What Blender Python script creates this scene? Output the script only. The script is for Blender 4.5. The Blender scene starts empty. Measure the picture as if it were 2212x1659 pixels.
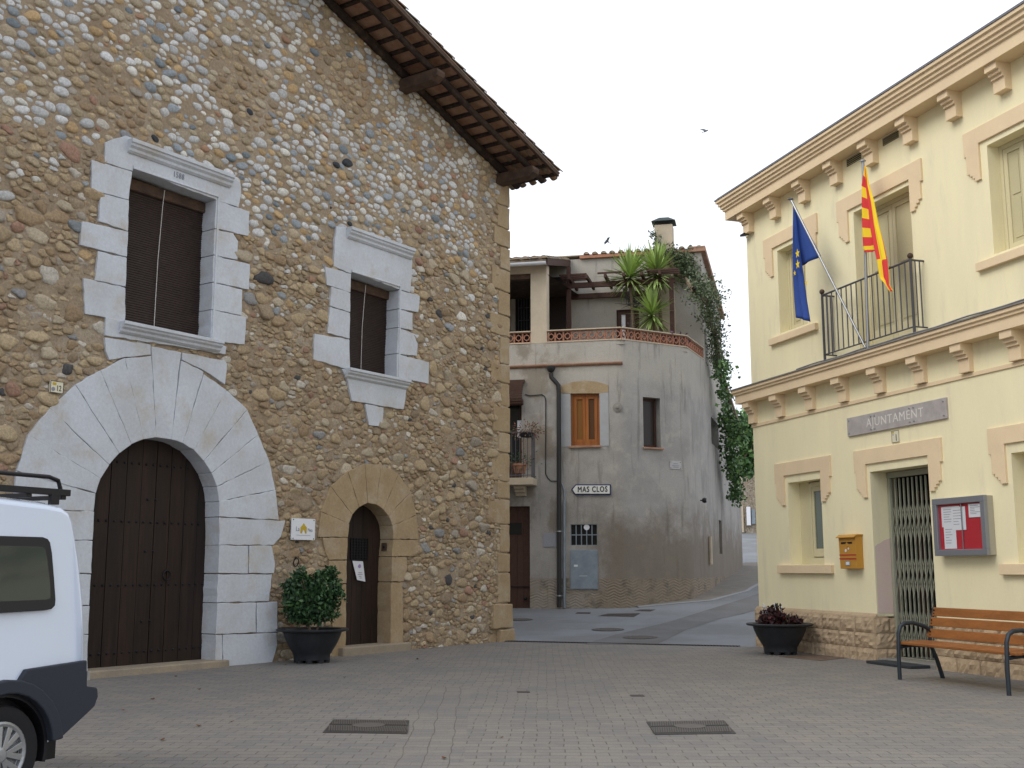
import bpy, bmesh, math, random
import numpy as np
from math import sin, cos, tan, pi, radians, sqrt, atan2, hypot
from mathutils import Vector, Matrix
from mathutils.geometry import tessellate_polygon

random.seed(7)
rng = np.random.default_rng(7)
SC = bpy.context.scene
COL = SC.collection

# ------------------------------------------------------------------ camera
F, CX, CY, H, PT = 2450.0, 1106.0, 829.5, 1.45, radians(9.25)
cam = bpy.data.cameras.new('camera')
cam.sensor_width = 36.0
cam.lens = F / 2212 * 36
cam.clip_end = 2000
cam.clip_start = 0.05
camo = bpy.data.objects.new('camera', cam)
COL.objects.link(camo)
camo.location = (0, 0, H)
camo.rotation_euler = (radians(90) + PT, 0, 0)
SC.camera = camo

# ------------------------------------------------------------------ sky
W = bpy.data.worlds.new('World')
SC.world = W
W.use_nodes = True
nt = W.node_tree
nt.nodes.clear()
SUN_EL, SUN_AZ = radians(44), radians(246)      # azimuth clockwise from +Y
wo = nt.nodes.new('ShaderNodeOutputWorld')
bg1 = nt.nodes.new('ShaderNodeBackground')
bg2 = nt.nodes.new('ShaderNodeBackground')
mx = nt.nodes.new('ShaderNodeMixShader')
sky = nt.nodes.new('ShaderNodeTexSky')
sky.sky_type = 'NISHITA'
sky.sun_disc = False
sky.sun_elevation = SUN_EL
sky.sun_rotation = SUN_AZ
nt.links.new(sky.outputs[0], bg1.inputs[0])
bg1.inputs[1].default_value = 0.1
tc = nt.nodes.new('ShaderNodeTexCoord')
ns = nt.nodes.new('ShaderNodeTexNoise')
ns.inputs['Scale'].default_value = 2.2
ns.inputs['Detail'].default_value = 5
mp = nt.nodes.new('ShaderNodeMapping')
mp.inputs['Scale'].default_value = (1, 1, 2.5)
nt.links.new(tc.outputs['Generated'], mp.inputs[0])
nt.links.new(mp.outputs[0], ns.inputs[0])
cr = nt.nodes.new('ShaderNodeValToRGB')
cr.color_ramp.elements[0].position = 0.35
cr.color_ramp.elements[0].color = (0.80, 0.86, 0.98, 1)
cr.color_ramp.elements[1].position = 0.5
cr.color_ramp.elements[1].color = (1.0, 1.04, 1.12, 1)
nt.links.new(ns.outputs[0], cr.inputs[0])
nt.links.new(cr.outputs[0], bg2.inputs[0])
bg2.inputs[1].default_value = 1.08
mx.inputs[0].default_value = 0.93
nt.links.new(bg1.outputs[0], mx.inputs[1])
nt.links.new(bg2.outputs[0], mx.inputs[2])
nt.links.new(mx.outputs[0], wo.inputs[0])

# ------------------------------------------------------------------ veiled sun
sl = bpy.data.lights.new('sun', 'SUN')
sl.energy = 1.5
sl.angle = radians(35)
sl.color = (1.0, 0.95, 0.86)
so = bpy.data.objects.new('sun', sl)
COL.objects.link(so)
sd = Vector((sin(SUN_AZ) * cos(SUN_EL), cos(SUN_AZ) * cos(SUN_EL), sin(SUN_EL)))
so.rotation_euler = sd.to_track_quat('Z', 'Y').to_euler()
so.location = (-20, -20, 40)

SC.view_settings.view_transform = 'Standard'
SC.view_settings.look = 'None'
SC.view_settings.exposure = 0.25
SC.view_settings.gamma = 1.0
SC.render.engine = 'CYCLES'
SC.cycles.max_bounces = 6

# ------------------------------------------------------------------ helpers
def ray(px, py):
    u = (px - CX) / F; v = (CY - py) / F
    return (u, cos(PT) - v * sin(PT), sin(PT) + v * cos(PT))
def gpt(px, py, z=0.0):
    r = ray(px, py); t = (z - H) / r[2]
    return (r[0] * t, r[1] * t)
def at_depth(px, py, Y):
    r = ray(px, py); t = Y / r[1]
    return (r[0] * t, Y, H + r[2] * t)

class Fr:
    """upright wall frame: u along the wall, w out of it, z up"""
    def __init__(s, O, a):
        a = radians(a); s.O = O; s.U = (sin(a), cos(a)); s.N = (cos(a), -sin(a))
    def px(s, px, py, w=0.0):
        r = ray(px, py); ox = s.O[0] + s.N[0] * w; oy = s.O[1] + s.N[1] * w
        t = (ox * s.N[0] + oy * s.N[1]) / (r[0] * s.N[0] + r[1] * s.N[1])
        x, y = r[0] * t, r[1] * t
        return ((x - ox) * s.U[0] + (y - oy) * s.U[1], H + r[2] * t)
    def W(s, u, w, z):
        return (s.O[0] + s.U[0] * u + s.N[0] * w, s.O[1] + s.U[1] * u + s.N[1] * w, z)
    def shift(s, u, w=0.0):
        f = Fr(s.W(u, w, 0)[:2], 0); f.U = s.U; f.N = s.N
        return f
WF = Fr((0, 0), 90)          # world aligned: u = +X, w = -Y

ORG = {}
class MB:
    def __init__(s): s.v = []; s.f = []; s.m = []
    def add(s, vs, fs, m=0):
        o = len(s.v); s.v += [tuple(v) for v in vs]
        s.f += [tuple(i + o for i in f) for f in fs]; s.m += [m] * len(fs)
        return s
    def hexa(s, p, m=0):
        return s.add(p, [(0, 1, 2, 3), (7, 6, 5, 4), (0, 4, 5, 1), (1, 5, 6, 2), (2, 6, 7, 3), (3, 7, 4, 0)], m)
    def box(s, fr, u0, u1, w0, w1, z0, z1, m=0):
        return s.hexa([fr.W(u0, w0, z0), fr.W(u1, w0, z0), fr.W(u1, w1, z0), fr.W(u0, w1, z0),
                       fr.W(u0, w0, z1), fr.W(u1, w0, z1), fr.W(u1, w1, z1), fr.W(u0, w1, z1)], m)
    def prism(s, fr, poly, w0, w1, m=0):
        n = len(poly)
        vs = [fr.W(u, w0, z) for u, z in poly] + [fr.W(u, w1, z) for u, z in poly]
        fs = [tuple(range(n)), tuple(range(2 * n - 1, n - 1, -1))]
        fs += [(i, i + n, (i + 1) % n + n, (i + 1) % n) for i in range(n)]
        return s.add(vs, fs, m)
    def extr(s, fr, prof, u0, u1, m=0):          # profile in (w,z) run along u
        n = len(prof)
        vs = [fr.W(u0, w, z) for w, z in prof] + [fr.W(u1, w, z) for w, z in prof]
        fs = [tuple(range(n)), tuple(range(2 * n - 1, n - 1, -1))]
        fs += [(i, i + n, (i + 1) % n + n, (i + 1) % n) for i in range(n)]
        return s.add(vs, fs, m)
    def vprism(s, poly, z0, z1, m=0):
        n = len(poly)
        vs = [(x, y, z0) for x, y in poly] + [(x, y, z1) for x, y in poly]
        fs = [tuple(range(n)), tuple(range(2 * n - 1, n - 1, -1))]
        fs += [(i, i + n, (i + 1) % n + n, (i + 1) % n) for i in range(n)]
        return s.add(vs, fs, m)
    def tube(s, pts, r, n=8, m=0, cap=True):
        pts = [Vector(p) for p in pts]; k = len(pts)
        rs = r if isinstance(r, (list, tuple)) else [r] * k
        vs = []; up = None
        for i, p in enumerate(pts):
            d = (pts[min(i + 1, k - 1)] - pts[max(i - 1, 0)]).normalized()
            if up is None:
                up = Vector((0, 0, 1)) if abs(d.z) < .9 else Vector((1, 0, 0))
            a = d.cross(up); a = a.normalized() if a.length > 1e-6 else d.orthogonal().normalized()
            b = a.cross(d).normalized(); up = b
            for j in range(n):
                t = 2 * pi * j / n
                vs.append(tuple(p + (a * cos(t) + b * sin(t)) * rs[i]))
        fs = [(i * n + j, i * n + (j + 1) % n, (i + 1) * n + (j + 1) % n, (i + 1) * n + j) for i in range(k - 1) for j in range(n)]
        if cap: fs += [tuple(range(n)), tuple(range(k * n - 1, (k - 1) * n - 1, -1))]
        return s.add(vs, fs, m)
    def lathe(s, c, prof, n=32, m=0, ax=None, a2=None):
        """prof = [(r, h)] about vertical through c (or about axis ax with a2 a perpendicular)"""
        A = Vector(ax) if ax else Vector((0, 0, 1)); X = Vector(a2) if a2 else Vector((1, 0, 0)); Y = A.cross(X)
        C = Vector(c); vs = []; k = len(prof)
        for r, h in prof:
            for j in range(n):
                t = 2 * pi * j / n
                vs.append(tuple(C + A * h + (X * cos(t) + Y * sin(t)) * max(r, 1e-4)))
        fs = [(i * n + j, i * n + (j + 1) % n, (i + 1) * n + (j + 1) % n, (i + 1) * n + j) for i in range(k - 1) for j in range(n)]
        fs += [tuple(range(n)), tuple(range(k * n - 1, (k - 1) * n - 1, -1))]
        return s.add(vs, fs, m)
    def ball(s, c, r, n=12, m=0):
        return s.lathe(c, [(r * sin(pi * i / 8), -r * cos(pi * i / 8)) for i in range(9)], n, m)
    def holes(s, fr, outer, holes, w, depth, m=0, mr=None):
        """flat wall face with holes, reveals running back by depth"""
        loops = [outer] + holes
        flat = [p for l in loops for p in l]
        tris = tessellate_polygon([[Vector((u, z, 0)) for u, z in l] for l in loops])
        s.add([fr.W(u, w, z) for u, z in flat], [tuple(t) for t in tris], m)
        for h in holes:
            n = len(h)
            s.add([fr.W(u, w, z) for u, z in h] + [fr.W(u, w - depth, z) for u, z in h],
                  [(i, (i + 1) % n, (i + 1) % n + n, i + n) for i in range(n)], m if mr is None else mr)
        return s
    def build(s, name, mats, parent=None, smooth=False, bevel=0.0, loc=None, recalc=True, solid=0.0):
        if not isinstance(mats, (list, tuple)): mats = [mats]
        if parent is not None: org = ORG[parent.name]
        elif loc is not None: org = Vector(loc)
        else:
            a = np.array(s.v); org = Vector(((a[:, 0].min() + a[:, 0].max()) / 2, (a[:, 1].min() + a[:, 1].max()) / 2, a[:, 2].min()))
        me = bpy.data.meshes.new(name)
        me.from_pydata([(v[0] - org[0], v[1] - org[1], v[2] - org[2]) for v in s.v], [], s.f)
        for mt in mats: me.materials.append(mt)
        me.polygons.foreach_set('material_index', s.m)
        if recalc:
            b = bmesh.new(); b.from_mesh(me); bmesh.ops.recalc_face_normals(b, faces=b.faces); b.to_mesh(me); b.free()
        if smooth:
            me.polygons.foreach_set('use_smooth', [True] * len(me.polygons))
        me.update()
        return link(name, me, parent, org, bevel, smooth)

def link(name, me, parent, org, bevel=0.0, smooth=False):
    o = bpy.data.objects.new(name, me); COL.objects.link(o)
    if parent is not None: o.parent = parent
    else: o.location = org
    ORG[o.name] = Vector(org)
    if bevel:
        md = o.modifiers.new('bevel', 'BEVEL'); md.width = bevel; md.segments = 2; md.limit_method = 'ANGLE'; md.angle_limit = radians(40)
    if smooth:
        try: me.set_sharp_from_angle(angle=radians(45))
        except Exception: pass
    return o

def mesh_np(name, V, quads, tris, mats, parent=None, loc=None, cols=None, smooth=True, midx=None):
    org = ORG[parent.name] if parent is not None else Vector(loc)
    me = bpy.data.meshes.new(name)
    V = V - np.array(org)[None, :]
    nq, ntv = len(quads), len(tris)
    me.vertices.add(len(V)); me.vertices.foreach_set('co', V.astype(np.float32).ravel())
    li = np.concatenate([np.asarray(quads).ravel(), np.asarray(tris).ravel()]).astype(np.int32)
    me.loops.add(len(li)); me.loops.foreach_set('vertex_index', li)
    me.polygons.add(nq + ntv)
    st = np.concatenate([np.arange(nq) * 4, nq * 4 + np.arange(ntv) * 3]).astype(np.int32)
    me.polygons.foreach_set('loop_start', st)
    if midx is not None: me.polygons.foreach_set('material_index', midx.astype(np.int32))
    me.update(calc_edges=True)
    me.validate()
    for mt in (mats if isinstance(mats, (list, tuple)) else [mats]): me.materials.append(mt)
    if smooth: me.polygons.foreach_set('use_smooth', [True] * len(me.polygons))
    if cols is not None:
        at = me.color_attributes.new('Col', 'FLOAT_COLOR', 'POINT')
        c = np.concatenate([cols, np.ones((len(cols), 1))], 1).astype(np.float32)
        at.data.foreach_set('color', c.ravel())
    return link(name, me, parent, org)

def thing(name, label, cat, loc, group=None):
    o = bpy.data.objects.new(name, None); COL.objects.link(o); o.location = loc
    o.empty_display_size = .3
    ORG[o.name] = Vector(loc)
    return tag(o, label, cat, group)
def tag(o, label, cat, group=None):
    o['label'] = label; o['category'] = cat
    if group: o['group'] = group
    return o
def struct(o, label=None, kind='structure'):
    o['kind'] = kind
    if label: o['label'] = label
    return o
def copy_tree(root, delta):
    """copy a thing and its parts (and sub-parts), moved by delta"""
    c = root.copy(); COL.objects.link(c); c.location = root.location + Vector(delta)
    ORG[c.name] = ORG[root.name] + Vector(delta)
    for ch in list(root.children):
        d = ch.copy(); COL.objects.link(d); d.parent = c
        for g in list(ch.children):
            e = g.copy(); COL.objects.link(e); e.parent = d
    return c
def part_copy(o, delta):
    c = o.copy(); COL.objects.link(c); c.parent = o.parent; c.location = o.location + Vector(delta)
    ORG[c.name] = ORG[o.name]
    return c
def text_mesh(body, fr, u, z, w, size, depth=0.004, font=None, sx=1.0, spacing=1.0, align='CENTER', mirror=False):
    """letters as verts/faces standing on frame fr, centred at (u,z)"""
    cu = bpy.data.curves.new('t', 'FONT'); cu.body = body; cu.size = size; cu.extrude = depth / 2
    cu.align_x = align; cu.align_y = 'CENTER'; cu.space_character = spacing; cu.resolution_u = 3
    o = bpy.data.objects.new('t', cu); COL.objects.link(o)
    bpy.context.view_layer.update()
    me = bpy.data.meshes.new_from_object(o.evaluated_get(bpy.context.evaluated_depsgraph_get()))
    vs = [fr.W(u + v.co.x * sx, w + v.co.z, z + v.co.y) for v in me.vertices]
    fs = [tuple(p.vertices) for p in me.polygons]
    bpy.data.objects.remove(o); bpy.data.curves.remove(cu); bpy.data.meshes.remove(me)
    return vs, fs
def rough_poly(poly, step=.12, amp=.007, seed=0, shrink=.0028):
    r = random.Random(seed)
    cu = sum(p[0] for p in poly) / len(poly); cz = sum(p[1] for p in poly) / len(poly)
    out = []
    for i, p in enumerate(poly):
        q = poly[(i + 1) % len(poly)]; L = hypot(q[0] - p[0], q[1] - p[1]); n = max(1, int(L / step))
        for k in range(n):
            t = k / n; a = amp if k else amp * .4
            u = p[0] + (q[0] - p[0]) * t + r.uniform(-a, a); z = p[1] + (q[1] - p[1]) * t + r.uniform(-a, a)
            d = hypot(u - cu, z - cz) or 1
            out.append((u - (u - cu) / d * shrink, z - (z - cz) / d * shrink))
    return out
def arc(cx, cz, r, a0, a1, n):
    return [(cx + r * cos(radians(a0 + (a1 - a0) * i / n)), cz + r * sin(radians(a0 + (a1 - a0) * i / n))) for i in range(n + 1)]
def inside(pts, poly):
    x, y = pts[:, 0], pts[:, 1]; r = np.zeros(len(pts), bool); n = len(poly)
    for i in range(n):
        x0, y0 = poly[i]; x1, y1 = poly[(i + 1) % n]
        if y0 == y1: continue
        c = ((y0 > y) != (y1 > y)) & (x < (x1 - x0) * (y - y0) / (y1 - y0) + x0)
        r ^= c
    return r

# ------------------------------------------------------------------ materials
def N(nt, t, **k):
    n = nt.nodes.new(t)
    for a, v in k.items():
        if a in n.inputs: n.inputs[a].default_value = v
        else: setattr(n, a, v)
    return n
def mat(name, col, rough=.85, col2=None, scale=3.0, lo=.35, hi=.65, col3=None, scale3=.6, lo3=.5, hi3=.75, var=.12, vscale=40,
        bump=.25, bscale=60, bdist=.01, metal=0.0, attr=False, spec=.3, stretch=(1, 1, 1), bump2=0, b2scale=8, coat=0, trans=0, grain=None):
    m = bpy.data.materials.new(name); m.use_nodes = True; nt = m.node_tree; L = nt.links
    b = nt.nodes['Principled BSDF']
    b.inputs['Roughness'].default_value = rough; b.inputs['Metallic'].default_value = metal
    b.inputs['Specular IOR Level'].default_value = spec
    if coat: b.inputs['Coat Weight'].default_value = coat; b.inputs['Coat Roughness'].default_value = .08
    g = N(nt, 'ShaderNodeNewGeometry')
    mpg = N(nt, 'ShaderNodeMapping'); mpg.inputs['Scale'].default_value = stretch
    L.new(g.outputs['Position'], mpg.inputs[0]); P = mpg.outputs[0]
    if attr:
        a = N(nt, 'ShaderNodeAttribute'); a.attribute_name = 'Col'; cur = a.outputs['Color']
    else:
        rgb = N(nt, 'ShaderNodeRGB'); rgb.outputs[0].default_value = (*col, 1); cur = rgb.outputs[0]
    def mixin(c, sc, l, h, detail=6):
        nonlocal cur
        n = N(nt, 'ShaderNodeTexNoise', Scale=sc, Detail=detail, Roughness=.6); L.new(P, n.inputs['Vector'])
        r = N(nt, 'ShaderNodeMapRange'); r.inputs[1].default_value = l; r.inputs[2].default_value = h
        L.new(n.outputs[0], r.inputs[0])
        x = N(nt, 'ShaderNodeMix', data_type='RGBA'); L.new(r.outputs[0], x.inputs[0]); L.new(cur, x.inputs[6]); x.inputs[7].default_value = (*c, 1)
        cur = x.outputs[2]
    if col2: mixin(col2, scale, lo, hi)
    if col3: mixin(col3, scale3, lo3, hi3)
    if var:
        n = N(nt, 'ShaderNodeTexNoise', Scale=vscale, Detail=5, Roughness=.7); L.new(P, n.inputs['Vector'])
        r = N(nt, 'ShaderNodeMapRange'); r.inputs[1].default_value = .3; r.inputs[2].default_value = .7
        r.inputs[3].default_value = 1 - var; r.inputs[4].default_value = 1 + var
        L.new(n.outputs[0], r.inputs[0])
        v = N(nt, 'ShaderNodeVectorMath', operation='SCALE'); L.new(cur, v.inputs[0]); L.new(r.outputs[0], v.inputs[3]); cur = v.outputs[0]
    L.new(cur, b.inputs['Base Color'])
    if bump:
        n = N(nt, 'ShaderNodeTexNoise', Scale=bscale, Detail=6, Roughness=.65); L.new(P, n.inputs['Vector'])
        hgt = n.outputs[0]
        if bump2:
            n2 = N(nt, 'ShaderNodeTexNoise', Scale=b2scale, Detail=3); L.new(P, n2.inputs['Vector'])
            ma = N(nt, 'ShaderNodeMath', operation='MULTIPLY_ADD'); L.new(n2.outputs[0], ma.inputs[0]); ma.inputs[1].default_value = bump2; L.new(hgt, ma.inputs[2]); hgt = ma.outputs[0]
        bp = N(nt, 'ShaderNodeBump', Strength=bump, Distance=bdist); L.new(hgt, bp.inputs['Height']); L.new(bp.outputs[0], b.inputs['Normal'])
    return m
def glassy(name, col, rough=.04, spec=.5):
    m = bpy.data.materials.new(name); m.use_nodes = True; b = m.node_tree.nodes['Principled BSDF']
    b.inputs['Base Color'].default_value = (*col, 1); b.inputs['Roughness'].default_value = rough; b.inputs['Specular IOR Level'].default_value = spec
    return m
M = {}
M['pebble'] = mat('river stones', (.3, .25, .2), attr=True, rough=.8, var=.22, vscale=22, bump=.35, bscale=45, bdist=.012)
M['rubble'] = mat('rubble stones', (.3, .25, .2), attr=True, rough=.9, var=.3, vscale=28, bump=.7, bscale=38, bdist=.02)
M['mortar'] = mat('lime mortar', (.355, .28, .195), col2=(.29, .22, .15), scale=2, col3=(.41, .35, .27), scale3=1.1, rough=.95, bump=.8, bscale=30, bdist=.03, var=.2, vscale=25)
M['limestone'] = mat('pale dressed limestone', (.57, .60, .645), col2=(.50, .52, .545), scale=1.4, col3=(.46, .42, .36), scale3=2.2, lo3=.52, hi3=.78, rough=.88, var=.09, vscale=24, bump=.4, bscale=40, bdist=.008)
M['ochrestone'] = mat('ochre sandstone', (.39, .295, .18), col2=(.32, .23, .13), scale=1.6, col3=(.42, .35, .25), scale3=2.2, rough=.9, var=.14, vscale=22, bump=.5, bscale=36, bdist=.015)
M['dooroak'] = mat('dark stained door wood', (.029, .0155, .011), col2=(.014, .009, .0075), scale=6, rough=.6, var=.3, vscale=30, stretch=(1, 1, .06), bump=.3, bscale=40, bdist=.004)
M['iron'] = mat('black iron', (.02, .02, .022), rough=.5, metal=.6, var=.2, bump=.1)
M['blind'] = mat('brown roller slats', (.036, .022, .018), rough=.55, var=.25, vscale=12, bump=0)
M['cord'] = mat('pale cord', (.55, .53, .5), var=0, bump=0)
M['beam'] = mat('dark weathered beam', (.032, .021, .017), col2=(.085, .055, .038), scale=5, lo=.45, hi=.8, rough=.85, var=.3, vscale=20, bump=.5, bscale=25, bdist=.01)
M['beamend'] = mat('brown beam end', (.10, .062, .042), col2=(.05, .032, .024), scale=5, lo=.4, hi=.7, rough=.85, var=.3, vscale=20, bump=.5, bscale=25, bdist=.01)
M['soffit'] = mat('terracotta soffit tile', (.30, .155, .10), col2=(.38, .24, .165), scale=4, rough=.9, var=.18, vscale=10, bump=.2)
M['rooftile2'] = mat('sun bleached clay tile', (.40, .30, .21), col2=(.33, .28, .21), scale=3, lo=.4, hi=.6, col3=(.16, .14, .11), scale3=6, lo3=.55, hi3=.7, rough=.95, var=.2, vscale=20, bump=.5, bscale=40)
M['rooftile'] = mat('old clay roof tile', (.27, .17, .11), col2=(.20, .17, .13), scale=3, lo=.4, hi=.6, col3=(.10, .085, .07), scale3=5, lo3=.55, hi3=.7, rough=.95, var=.25, vscale=20, bump=.5, bscale=40)
M['yplaster'] = mat('cream yellow render', (.86, .785, .52), col2=(.82, .745, .50), scale=1.3, col3=(.71, .645, .46), scale3=1.5, lo3=.55, hi3=.8, stretch=(2.2, 2.2, .5), rough=.92, var=.035, vscale=50, bump=.18, bscale=90, bdist=.006)
M['ytrim'] = mat('peach render trim', (.79, .625, .41), col2=(.73, .575, .38), scale=2, rough=.9, var=.04, vscale=50, bump=.18, bscale=80, bdist=.005)
M['ygap'] = mat('cream painted joinery', (.62, .56, .36), rough=.55, var=.05, bump=.08)
M['shutter'] = mat('cream shutter panel', (.52, .47, .29), rough=.6, var=.05, bump=.1)
M['splitstone'] = mat('split face sandstone', (.50, .38, .25), col2=(.42, .31, .20), scale=2.5, col3=(.34, .23, .16), scale3=4, lo3=.62, hi3=.8, rough=.92, var=.10, vscale=18, bump=.6, bscale=14, bdist=.03, bump2=.8, b2scale=5)
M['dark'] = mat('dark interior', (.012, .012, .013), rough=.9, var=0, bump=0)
M['gate'] = mat('grey painted steel lattice', (.34, .345, .27), rough=.5, metal=.2, var=.1, bump=.05)
M['slate'] = mat('grey lead flashing', (.17, .17, .19), rough=.7, var=.1, bump=.1)
M['steel'] = mat('brushed aluminium', (.38, .39, .41), rough=.38, metal=.8, var=.05, bump=.03)
M['railing'] = mat('grey iron railing', (.10, .10, .115), rough=.55, metal=.4, var=.1, bump=.05)
M['pipe'] = mat('dark downpipe', (.03, .028, .028), rough=.5, var=.15, bump=.05)
M['galv'] = mat('galvanised steel', (.27, .32, .36), col2=(.22, .26, .30), scale=4, rough=.5, metal=.35, var=.08, vscale=15, bump=.05)
M['terracotta'] = mat('orange terracotta', (.44, .20, .12), col2=(.36, .18, .12), scale=8, rough=.85, var=.15, vscale=15, bump=.2)
M['winwood'] = mat('varnished pine', (.36, .13, .03), col2=(.27, .085, .02), scale=6, rough=.35, var=.15, vscale=25, stretch=(1, 1, .1), bump=.08, coat=.2)
M['brownwood'] = mat('dark brown timber', (.07, .035, .025), rough=.7, var=.25, vscale=20, bump=.3)
M['benchwood'] = mat('oiled bench slat', (.30, .115, .032), col2=(.22, .085, .025), scale=5, rough=.5, var=.15, vscale=30, stretch=(.4, .4, 2), bump=.1)
M['benchiron'] = mat('blue grey cast iron', (.035, .045, .055), rough=.5, metal=.3, var=.1, bump=.05)
M['planter'] = mat('black plastic planter', (.018, .020, .024), col2=(.028, .030, .034), scale=5, rough=.55, var=.1, bump=.1)
M['soil'] = mat('bark mulch', (.09, .055, .035), col2=(.17, .12, .08), scale=35, lo=.5, hi=.6, rough=1, bump=1, bscale=60, bdist=.03)
M['leaf'] = mat('shrub leaf', (.04, .09, .03), attr=True, rough=.5, var=.15, bump=0, spec=.4)
M['stem'] = mat('bark', (.16, .12, .08), rough=.9, var=.2, bump=.3)
M['white'] = mat('white enamel', (.72, .74, .78), rough=.35, var=.02, bump=0)
M['paper'] = mat('white paper', (.68, .70, .74), rough=.8, var=.02, bump=0)
M['ink'] = mat('black ink', (.02, .02, .025), rough=.6, var=0, bump=0)
M['greyink'] = mat('grey ink', (.25, .26, .3), rough=.6, var=0, bump=0)
M['navy'] = mat('navy border', (.02, .03, .09), rough=.5, var=0, bump=0)
M['cream'] = mat('cream ceramic', (.70, .66, .50), rough=.4, var=.03, bump=0)
M['gold'] = mat('ochre yellow print', (.50, .36, .03), rough=.6, var=.1, bump=0)
M['marble'] = mat('veined grey marble', (.36, .33, .32), col2=(.44, .405, .39), scale=6, rough=.45, var=.06, bump=.05)
M['letterbox'] = mat('yellow letterbox paint', (.50, .25, .04), rough=.45, var=.04, bump=.03)
M['red'] = mat('red print', (.45, .03, .03), rough=.7, var=.05, bump=0)
M['felt'] = mat('red felt', (.42, .02, .035), rough=.95, var=.08, bump=.1)
M['boardmetal'] = mat('anodised board frame', (.27, .285, .32), rough=.4, metal=.5, var=.03, bump=0)
M['boardside'] = mat('beige board side', (.40, .37, .29), rough=.5, var=.03, bump=0)
M['mat'] = mat('dark door mat', (.035, .04, .045), rough=.9, var=.2, bump=.4)
M['castiron'] = mat('worn cast iron', (.045, .043, .042), col2=(.07, .06, .052), scale=9, rough=.6, metal=.3, var=.2, bump=.3, bscale=80)
M['rust'] = mat('rusty plate', (.12, .075, .055), col2=(.16, .12, .09), scale=7, rough=.8, var=.2, bump=.3)
M['glass'] = glassy('dark window glass', (.02, .022, .024), .03, .5)
M['greenglass'] = glassy('frosted green glass', (.10, .125, .10), .25, .5)
M['brownglass'] = glassy('curtained brown glass', (.10, .045, .02), .15, .5)
M['mirror'] = mat('white pane painted sky bright', (.80, .82, .85), rough=.3, var=0, bump=0, spec=.8)  # sky brightness on the terrace pane is put into this white
M['carpaint'] = glassy('white car paint', (.62, .69, .81), .22, .6)
M['carpaint'].node_tree.nodes['Principled BSDF'].inputs['Coat Weight'].default_value = .6
M['carplastic'] = mat('dark grey bumper plastic', (.028, .033, .045), rough=.6, var=.05, bump=.1, bscale=200)
M['tyre'] = mat('tyre rubber', (.016, .016, .017), rough=.85, var=.1, bump=.1)
M['hub'] = mat('silver wheel cover', (.36, .37, .38), rough=.35, metal=.6, var=.03, bump=0)
M['black'] = mat('satin black', (.012, .012, .015), rough=.4, var=0, bump=0)
M['tail'] = glassy('red lamp glass', (.3, .01, .01), .1, .5)
M['blueflag'] = mat('royal blue flag cloth', (.03, .075, .30), rough=.75, var=.06, vscale=8, bump=0)
M['yellowcloth'] = mat('yellow flag cloth', (.85, .62, .01), rough=.75, var=.04, bump=0)
M['redcloth'] = mat('red flag cloth', (.72, .04, .03), rough=.75, var=.04, bump=0)
M['bird'] = mat('dark plumage', (.10, .11, .13), rough=.8, var=.1, bump=0)
M['concrete'] = mat('worn concrete', (.25, .235, .21), col2=(.19, .175, .155), scale=3, rough=.9, var=.12, vscale=25, bump=.3)
M['copper'] = mat('dark green chimney cowl', (.035, .05, .05), rough=.6, metal=.4, var=.1, bump=.05)
M['paleplaster'] = mat('pale cream render', (.55, .46, .34), col2=(.45, .385, .29), scale=1.5, col3=(.30, .25, .20), scale3=1.2, lo3=.6, hi3=.8, rough=.9, var=.06, bump=.3)

# ------------------------------------------------------------------ terrain
D0 = gpt(1096, 1385.5); D1 = gpt(1617, 1397)
_l = hypot(D1[0] - D0[0], D1[1] - D0[1])
TX = ((D1[0] - D0[0]) / _l, (D1[1] - D0[1]) / _l)       # along the drain
SX = (-TX[1], TX[0])                                     # up the street
def sdist(x, y): return (x - D0[0]) * SX[0] + (y - D0[1]) * SX[1]
def rise(s):
    k = [(0, 0), (7, .32), (9.5, .60), (12, .84), (28, 1.78), (54, 3.95), (60, 4.0), (900, 4.2)]
    if s <= 0: return 0.0
    for (a, za), (b, zb) in zip(k, k[1:]):
        if s <= b: return za + (zb - za) * (s - a) / (b - a)
    return k[-1][1]
def G(x, y):
    s = sdist(x, y)
    return (rise(s - .8) + rise(s) * 2 + rise(s + .8)) / 4 if s > .8 else rise(s)
def st(s, t): return (D0[0] + SX[0] * s + TX[0] * t, D0[1] + SX[1] * s + TX[1] * t)
def sheet(name, ss, ts, dz, m, fn=None):
    vs = []; fs = []
    for i, s in enumerate(ss):
        for j, t in enumerate(ts):
            x, y = st(s, t); vs.append((x, y, G(x, y) + dz))
    n = len(ts)
    for i in range(len(ss) - 1):
        for j in range(n - 1):
            fs.append((i * n + j, i * n + j + 1, (i + 1) * n + j + 1, (i + 1) * n + j))
    mb = MB(); mb.add(vs, fs)
    return struct(mb.build(name, m, loc=(0, 0, 0), recalc=False))

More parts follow.
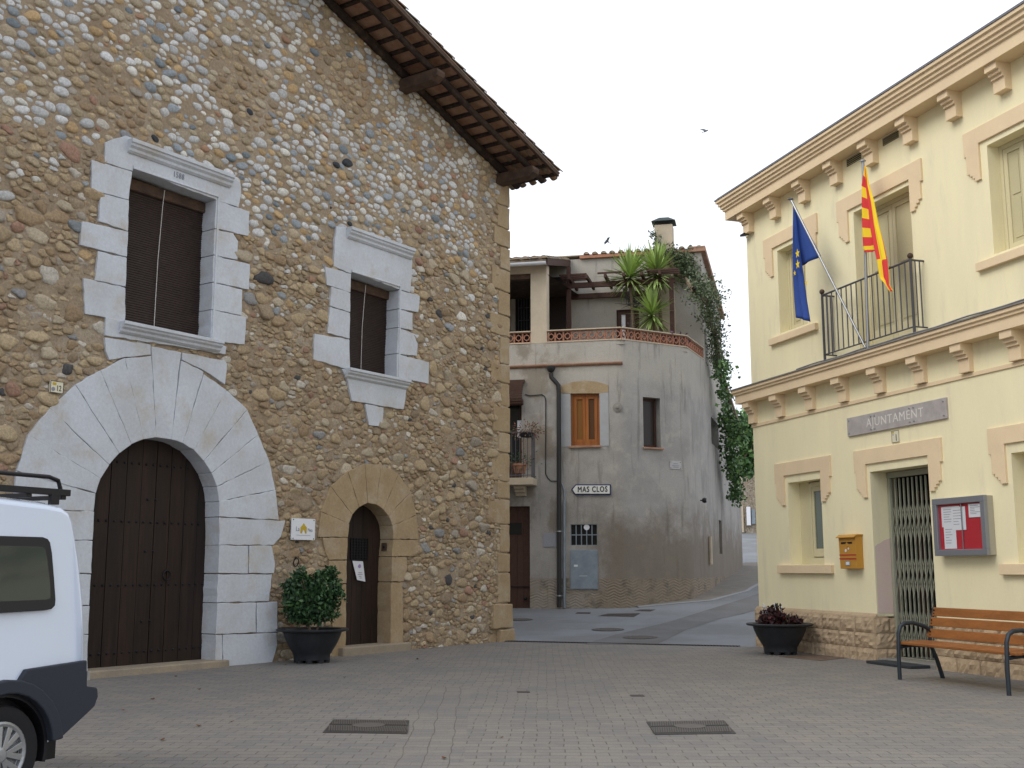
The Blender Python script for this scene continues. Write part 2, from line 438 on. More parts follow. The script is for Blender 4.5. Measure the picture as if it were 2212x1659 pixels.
def paving_mat():
    m = bpy.data.materials.new('concrete block paving'); m.use_nodes = True; nt = m.node_tree; L = nt.links
    b = nt.nodes['Principled BSDF']; b.inputs['Roughness'].default_value = .88; b.inputs['Specular IOR Level'].default_value = .25
    g = N(nt, 'ShaderNodeNewGeometry')
    wob = N(nt, 'ShaderNodeTexNoise', Scale=1.1, Detail=3); L.new(g.outputs['Position'], wob.inputs['Vector'])
    wv = N(nt, 'ShaderNodeVectorMath', operation='MULTIPLY_ADD'); L.new(wob.outputs[1], wv.inputs[0]); wv.inputs[1].default_value = (.12, .06, 0); L.new(g.outputs['Position'], wv.inputs[2])
    def brick(rot, w, h, off=.5):
        mp = N(nt, 'ShaderNodeMapping'); mp.inputs['Rotation'].default_value = (0, 0, radians(rot)); L.new(wv.outputs[0], mp.inputs[0])
        br = N(nt, 'ShaderNodeTexBrick', Scale=1.0); br.offset = off
        br.inputs['Color1'].default_value = (.222, .205, .184, 1); br.inputs['Color2'].default_value = (.172, .166, .163, 1)
        br.inputs['Mortar'].default_value = (.112, .100, .088, 1); br.inputs['Mortar Size'].default_value = .006
        br.inputs['Mortar Smooth'].default_value = .5; br.inputs['Bias'].default_value = -.25
        br.inputs['Brick Width'].default_value = w; br.inputs['Row Height'].default_value = h
        L.new(mp.outputs[0], br.inputs['Vector']); return br
    b1 = brick(1.5, .235, .15); b2 = brick(-1.5, .19, .15, 0)
    # a soldier band runs through the square between the two gratings
    sp = N(nt, 'ShaderNodeSeparateXYZ'); mpb = N(nt, 'ShaderNodeMapping'); mpb.inputs['Rotation'].default_value = (0, 0, radians(-1.5)); L.new(g.outputs['Position'], mpb.inputs[0]); L.new(mpb.outputs[0], sp.inputs[0])
    c1 = N(nt, 'ShaderNodeMath', operation='COMPARE'); L.new(sp.outputs[0], c1.inputs[0]); c1.inputs[1].default_value = -.42; c1.inputs[2].default_value = .29
    sy = N(nt, 'ShaderNodeMath', operation='LESS_THAN'); L.new(sp.outputs[1], sy.inputs[0]); sy.inputs[1].default_value = 14.6
    cc = N(nt, 'ShaderNodeMath', operation='MULTIPLY'); L.new(c1.outputs[0], cc.inputs[0]); L.new(sy.outputs[0], cc.inputs[1])
    mc = N(nt, 'ShaderNodeMix', data_type='RGBA'); L.new(cc.outputs[0], mc.inputs[0]); L.new(b1.outputs[0], mc.inputs[6]); L.new(b2.outputs[0], mc.inputs[7])
    cur = mc.outputs[2]
    for sc, lo, hi, col, f in ((.55, .45, .7, (.155, .152, .155), .5), (2.6, .5, .75, (.27, .235, .185), .45), (9, .55, .75, (.11, .10, .085), .45)):
        n = N(nt, 'ShaderNodeTexNoise', Scale=sc, Detail=6, Roughness=.65); L.new(g.outputs['Position'], n.inputs['Vector'])
        r = N(nt, 'ShaderNodeMapRange'); r.inputs[1].default_value = lo; r.inputs[2].default_value = hi; r.inputs[4].default_value = f; L.new(n.outputs[0], r.inputs[0])
        x = N(nt, 'ShaderNodeMix', data_type='RGBA'); L.new(r.outputs[0], x.inputs[0]); L.new(cur, x.inputs[6]); x.inputs[7].default_value = (*col, 1); cur = x.outputs[2]
    n = N(nt, 'ShaderNodeTexNoise', Scale=70, Detail=4, Roughness=.7); L.new(g.outputs['Position'], n.inputs['Vector'])
    r = N(nt, 'ShaderNodeMapRange'); r.inputs[1].default_value = .3; r.inputs[2].default_value = .7; r.inputs[3].default_value = .8; r.inputs[4].default_value = 1.2; L.new(n.outputs[0], r.inputs[0])
    v = N(nt, 'ShaderNodeVectorMath', operation='SCALE'); L.new(cur, v.inputs[0]); L.new(r.outputs[0], v.inputs[3])
    L.new(v.outputs[0], b.inputs['Base Color'])
    bp = N(nt, 'ShaderNodeBump', Strength=.6, Distance=.008)
    ad = N(nt, 'ShaderNodeMath', operation='MULTIPLY_ADD'); L.new(b1.outputs[1], ad.inputs[0]); ad.inputs[1].default_value = -1.0; L.new(n.outputs[0], ad.inputs[2])
    L.new(ad.outputs[0], bp.inputs['Height']); L.new(bp.outputs[0], b.inputs['Normal'])
    return m
M['paving'] = paving_mat()
M['asphalt'] = mat('blue grey asphalt', (.185, .198, .215), col2=(.15, .155, .162), scale=.35, lo=.42, hi=.56, col3=(.20, .205, .21), scale3=1.6, lo3=.55, hi3=.8, rough=.8, var=.14, vscale=90, bump=.4, bscale=150, bdist=.006, spec=.35)
M['earth'] = mat('dry earth', (.19, .16, .12), col2=(.14, .13, .09), scale=.5, rough=1, bump=.5)
M['sidewalk'] = mat('gravel coloured pavement', (.20, .18, .155), col2=(.16, .145, .125), scale=2, rough=.95, var=.2, vscale=70, bump=.5, bscale=90)

def span(a, b, n): return [a + (b - a) * i / n for i in range(n + 1)]
sheet('ground', [-400, -120, -60] + span(-30, 62, 92) + [90, 200, 600, 1500], [-900, -300, -80] + span(-40, 40, 20) + [80, 300, 900], -.04, M['earth'])
sheet('square_paving', span(-38, 0, 19), span(-30, 30, 12), 0.0, M['paving'])
# worn band of older asphalt
sheet('road', span(.0, 58, 116), span(-30, 30, 15), 0.001, M['asphalt'])

M['sillstone'] = mat('worn tan step stone', (.34, .28, .20), col2=(.26, .22, .17), scale=3, rough=.9, var=.12, bump=.4)
# ------------------------------------------------------------------ stone house
SF = Fr(gpt(1096, 1384), 35)
def c1(X, Y): return (X * .47353, Y * .47353)
def c2(X, Y): return (549.9 + X * .47353, Y * .47353)
def c3(X, Y): return (X * .47353, 706.96 + Y * .47353)
def c4(X, Y): return (549.9 + X * .37875, 864.1 + Y * .37875)
def dd(X, Y): return (X, Y)
SW = .06
def sp_(conv, pts, w=SW): return [SF.px(*conv(X, Y), w) for X, Y in pts]
RK = .298
def rake(u): return 9.76 - RK * u
UL = -16.5          # the ridge, out of the picture on the left
sh = thing('stone_house', 'tall cobblestone house with white stone arch doorway and overhanging tiled gable', 'house', SF.W(-6, 0, 0))

# --- blocks traced on the wall
bigwin = [[(480, 650), (520, 632), (575, 618), (1060, 805), (1100, 835), (1103, 880), (1090, 945), (993, 918), (985, 910), (607, 768), (607, 780), (478, 740)],
 [(420, 728), (605, 783), (590, 912), (418, 868)], [(462, 882), (590, 914), (585, 1055), (450, 1010)],
 [(375, 1008), (585, 1057), (580, 1172), (365, 1118)], [(448, 1145), (580, 1175), (575, 1308), (435, 1280)],
 [(382, 1268), (575, 1312), (572, 1470), (390, 1432)],
 [(482, 1445), (560, 1462), (575, 1470), (962, 1556), (1035, 1580), (1030, 1618), (960, 1605), (480, 1530)],
 [(985, 912), (1140, 965), (1135, 1078), (980, 1042)], [(980, 1044), (1065, 1065), (1088, 1100), (1085, 1185), (975, 1162)],
 [(975, 1164), (1142, 1205), (1138, 1322), (970, 1286)], [(970, 1288), (1108, 1320), (1103, 1440), (966, 1410)],
 [(966, 1412), (1125, 1447), (1118, 1572), (1000, 1560), (962, 1552)]]
bigopen = [(607, 768), (985, 910), (962, 1556), (575, 1470)]
inn = [(400, 1562), (405, 1400), (410, 1270), (418, 1125), (423, 972), (430, 838), (438, 758), (460, 690), (500, 628), (545, 575), (600, 535), (655, 512), (715, 503), (782, 512), (835, 530), (885, 560), (930, 610), (965, 665), (990, 727), (1000, 795), (1000, 865), (1000, 993), (995, 1125), (990, 1258), (985, 1400), (985, 1535)]
out = {5: (60, 828), 6: (75, 655), 7: (130, 492), 8: (228, 368), 9: (345, 262), 10: (458, 195), 11: (570, 140), 12: (692, 86), 13: (828, 113), 14: (930, 212), 15: (1033, 285), 16: (1130, 375), 17: (1180, 490), 18: (1230, 610), 19: (1258, 742), 20: (1272, 878)}
archw = []
for i in range(5, 20):
    archw.append([inn[i], inn[i + 1], out[i + 1], out[i]])
archw[7] = [inn[12], inn[13], out[13], out[12]]
archw[6] = [inn[11], inn[12], (692, 130), out[11]]
archw[8] = [inn[13], inn[14], (930, 203), (828, 150)]
archw += [[(480, 45), (690, 78), (690, 126), (570, 138), (500, 150), (483, 110)], [(832, 115), (1025, 150), (1037, 165), (1035, 200), (1028, 262), (960, 215), (832, 148)]]
archw += [[(1000, 867), (1303, 882), (1283, 955), (1250, 995), (1000, 993)], [(1000, 995), (1132, 996), (1132, 1123), (995, 1123)],
 [(1136, 996), (1240, 997), (1255, 1080), (1250, 1123), (1136, 1123)], [(995, 1126), (1243, 1126), (1230, 1250), (990, 1257)],
 [(990, 1260), (1168, 1256), (1168, 1393), (985, 1400)], [(1172, 1256), (1265, 1252), (1265, 1390), (1172, 1393)],
 [(1018, 1402), (1262, 1393), (1265, 1450), (1235, 1515), (1020, 1540)], [(985, 1402), (1015, 1402), (1017, 1540), (985, 1537)],
 [(60, 832), (430, 840), (423, 970), (40, 965)], [(120, 968), (423, 974), (418, 1123), (60, 1118)], [(60, 1120), (418, 1127), (410, 1270), (50, 1262)],
 [(60, 1265), (410, 1272), (405, 1400), (60, 1395)], [(60, 1398), (405, 1402), (400, 1600), (50, 1595)]]
swin = [[(375, 1030), (415, 1035), (432, 1062), (700, 1172), (718, 1150), (722, 1200), (712, 1335), (660, 1320), (443, 1237), (443, 1248), (362, 1215), (366, 1120)],
 [(322, 1215), (441, 1249), (438, 1335), (330, 1300)], [(350, 1306), (438, 1337), (437, 1425), (345, 1395)], [(345, 1398), (437, 1427), (435, 1545), (335, 1520)],
 [(275, 1520), (435, 1548), (437, 1690), (270, 1640)],
 [(660, 1322), (755, 1350), (748, 1425), (657, 1408)], [(657, 1410), (722, 1428), (722, 1508), (655, 1492)], [(655, 1494), (750, 1528), (742, 1625), (650, 1612)],
 [(650, 1614), (797, 1652), (795, 1752), (648, 1722)]]
swopen = [(443, 1240), (660, 1320), (648, 1722), (437, 1690)]
swin2 = [[(738, 797), (760, 797), (880, 826), (877, 850), (872, 885), (760, 866), (752, 825)], [(789, 872), (829, 880), (827, 923), (798, 919)]]
inn4 = [(523, 1420), (525, 1048), (528, 912), (533, 783), (540, 705), (560, 655), (598, 612), (645, 587), (695, 597), (737, 627), (765, 662), (788, 718), (793, 793), (785, 893), (780, 1038), (778, 1392)]
out4 = {3: (362, 781), 4: (380, 637), 5: (436, 492), 6: (533, 408), 7: (630, 362), 8: (722, 368), 9: (822, 420), 10: (893, 522), 11: (925, 655), 12: (938, 795)}
small = [[inn4[i], inn4[i + 1], out4[i + 1], out4[i]] for i in range(3, 12)]
small += [[(390, 785), (533, 785), (528, 911), (425, 914), (405, 870)], [(425, 917), (528, 914), (525, 1046), (425, 1047)], [(452, 1049), (525, 1049), (523, 1425), (440, 1425)],
 [(793, 796), (936, 798), (925, 892), (785, 892)], [(785, 895), (868, 897), (870, 960), (850, 1036), (780, 1036)], [(780, 1040), (845, 1038), (852, 1385), (778, 1392)]]

def base_z(poly, lo=-.12):       # blocks that stand on the ground run down into it
    m = min(z for u, z in poly)
    return [(u, lo if z < m + .12 and m < .35 else z) for u, z in poly]
def blocks(name, conv, polys, mt, parent, w=SW, back=-.34, seed=0):
    mb = MB()
    for i, p in enumerate(polys):
        q = base_z(sp_(conv, p, w))
        mb.prism(SF, rough_poly(q, .10, .008, seed * 50 + i), back, w + random.Random(i + seed).uniform(-.006, .006))
    return mb.build(name, mt, parent, bevel=.008)

P_bigopen = sp_(c1, bigopen); P_swopen = sp_(c2, swopen)
P_door = base_z(sp_(c3, inn), .0); P_door4 = base_z(sp_(c4, inn4), .0)
def grow(poly, d):
    cu = sum(p[0] for p in poly) / len(poly); cz = sum(p[1] for p in poly) / len(poly)
    return [(cu + (u - cu) * (1 + d / max(abs(u - cu), .3)), cz + (z - cz) * (1 + d / max(abs(z - cz), .3))) for u, z in poly]
# wall body
wall = MB()
outer = [(-22, -.3), (.0, -.3), (0, rake(0)), (UL, rake(UL)), (-22, rake(UL) - 1.6)]
wall.holes(SF, outer, [grow(p, .03) for p in (P_bigopen, P_swopen)] + [grow(P_door, .03), grow(P_door4, .03)], 0, .42)
wall.add([SF.W(0, 0, -.3), SF.W(0, -14, -.3), SF.W(0, -14, rake(0)), SF.W(0, 0, rake(0))], [(0, 1, 2, 3)])
wall.add([SF.W(-22, 0, -.3), SF.W(-22, -14, -.3), SF.W(-22, -14, rake(UL) - 1.6), SF.W(-22, 0, rake(UL) - 1.6)], [(3, 2, 1, 0)])
wall.add([SF.W(-22, -14, -.3), SF.W(0, -14, -.3), SF.W(0, -14, rake(0)), SF.W(UL, -14, rake(UL)), SF.W(-22, -14, rake(UL) - 1.6)], [(0, 1, 2, 3, 4)])
wall_o = wall.build('wall', M['mortar'], sh, recalc=False)
def pointing():
    g = np.random.default_rng(9); st = .045
    us = np.arange(-14.6, .001, st); zs = np.arange(-.2, 14.2, st); nu, nz = len(us), len(zs)
    U_, Z_ = np.meshgrid(us, zs, indexing='ij')
    n1 = g.normal(0, 1, (nu, nz)); sm = (n1 + np.roll(n1, 1, 0) + np.roll(n1, 1, 1) + np.roll(n1, -1, 0) + np.roll(n1, -1, 1)) / 2.2
    c = g.normal(0, 1, (nu // 5 + 2, nz // 5 + 2)); cc = np.repeat(np.repeat(c, 5, 0), 5, 1)[:nu, :nz]
    for _ in range(3): cc = (cc + np.roll(cc, 2, 0) + np.roll(cc, -2, 0) + np.roll(cc, 2, 1) + np.roll(cc, -2, 1)) / 5
    edge = 7.05 + .45 * np.sin(U_ * .55 + 1) + .2 * np.sin(U_ * 1.9)
    rub = Z_ < edge
    Wd_ = np.where(rub, .019, .010) + np.clip(sm, -2, 2) * np.where(rub, .0055, .0022) + cc * np.where(rub, .010, .004)
    Wd_ = np.maximum(Wd_, .002)
    X = SF.O[0] + SF.U[0] * U_ + SF.N[0] * Wd_; Y = SF.O[1] + SF.U[1] * U_ + SF.N[1] * Wd_
    Vv = np.stack([X, Y, Z_], -1).reshape(-1, 3)
    cU = (U_[:-1, :-1] + st / 2).ravel(); cZ = (Z_[:-1, :-1] + st / 2).ravel(); C = np.stack([cU, cZ], 1)
    ok = cZ < rake(cU) + .08
    for e in (P_bigopen, P_swopen, P_door, P_door4): ok &= ~inside(C, grow(e, .08))
    i = np.arange(nu - 1)[:, None] * nz + np.arange(nz - 1)[None]; i = i.ravel()[ok]
    q = np.stack([i, i + nz, i + nz + 1, i + 1], 1)
    mesh_np('pointing', Vv, q, np.zeros((0, 3), int), [M['mortar']], sh, smooth=True)
pointing()

# --- the stones, packed by size
def stones(name, fr, u0, u1, z0, ztop, excl, parent):
    A = 1.55
    pts = []; rad = []; cell = {}; cs = .20
    def zone(u, z):            # 1 = river pebbles, 0 = rubble
        edge = 7.05 + .45 * sin(u * .55 + 1) + .2 * sin(u * 1.9) + (0.35 if u > -3.6 else 0)
        return z > edge
    for k in range(150000):
        u = random.uniform(u0, u1); z = random.uniform(z0, ztop(u0))
        if z > ztop(u): continue
        pz = zone(u, z)
        x = random.random()
        if pz: r = .044 + .046 * x ** 1.4
        else: r = .032 + .10 * x ** 2.1
        if k > 100000: r = random.uniform(.024, .036)
        xs, ys = u / A, z
        ci, cj = int(xs / cs), int(ys / cs); ok = True
        for a in (-1, 0, 1):
            for b in (-1, 0, 1):
                for q in cell.get((ci + a, cj + b), ()):
                    if hypot(pts[q][0] - xs, pts[q][1] - ys) < (rad[q] + r) * .88: ok = False; break
                if not ok: break
            if not ok: break
        if ok:
            cell.setdefault((ci, cj), []).append(len(pts)); pts.append((xs, ys)); rad.append(r)
    P = np.array(pts); R = np.array(rad); n = len(P)
    K = 14; KN = 12
    th = np.arange(K) * 2 * pi / K
    rr = np.zeros((n, K))
    pow_ = np.where([zone(p[0] * A, p[1]) for p in P], 4.0, 11.0)
    isp = pow_ < 6
    dirs = np.stack([np.cos(th), np.sin(th)], 1)
    for a in range(0, n, 500):
        b = min(n, a + 500)
        D = P[None, :, :] - P[a:b, None, :]
        d = np.hypot(D[..., 0], D[..., 1]); d[np.arange(b - a), np.arange(a, b)] = 1e9
        idx = np.argpartition(d, KN, axis=1)[:, :KN]
        dk = np.take_along_axis(d, idx, 1)
        nx = np.take_along_axis(D[..., 0], idx, 1) / dk; ny = np.take_along_axis(D[..., 1], idx, 1) / dk
        di = dk * R[a:b, None] / (R[a:b, None] + R[idx])
        dot = nx[..., None] * dirs[None, None, :, 0] + ny[..., None] * dirs[None, None, :, 1]
        q = np.maximum(0, dot / di[..., None])
        pw = pow_[a:b, None, None]
        sm = (q ** pw).sum(1)
        r = (sm + (1 / (R[a:b, None] * np.where(isp[a:b, None], 1.75, 2.4))) ** pow_[a:b, None]) ** (-1 / pow_[a:b, None])
        rr[a:b] = r
    rr *= np.where(isp, 1.13, 1.03)[:, None] * rng.uniform(.9, 1.0, (n, 1))
    ph = rng.uniform(0, 6.28, (n, 3)); rr *= 1 + np.where(isp, .05, .13)[:, None] * (np.sin(2 * th[None] + ph[:, :1]) + .8 * np.sin(3 * th[None] + ph[:, 1:2]) * np.where(isp, .5, 1)[:, None])
    rr *= 1 + rng.normal(0, .055, (n, K)) * np.where(isp, .3, .9)[:, None]
    rr -= np.where(isp, .003, .003)[:, None]; rr = np.maximum(rr, .008)
    # some pebbles lean
    cu = P[:, 0] * A; cz = P[:, 1]
    keep = np.ones(n, bool); C2 = np.stack([cu, cz], 1)
    for e in excl:
        for s_ in (0, .02): keep &= ~inside(C2, e)
    keep &= rng.random(n) > .03
    keep &= cu < -.20 - R * 1.6
    cu, cz, rr, isp, R = cu[keep], cz[keep], rr[keep], isp[keep], R[keep]; n = len(cu)
    # domes
    ringsP = [(1.0, -.3), (.97, .25), (.82, .68), (.5, .93)]
    ringsR = [(1.0, -.3), (.98, .45), (.88, .85), (.5, .98)]
    hgt = np.where(isp, np.minimum(.046, R * .68), .026 + np.minimum(.03, R * .3)) * rng.uniform(.6, 1.2, n)
    tu = rng.normal(0, .10, n); tz = rng.normal(-.03, .16, n)
    V = np.zeros((n, 4 * K + 1, 3))
    ang = rng.uniform(-.25, .25, n) * isp
    for k in range(4):
        sc = np.where(isp, ringsP[k][0], ringsR[k][0]); hh = np.where(isp, ringsP[k][1], ringsR[k][1])
        du0 = rr * np.cos(th)[None] * sc[:, None] * A; dz0 = rr * np.sin(th)[None] * sc[:, None]
        du = du0 * np.cos(ang)[:, None] - dz0 * np.sin(ang)[:, None]; dz = du0 * np.sin(ang)[:, None] + dz0 * np.cos(ang)[:, None]
        V[:, k * K:(k + 1) * K, 0] = cu[:, None] + du; V[:, k * K:(k + 1) * K, 2] = cz[:, None] + dz
        w = hgt * hh
        V[:, k * K:(k + 1) * K, 1] = w[:, None] + (tu[:, None] * du + tz[:, None] * dz) * (hh[:, None] > 0) + rng.normal(0, .0018, (n, K)) * (k > 0) * np.where(isp, .4, 1.6)[:, None]
    V[:, 4 * K, 0] = cu; V[:, 4 * K, 2] = cz; V[:, 4 * K, 1] = hgt
    quads = []; tris = []
    base = np.arange(n) * (4 * K + 1)
    for k in range(3):
        for j in range(K):
            j2 = (j + 1) % K
            quads.append(np.stack([base + k * K + j, base + k * K + j2, base + (k + 1) * K + j2, base + (k + 1) * K + j], 1))
    for j in range(K):
        tris.append(np.stack([base + 3 * K + j, base + 3 * K + (j + 1) % K, base + 4 * K], 1))
    quads = np.concatenate(quads); tris = np.concatenate(tris)
    Vw = np.zeros_like(V)
    Vw[..., 0] = fr.O[0] + fr.U[0] * V[..., 0] + fr.N[0] * V[..., 1]
    Vw[..., 1] = fr.O[1] + fr.U[1] * V[..., 0] + fr.N[1] * V[..., 1]
    Vw[..., 2] = V[..., 2]
    # colours
    pal_p = [((.58, .58, .57), 26), ((.49, .495, .49), 15), ((.30, .33, .355), 7), ((.19, .22, .24), 3), ((.44, .36, .25), 16), ((.46, .32, .17), 10), ((.36, .29, .19), 13), ((.36, .22, .14), 2), ((.64, .62, .56), 12), ((.05, .055, .06), .6)]
    pal_r = [((.375, .285, .175), 26), ((.315, .225, .135), 20), ((.41, .32, .20), 20), ((.28, .215, .145), 11), ((.44, .37, .27), 12), ((.34, .30, .25), 5), ((.32, .19, .135), 2.5), ((.54, .50, .43), 4), ((.045, .05, .06), 1.3), ((.25, .255, .26), 1.2)]
    def pick(pal, k):
        w = np.array([p[1] for p in pal], float); w /= w.sum()
        return np.array([p[0] for p in pal])[rng.choice(len(pal), k, p=w)]
    col = np.where(isp[:, None], pick(pal_p, n), pick(pal_r, n))
    # brown patches among the pebbles towards the verge and left
    br = (np.sin(cu * 1.3 + 2) * np.sin(cz * 1.7 + cu * .6) > .55) & isp
    col[br] = pick(pal_r, br.sum())
    far = (cu > -1.1) & isp; sel = far & (rng.random(n) < .7); col[sel] = pick(pal_r, sel.sum())
    bl = (~isp) & (cz > 5.6) & (rng.random(n) < .16); col[bl] = pick(pal_p, bl.sum())
    col = col * rng.uniform(.88, 1.12, (n, 1)); col = np.where(isp[:, None], col, col * .9 + np.array([.36, .28, .185]) * .1)
    cols = np.repeat(col, 4 * K + 1, axis=0)
    mi = np.zeros(len(quads) + len(tris), int)
    o = mesh_np(name, Vw.reshape(-1, 3), quads, tris, [M['rubble']], parent, cols=cols)
    return o
allblocks = [sp_(c1, p) for p in bigwin] + [sp_(c2, p) for p in swin] + [sp_(dd, p) for p in swin2] + [base_z(sp_(c3, p), -.4) for p in archw] + [base_z(sp_(c4, p), -.4) for p in small] + [grow(P_bigopen, .14), grow(P_swopen, .12), grow(P_door, .12), grow(P_door4, .1)]
stones('stonework', SF, -14.5, .02, -.05, lambda u: rake(u) + .12, allblocks, sh)

# --- quoins at the free corner (each a stone that turns the corner)
qz = -.2; r = random.Random(3); k = 0
qs = [.45, .50, .62, .40, .58, .52, .36, .60, .42, .55, .50, .40, .60, .45, .52, .48, .50, .42, .5, .5]
while qz < rake(0) - .5:
    h = qs[k % len(qs)]; Lw = .58 if k % 2 else .36
    Lw *= r.uniform(.7, 1.25); dp = .30 if k % 2 else .55
    fl = .16 * max(0, 1 - (qz + .2) / 1.1)
    mb = MB(); top = min(qz + h, rake(-.1) - .02)
    p = rough_poly([(-Lw - fl, qz + .012), (.035 + fl * .6, qz + .012), (.035 + fl * .35, top - .008), (-Lw - fl * .6, top - .008)], .14, .012, k + 90)
    mb.prism(SF, p, -dp, .034 + fl * .5 + r.uniform(.0, .02))
    mb.build('corner_stone', M['ochrestone'], sh, bevel=.02)
    qz += h; k += 1

# --- portal
ds = blocks('door_surround', c3, archw, M['limestone'], sh, seed=1)
RV = -.26
pd = [SF.px(*c3(X, Y), SW) for X, Y in inn]; pd = base_z(pd, .10)
mb = MB(); n_pl = 9
um = min(p[0] for p in pd); uM = max(p[0] for p in pd)
# planks clipped to the arch outline by slicing the polygon
def clip(poly, u0, u1):
    def cut(poly, f, c, s):
        o = []
        for i in range(len(poly)):
            a, b = poly[i], poly[(i + 1) % len(poly)]
            ia, ib = s * (a[0] - c) >= 0, s * (b[0] - c) >= 0
            if ia: o.append(a)
            if ia != ib:
                t = (c - a[0]) / (b[0] - a[0]); o.append((c, a[1] + (b[1] - a[1]) * t))
        return o
    return cut(cut(poly, 0, u0, 1), 0, u1, -1)
bigp = grow(pd, .06)
bigp = [(u, max(z, .10)) for u, z in bigp]
um -= .06; uM += .06
for i in range(n_pl):
    a = um + (uM - um) * i / n_pl; b = um + (uM - um) * (i + 1) / n_pl
    q = clip(bigp, a + .004, b - (.012 if i == 4 else .004))
    if len(q) > 2: mb.prism(SF, q, RV - .05, RV + random.uniform(-.004, .004))
mb.prism(SF, [(u, z) for u, z in bigp], RV - .08, RV - .03)
door = mb.build('door', M['dooroak'], sh, bevel=.003)
STUD = []
for zz in (.28, 1.22, 2.12, 2.62 + .34):
    for i in range(18):
        u = um + .11 + (uM - um - .22) * i / 17
        if inside(np.array([[u, zz + .08]]), pd)[0]: STUD.append(SF.W(u, RV, zz))
for zz in (.7, 1.7, 2.45):
    for du in (-.07, .07): STUD.append(SF.W((um + uM) / 2 + .06 + du, RV, zz))

st_ = MB(); st_.lathe(STUD[0], [(.022, -.01), (.022, .006), (.012, .016), (.002, .018)], 8, ax=(*SF.N, 0), a2=(0, 0, 1)); s0 = st_.build('stud', M['iron'], door)
for p_ in STUD[1:]: part_copy(s0, Vector(p_) - Vector(STUD[0]))
rg = MB(); c = SF.px(*c3(755, 1132), RV)
rg.tube([SF.W(c[0] + .07 * cos(t), RV + .03, c[1] + .07 * sin(t)) for t in np.linspace(0, 2 * pi, 17)], .010, 6, cap=False)
rg.ball(SF.W(c[0], RV + .02, c[1] + .07), .022, 8)
rg.build('ring_handle', M['iron'], door, smooth=True)
mb = MB(); mb.box(SF, um - .25, uM + .12, -.5, .16, -.1, .10); mb.build('threshold', M['sillstone'], sh, bevel=.02)

# --- small arched door
ds4 = blocks('arch_surround', c4, small, M['ochrestone'], sh, seed=2)
pd4 = base_z([SF.px(*c4(X, Y), SW) for X, Y in inn4], .14)
g4 = [(u, max(z, .14)) for u, z in grow(pd4, .06)]
mb = MB(); u0 = min(p[0] for p in g4); u1 = max(p[0] for p in g4)
for i in range(5):
    q = clip(g4, u0 + (u1 - u0) * i / 5 + .003, u0 + (u1 - u0) * (i + 1) / 5 - .003)
    if len(q) > 2: mb.prism(SF, q, RV - .05, RV)
mb.prism(SF, g4, RV - .08, RV - .03)
d4 = mb.build('small_door', M['dooroak'], sh, bevel=.003)
gr = MB(); a = SF.px(*c4(548, 787), RV); b = SF.px(*c4(640, 912), RV)
gr.box(SF, a[0], b[0], RV - .005, RV + .006, b[1], a[1], 1)
for i in range(7): u = a[0] + (b[0] - a[0]) * i / 6; gr.box(SF, u - .006, u + .006, RV + .006, RV + .022, b[1], a[1])
for i in range(9): z = b[1] + (a[1] - b[1]) * i / 8; gr.box(SF, a[0], b[0], RV + .008, RV + .019, z - .006, z + .006)
gr.build('door_grille', [M['iron'], M['dark']], d4)
mb = MB(); mb.box(SF, u0 - .1, u1 + .35, -.5, .17, -.1, .14); mb.build('threshold', M['sillstone'], sh, bevel=.02)
bell = MB(); a = SF.px(*c4(742, 815), -.1); ub = SF.px(*c4(785, 850), SW)[0]
bell.hexa([SF.W(ub + .0, -.19, a[1] - .14), SF.W(ub - .012, -.19, a[1] - .14), SF.W(ub - .012, -.07, a[1] - .14), SF.W(ub, -.07, a[1] - .14),
           SF.W(ub + .0, -.19, a[1]), SF.W(ub - .012, -.19, a[1]), SF.W(ub - .012, -.07, a[1]), SF.W(ub, -.07, a[1])])
bell.ball(SF.W(ub - .014, -.13, a[1] - .07), .022, 8, 1)
bell.build('doorbell', [M['beamend'], M['iron']], sh)

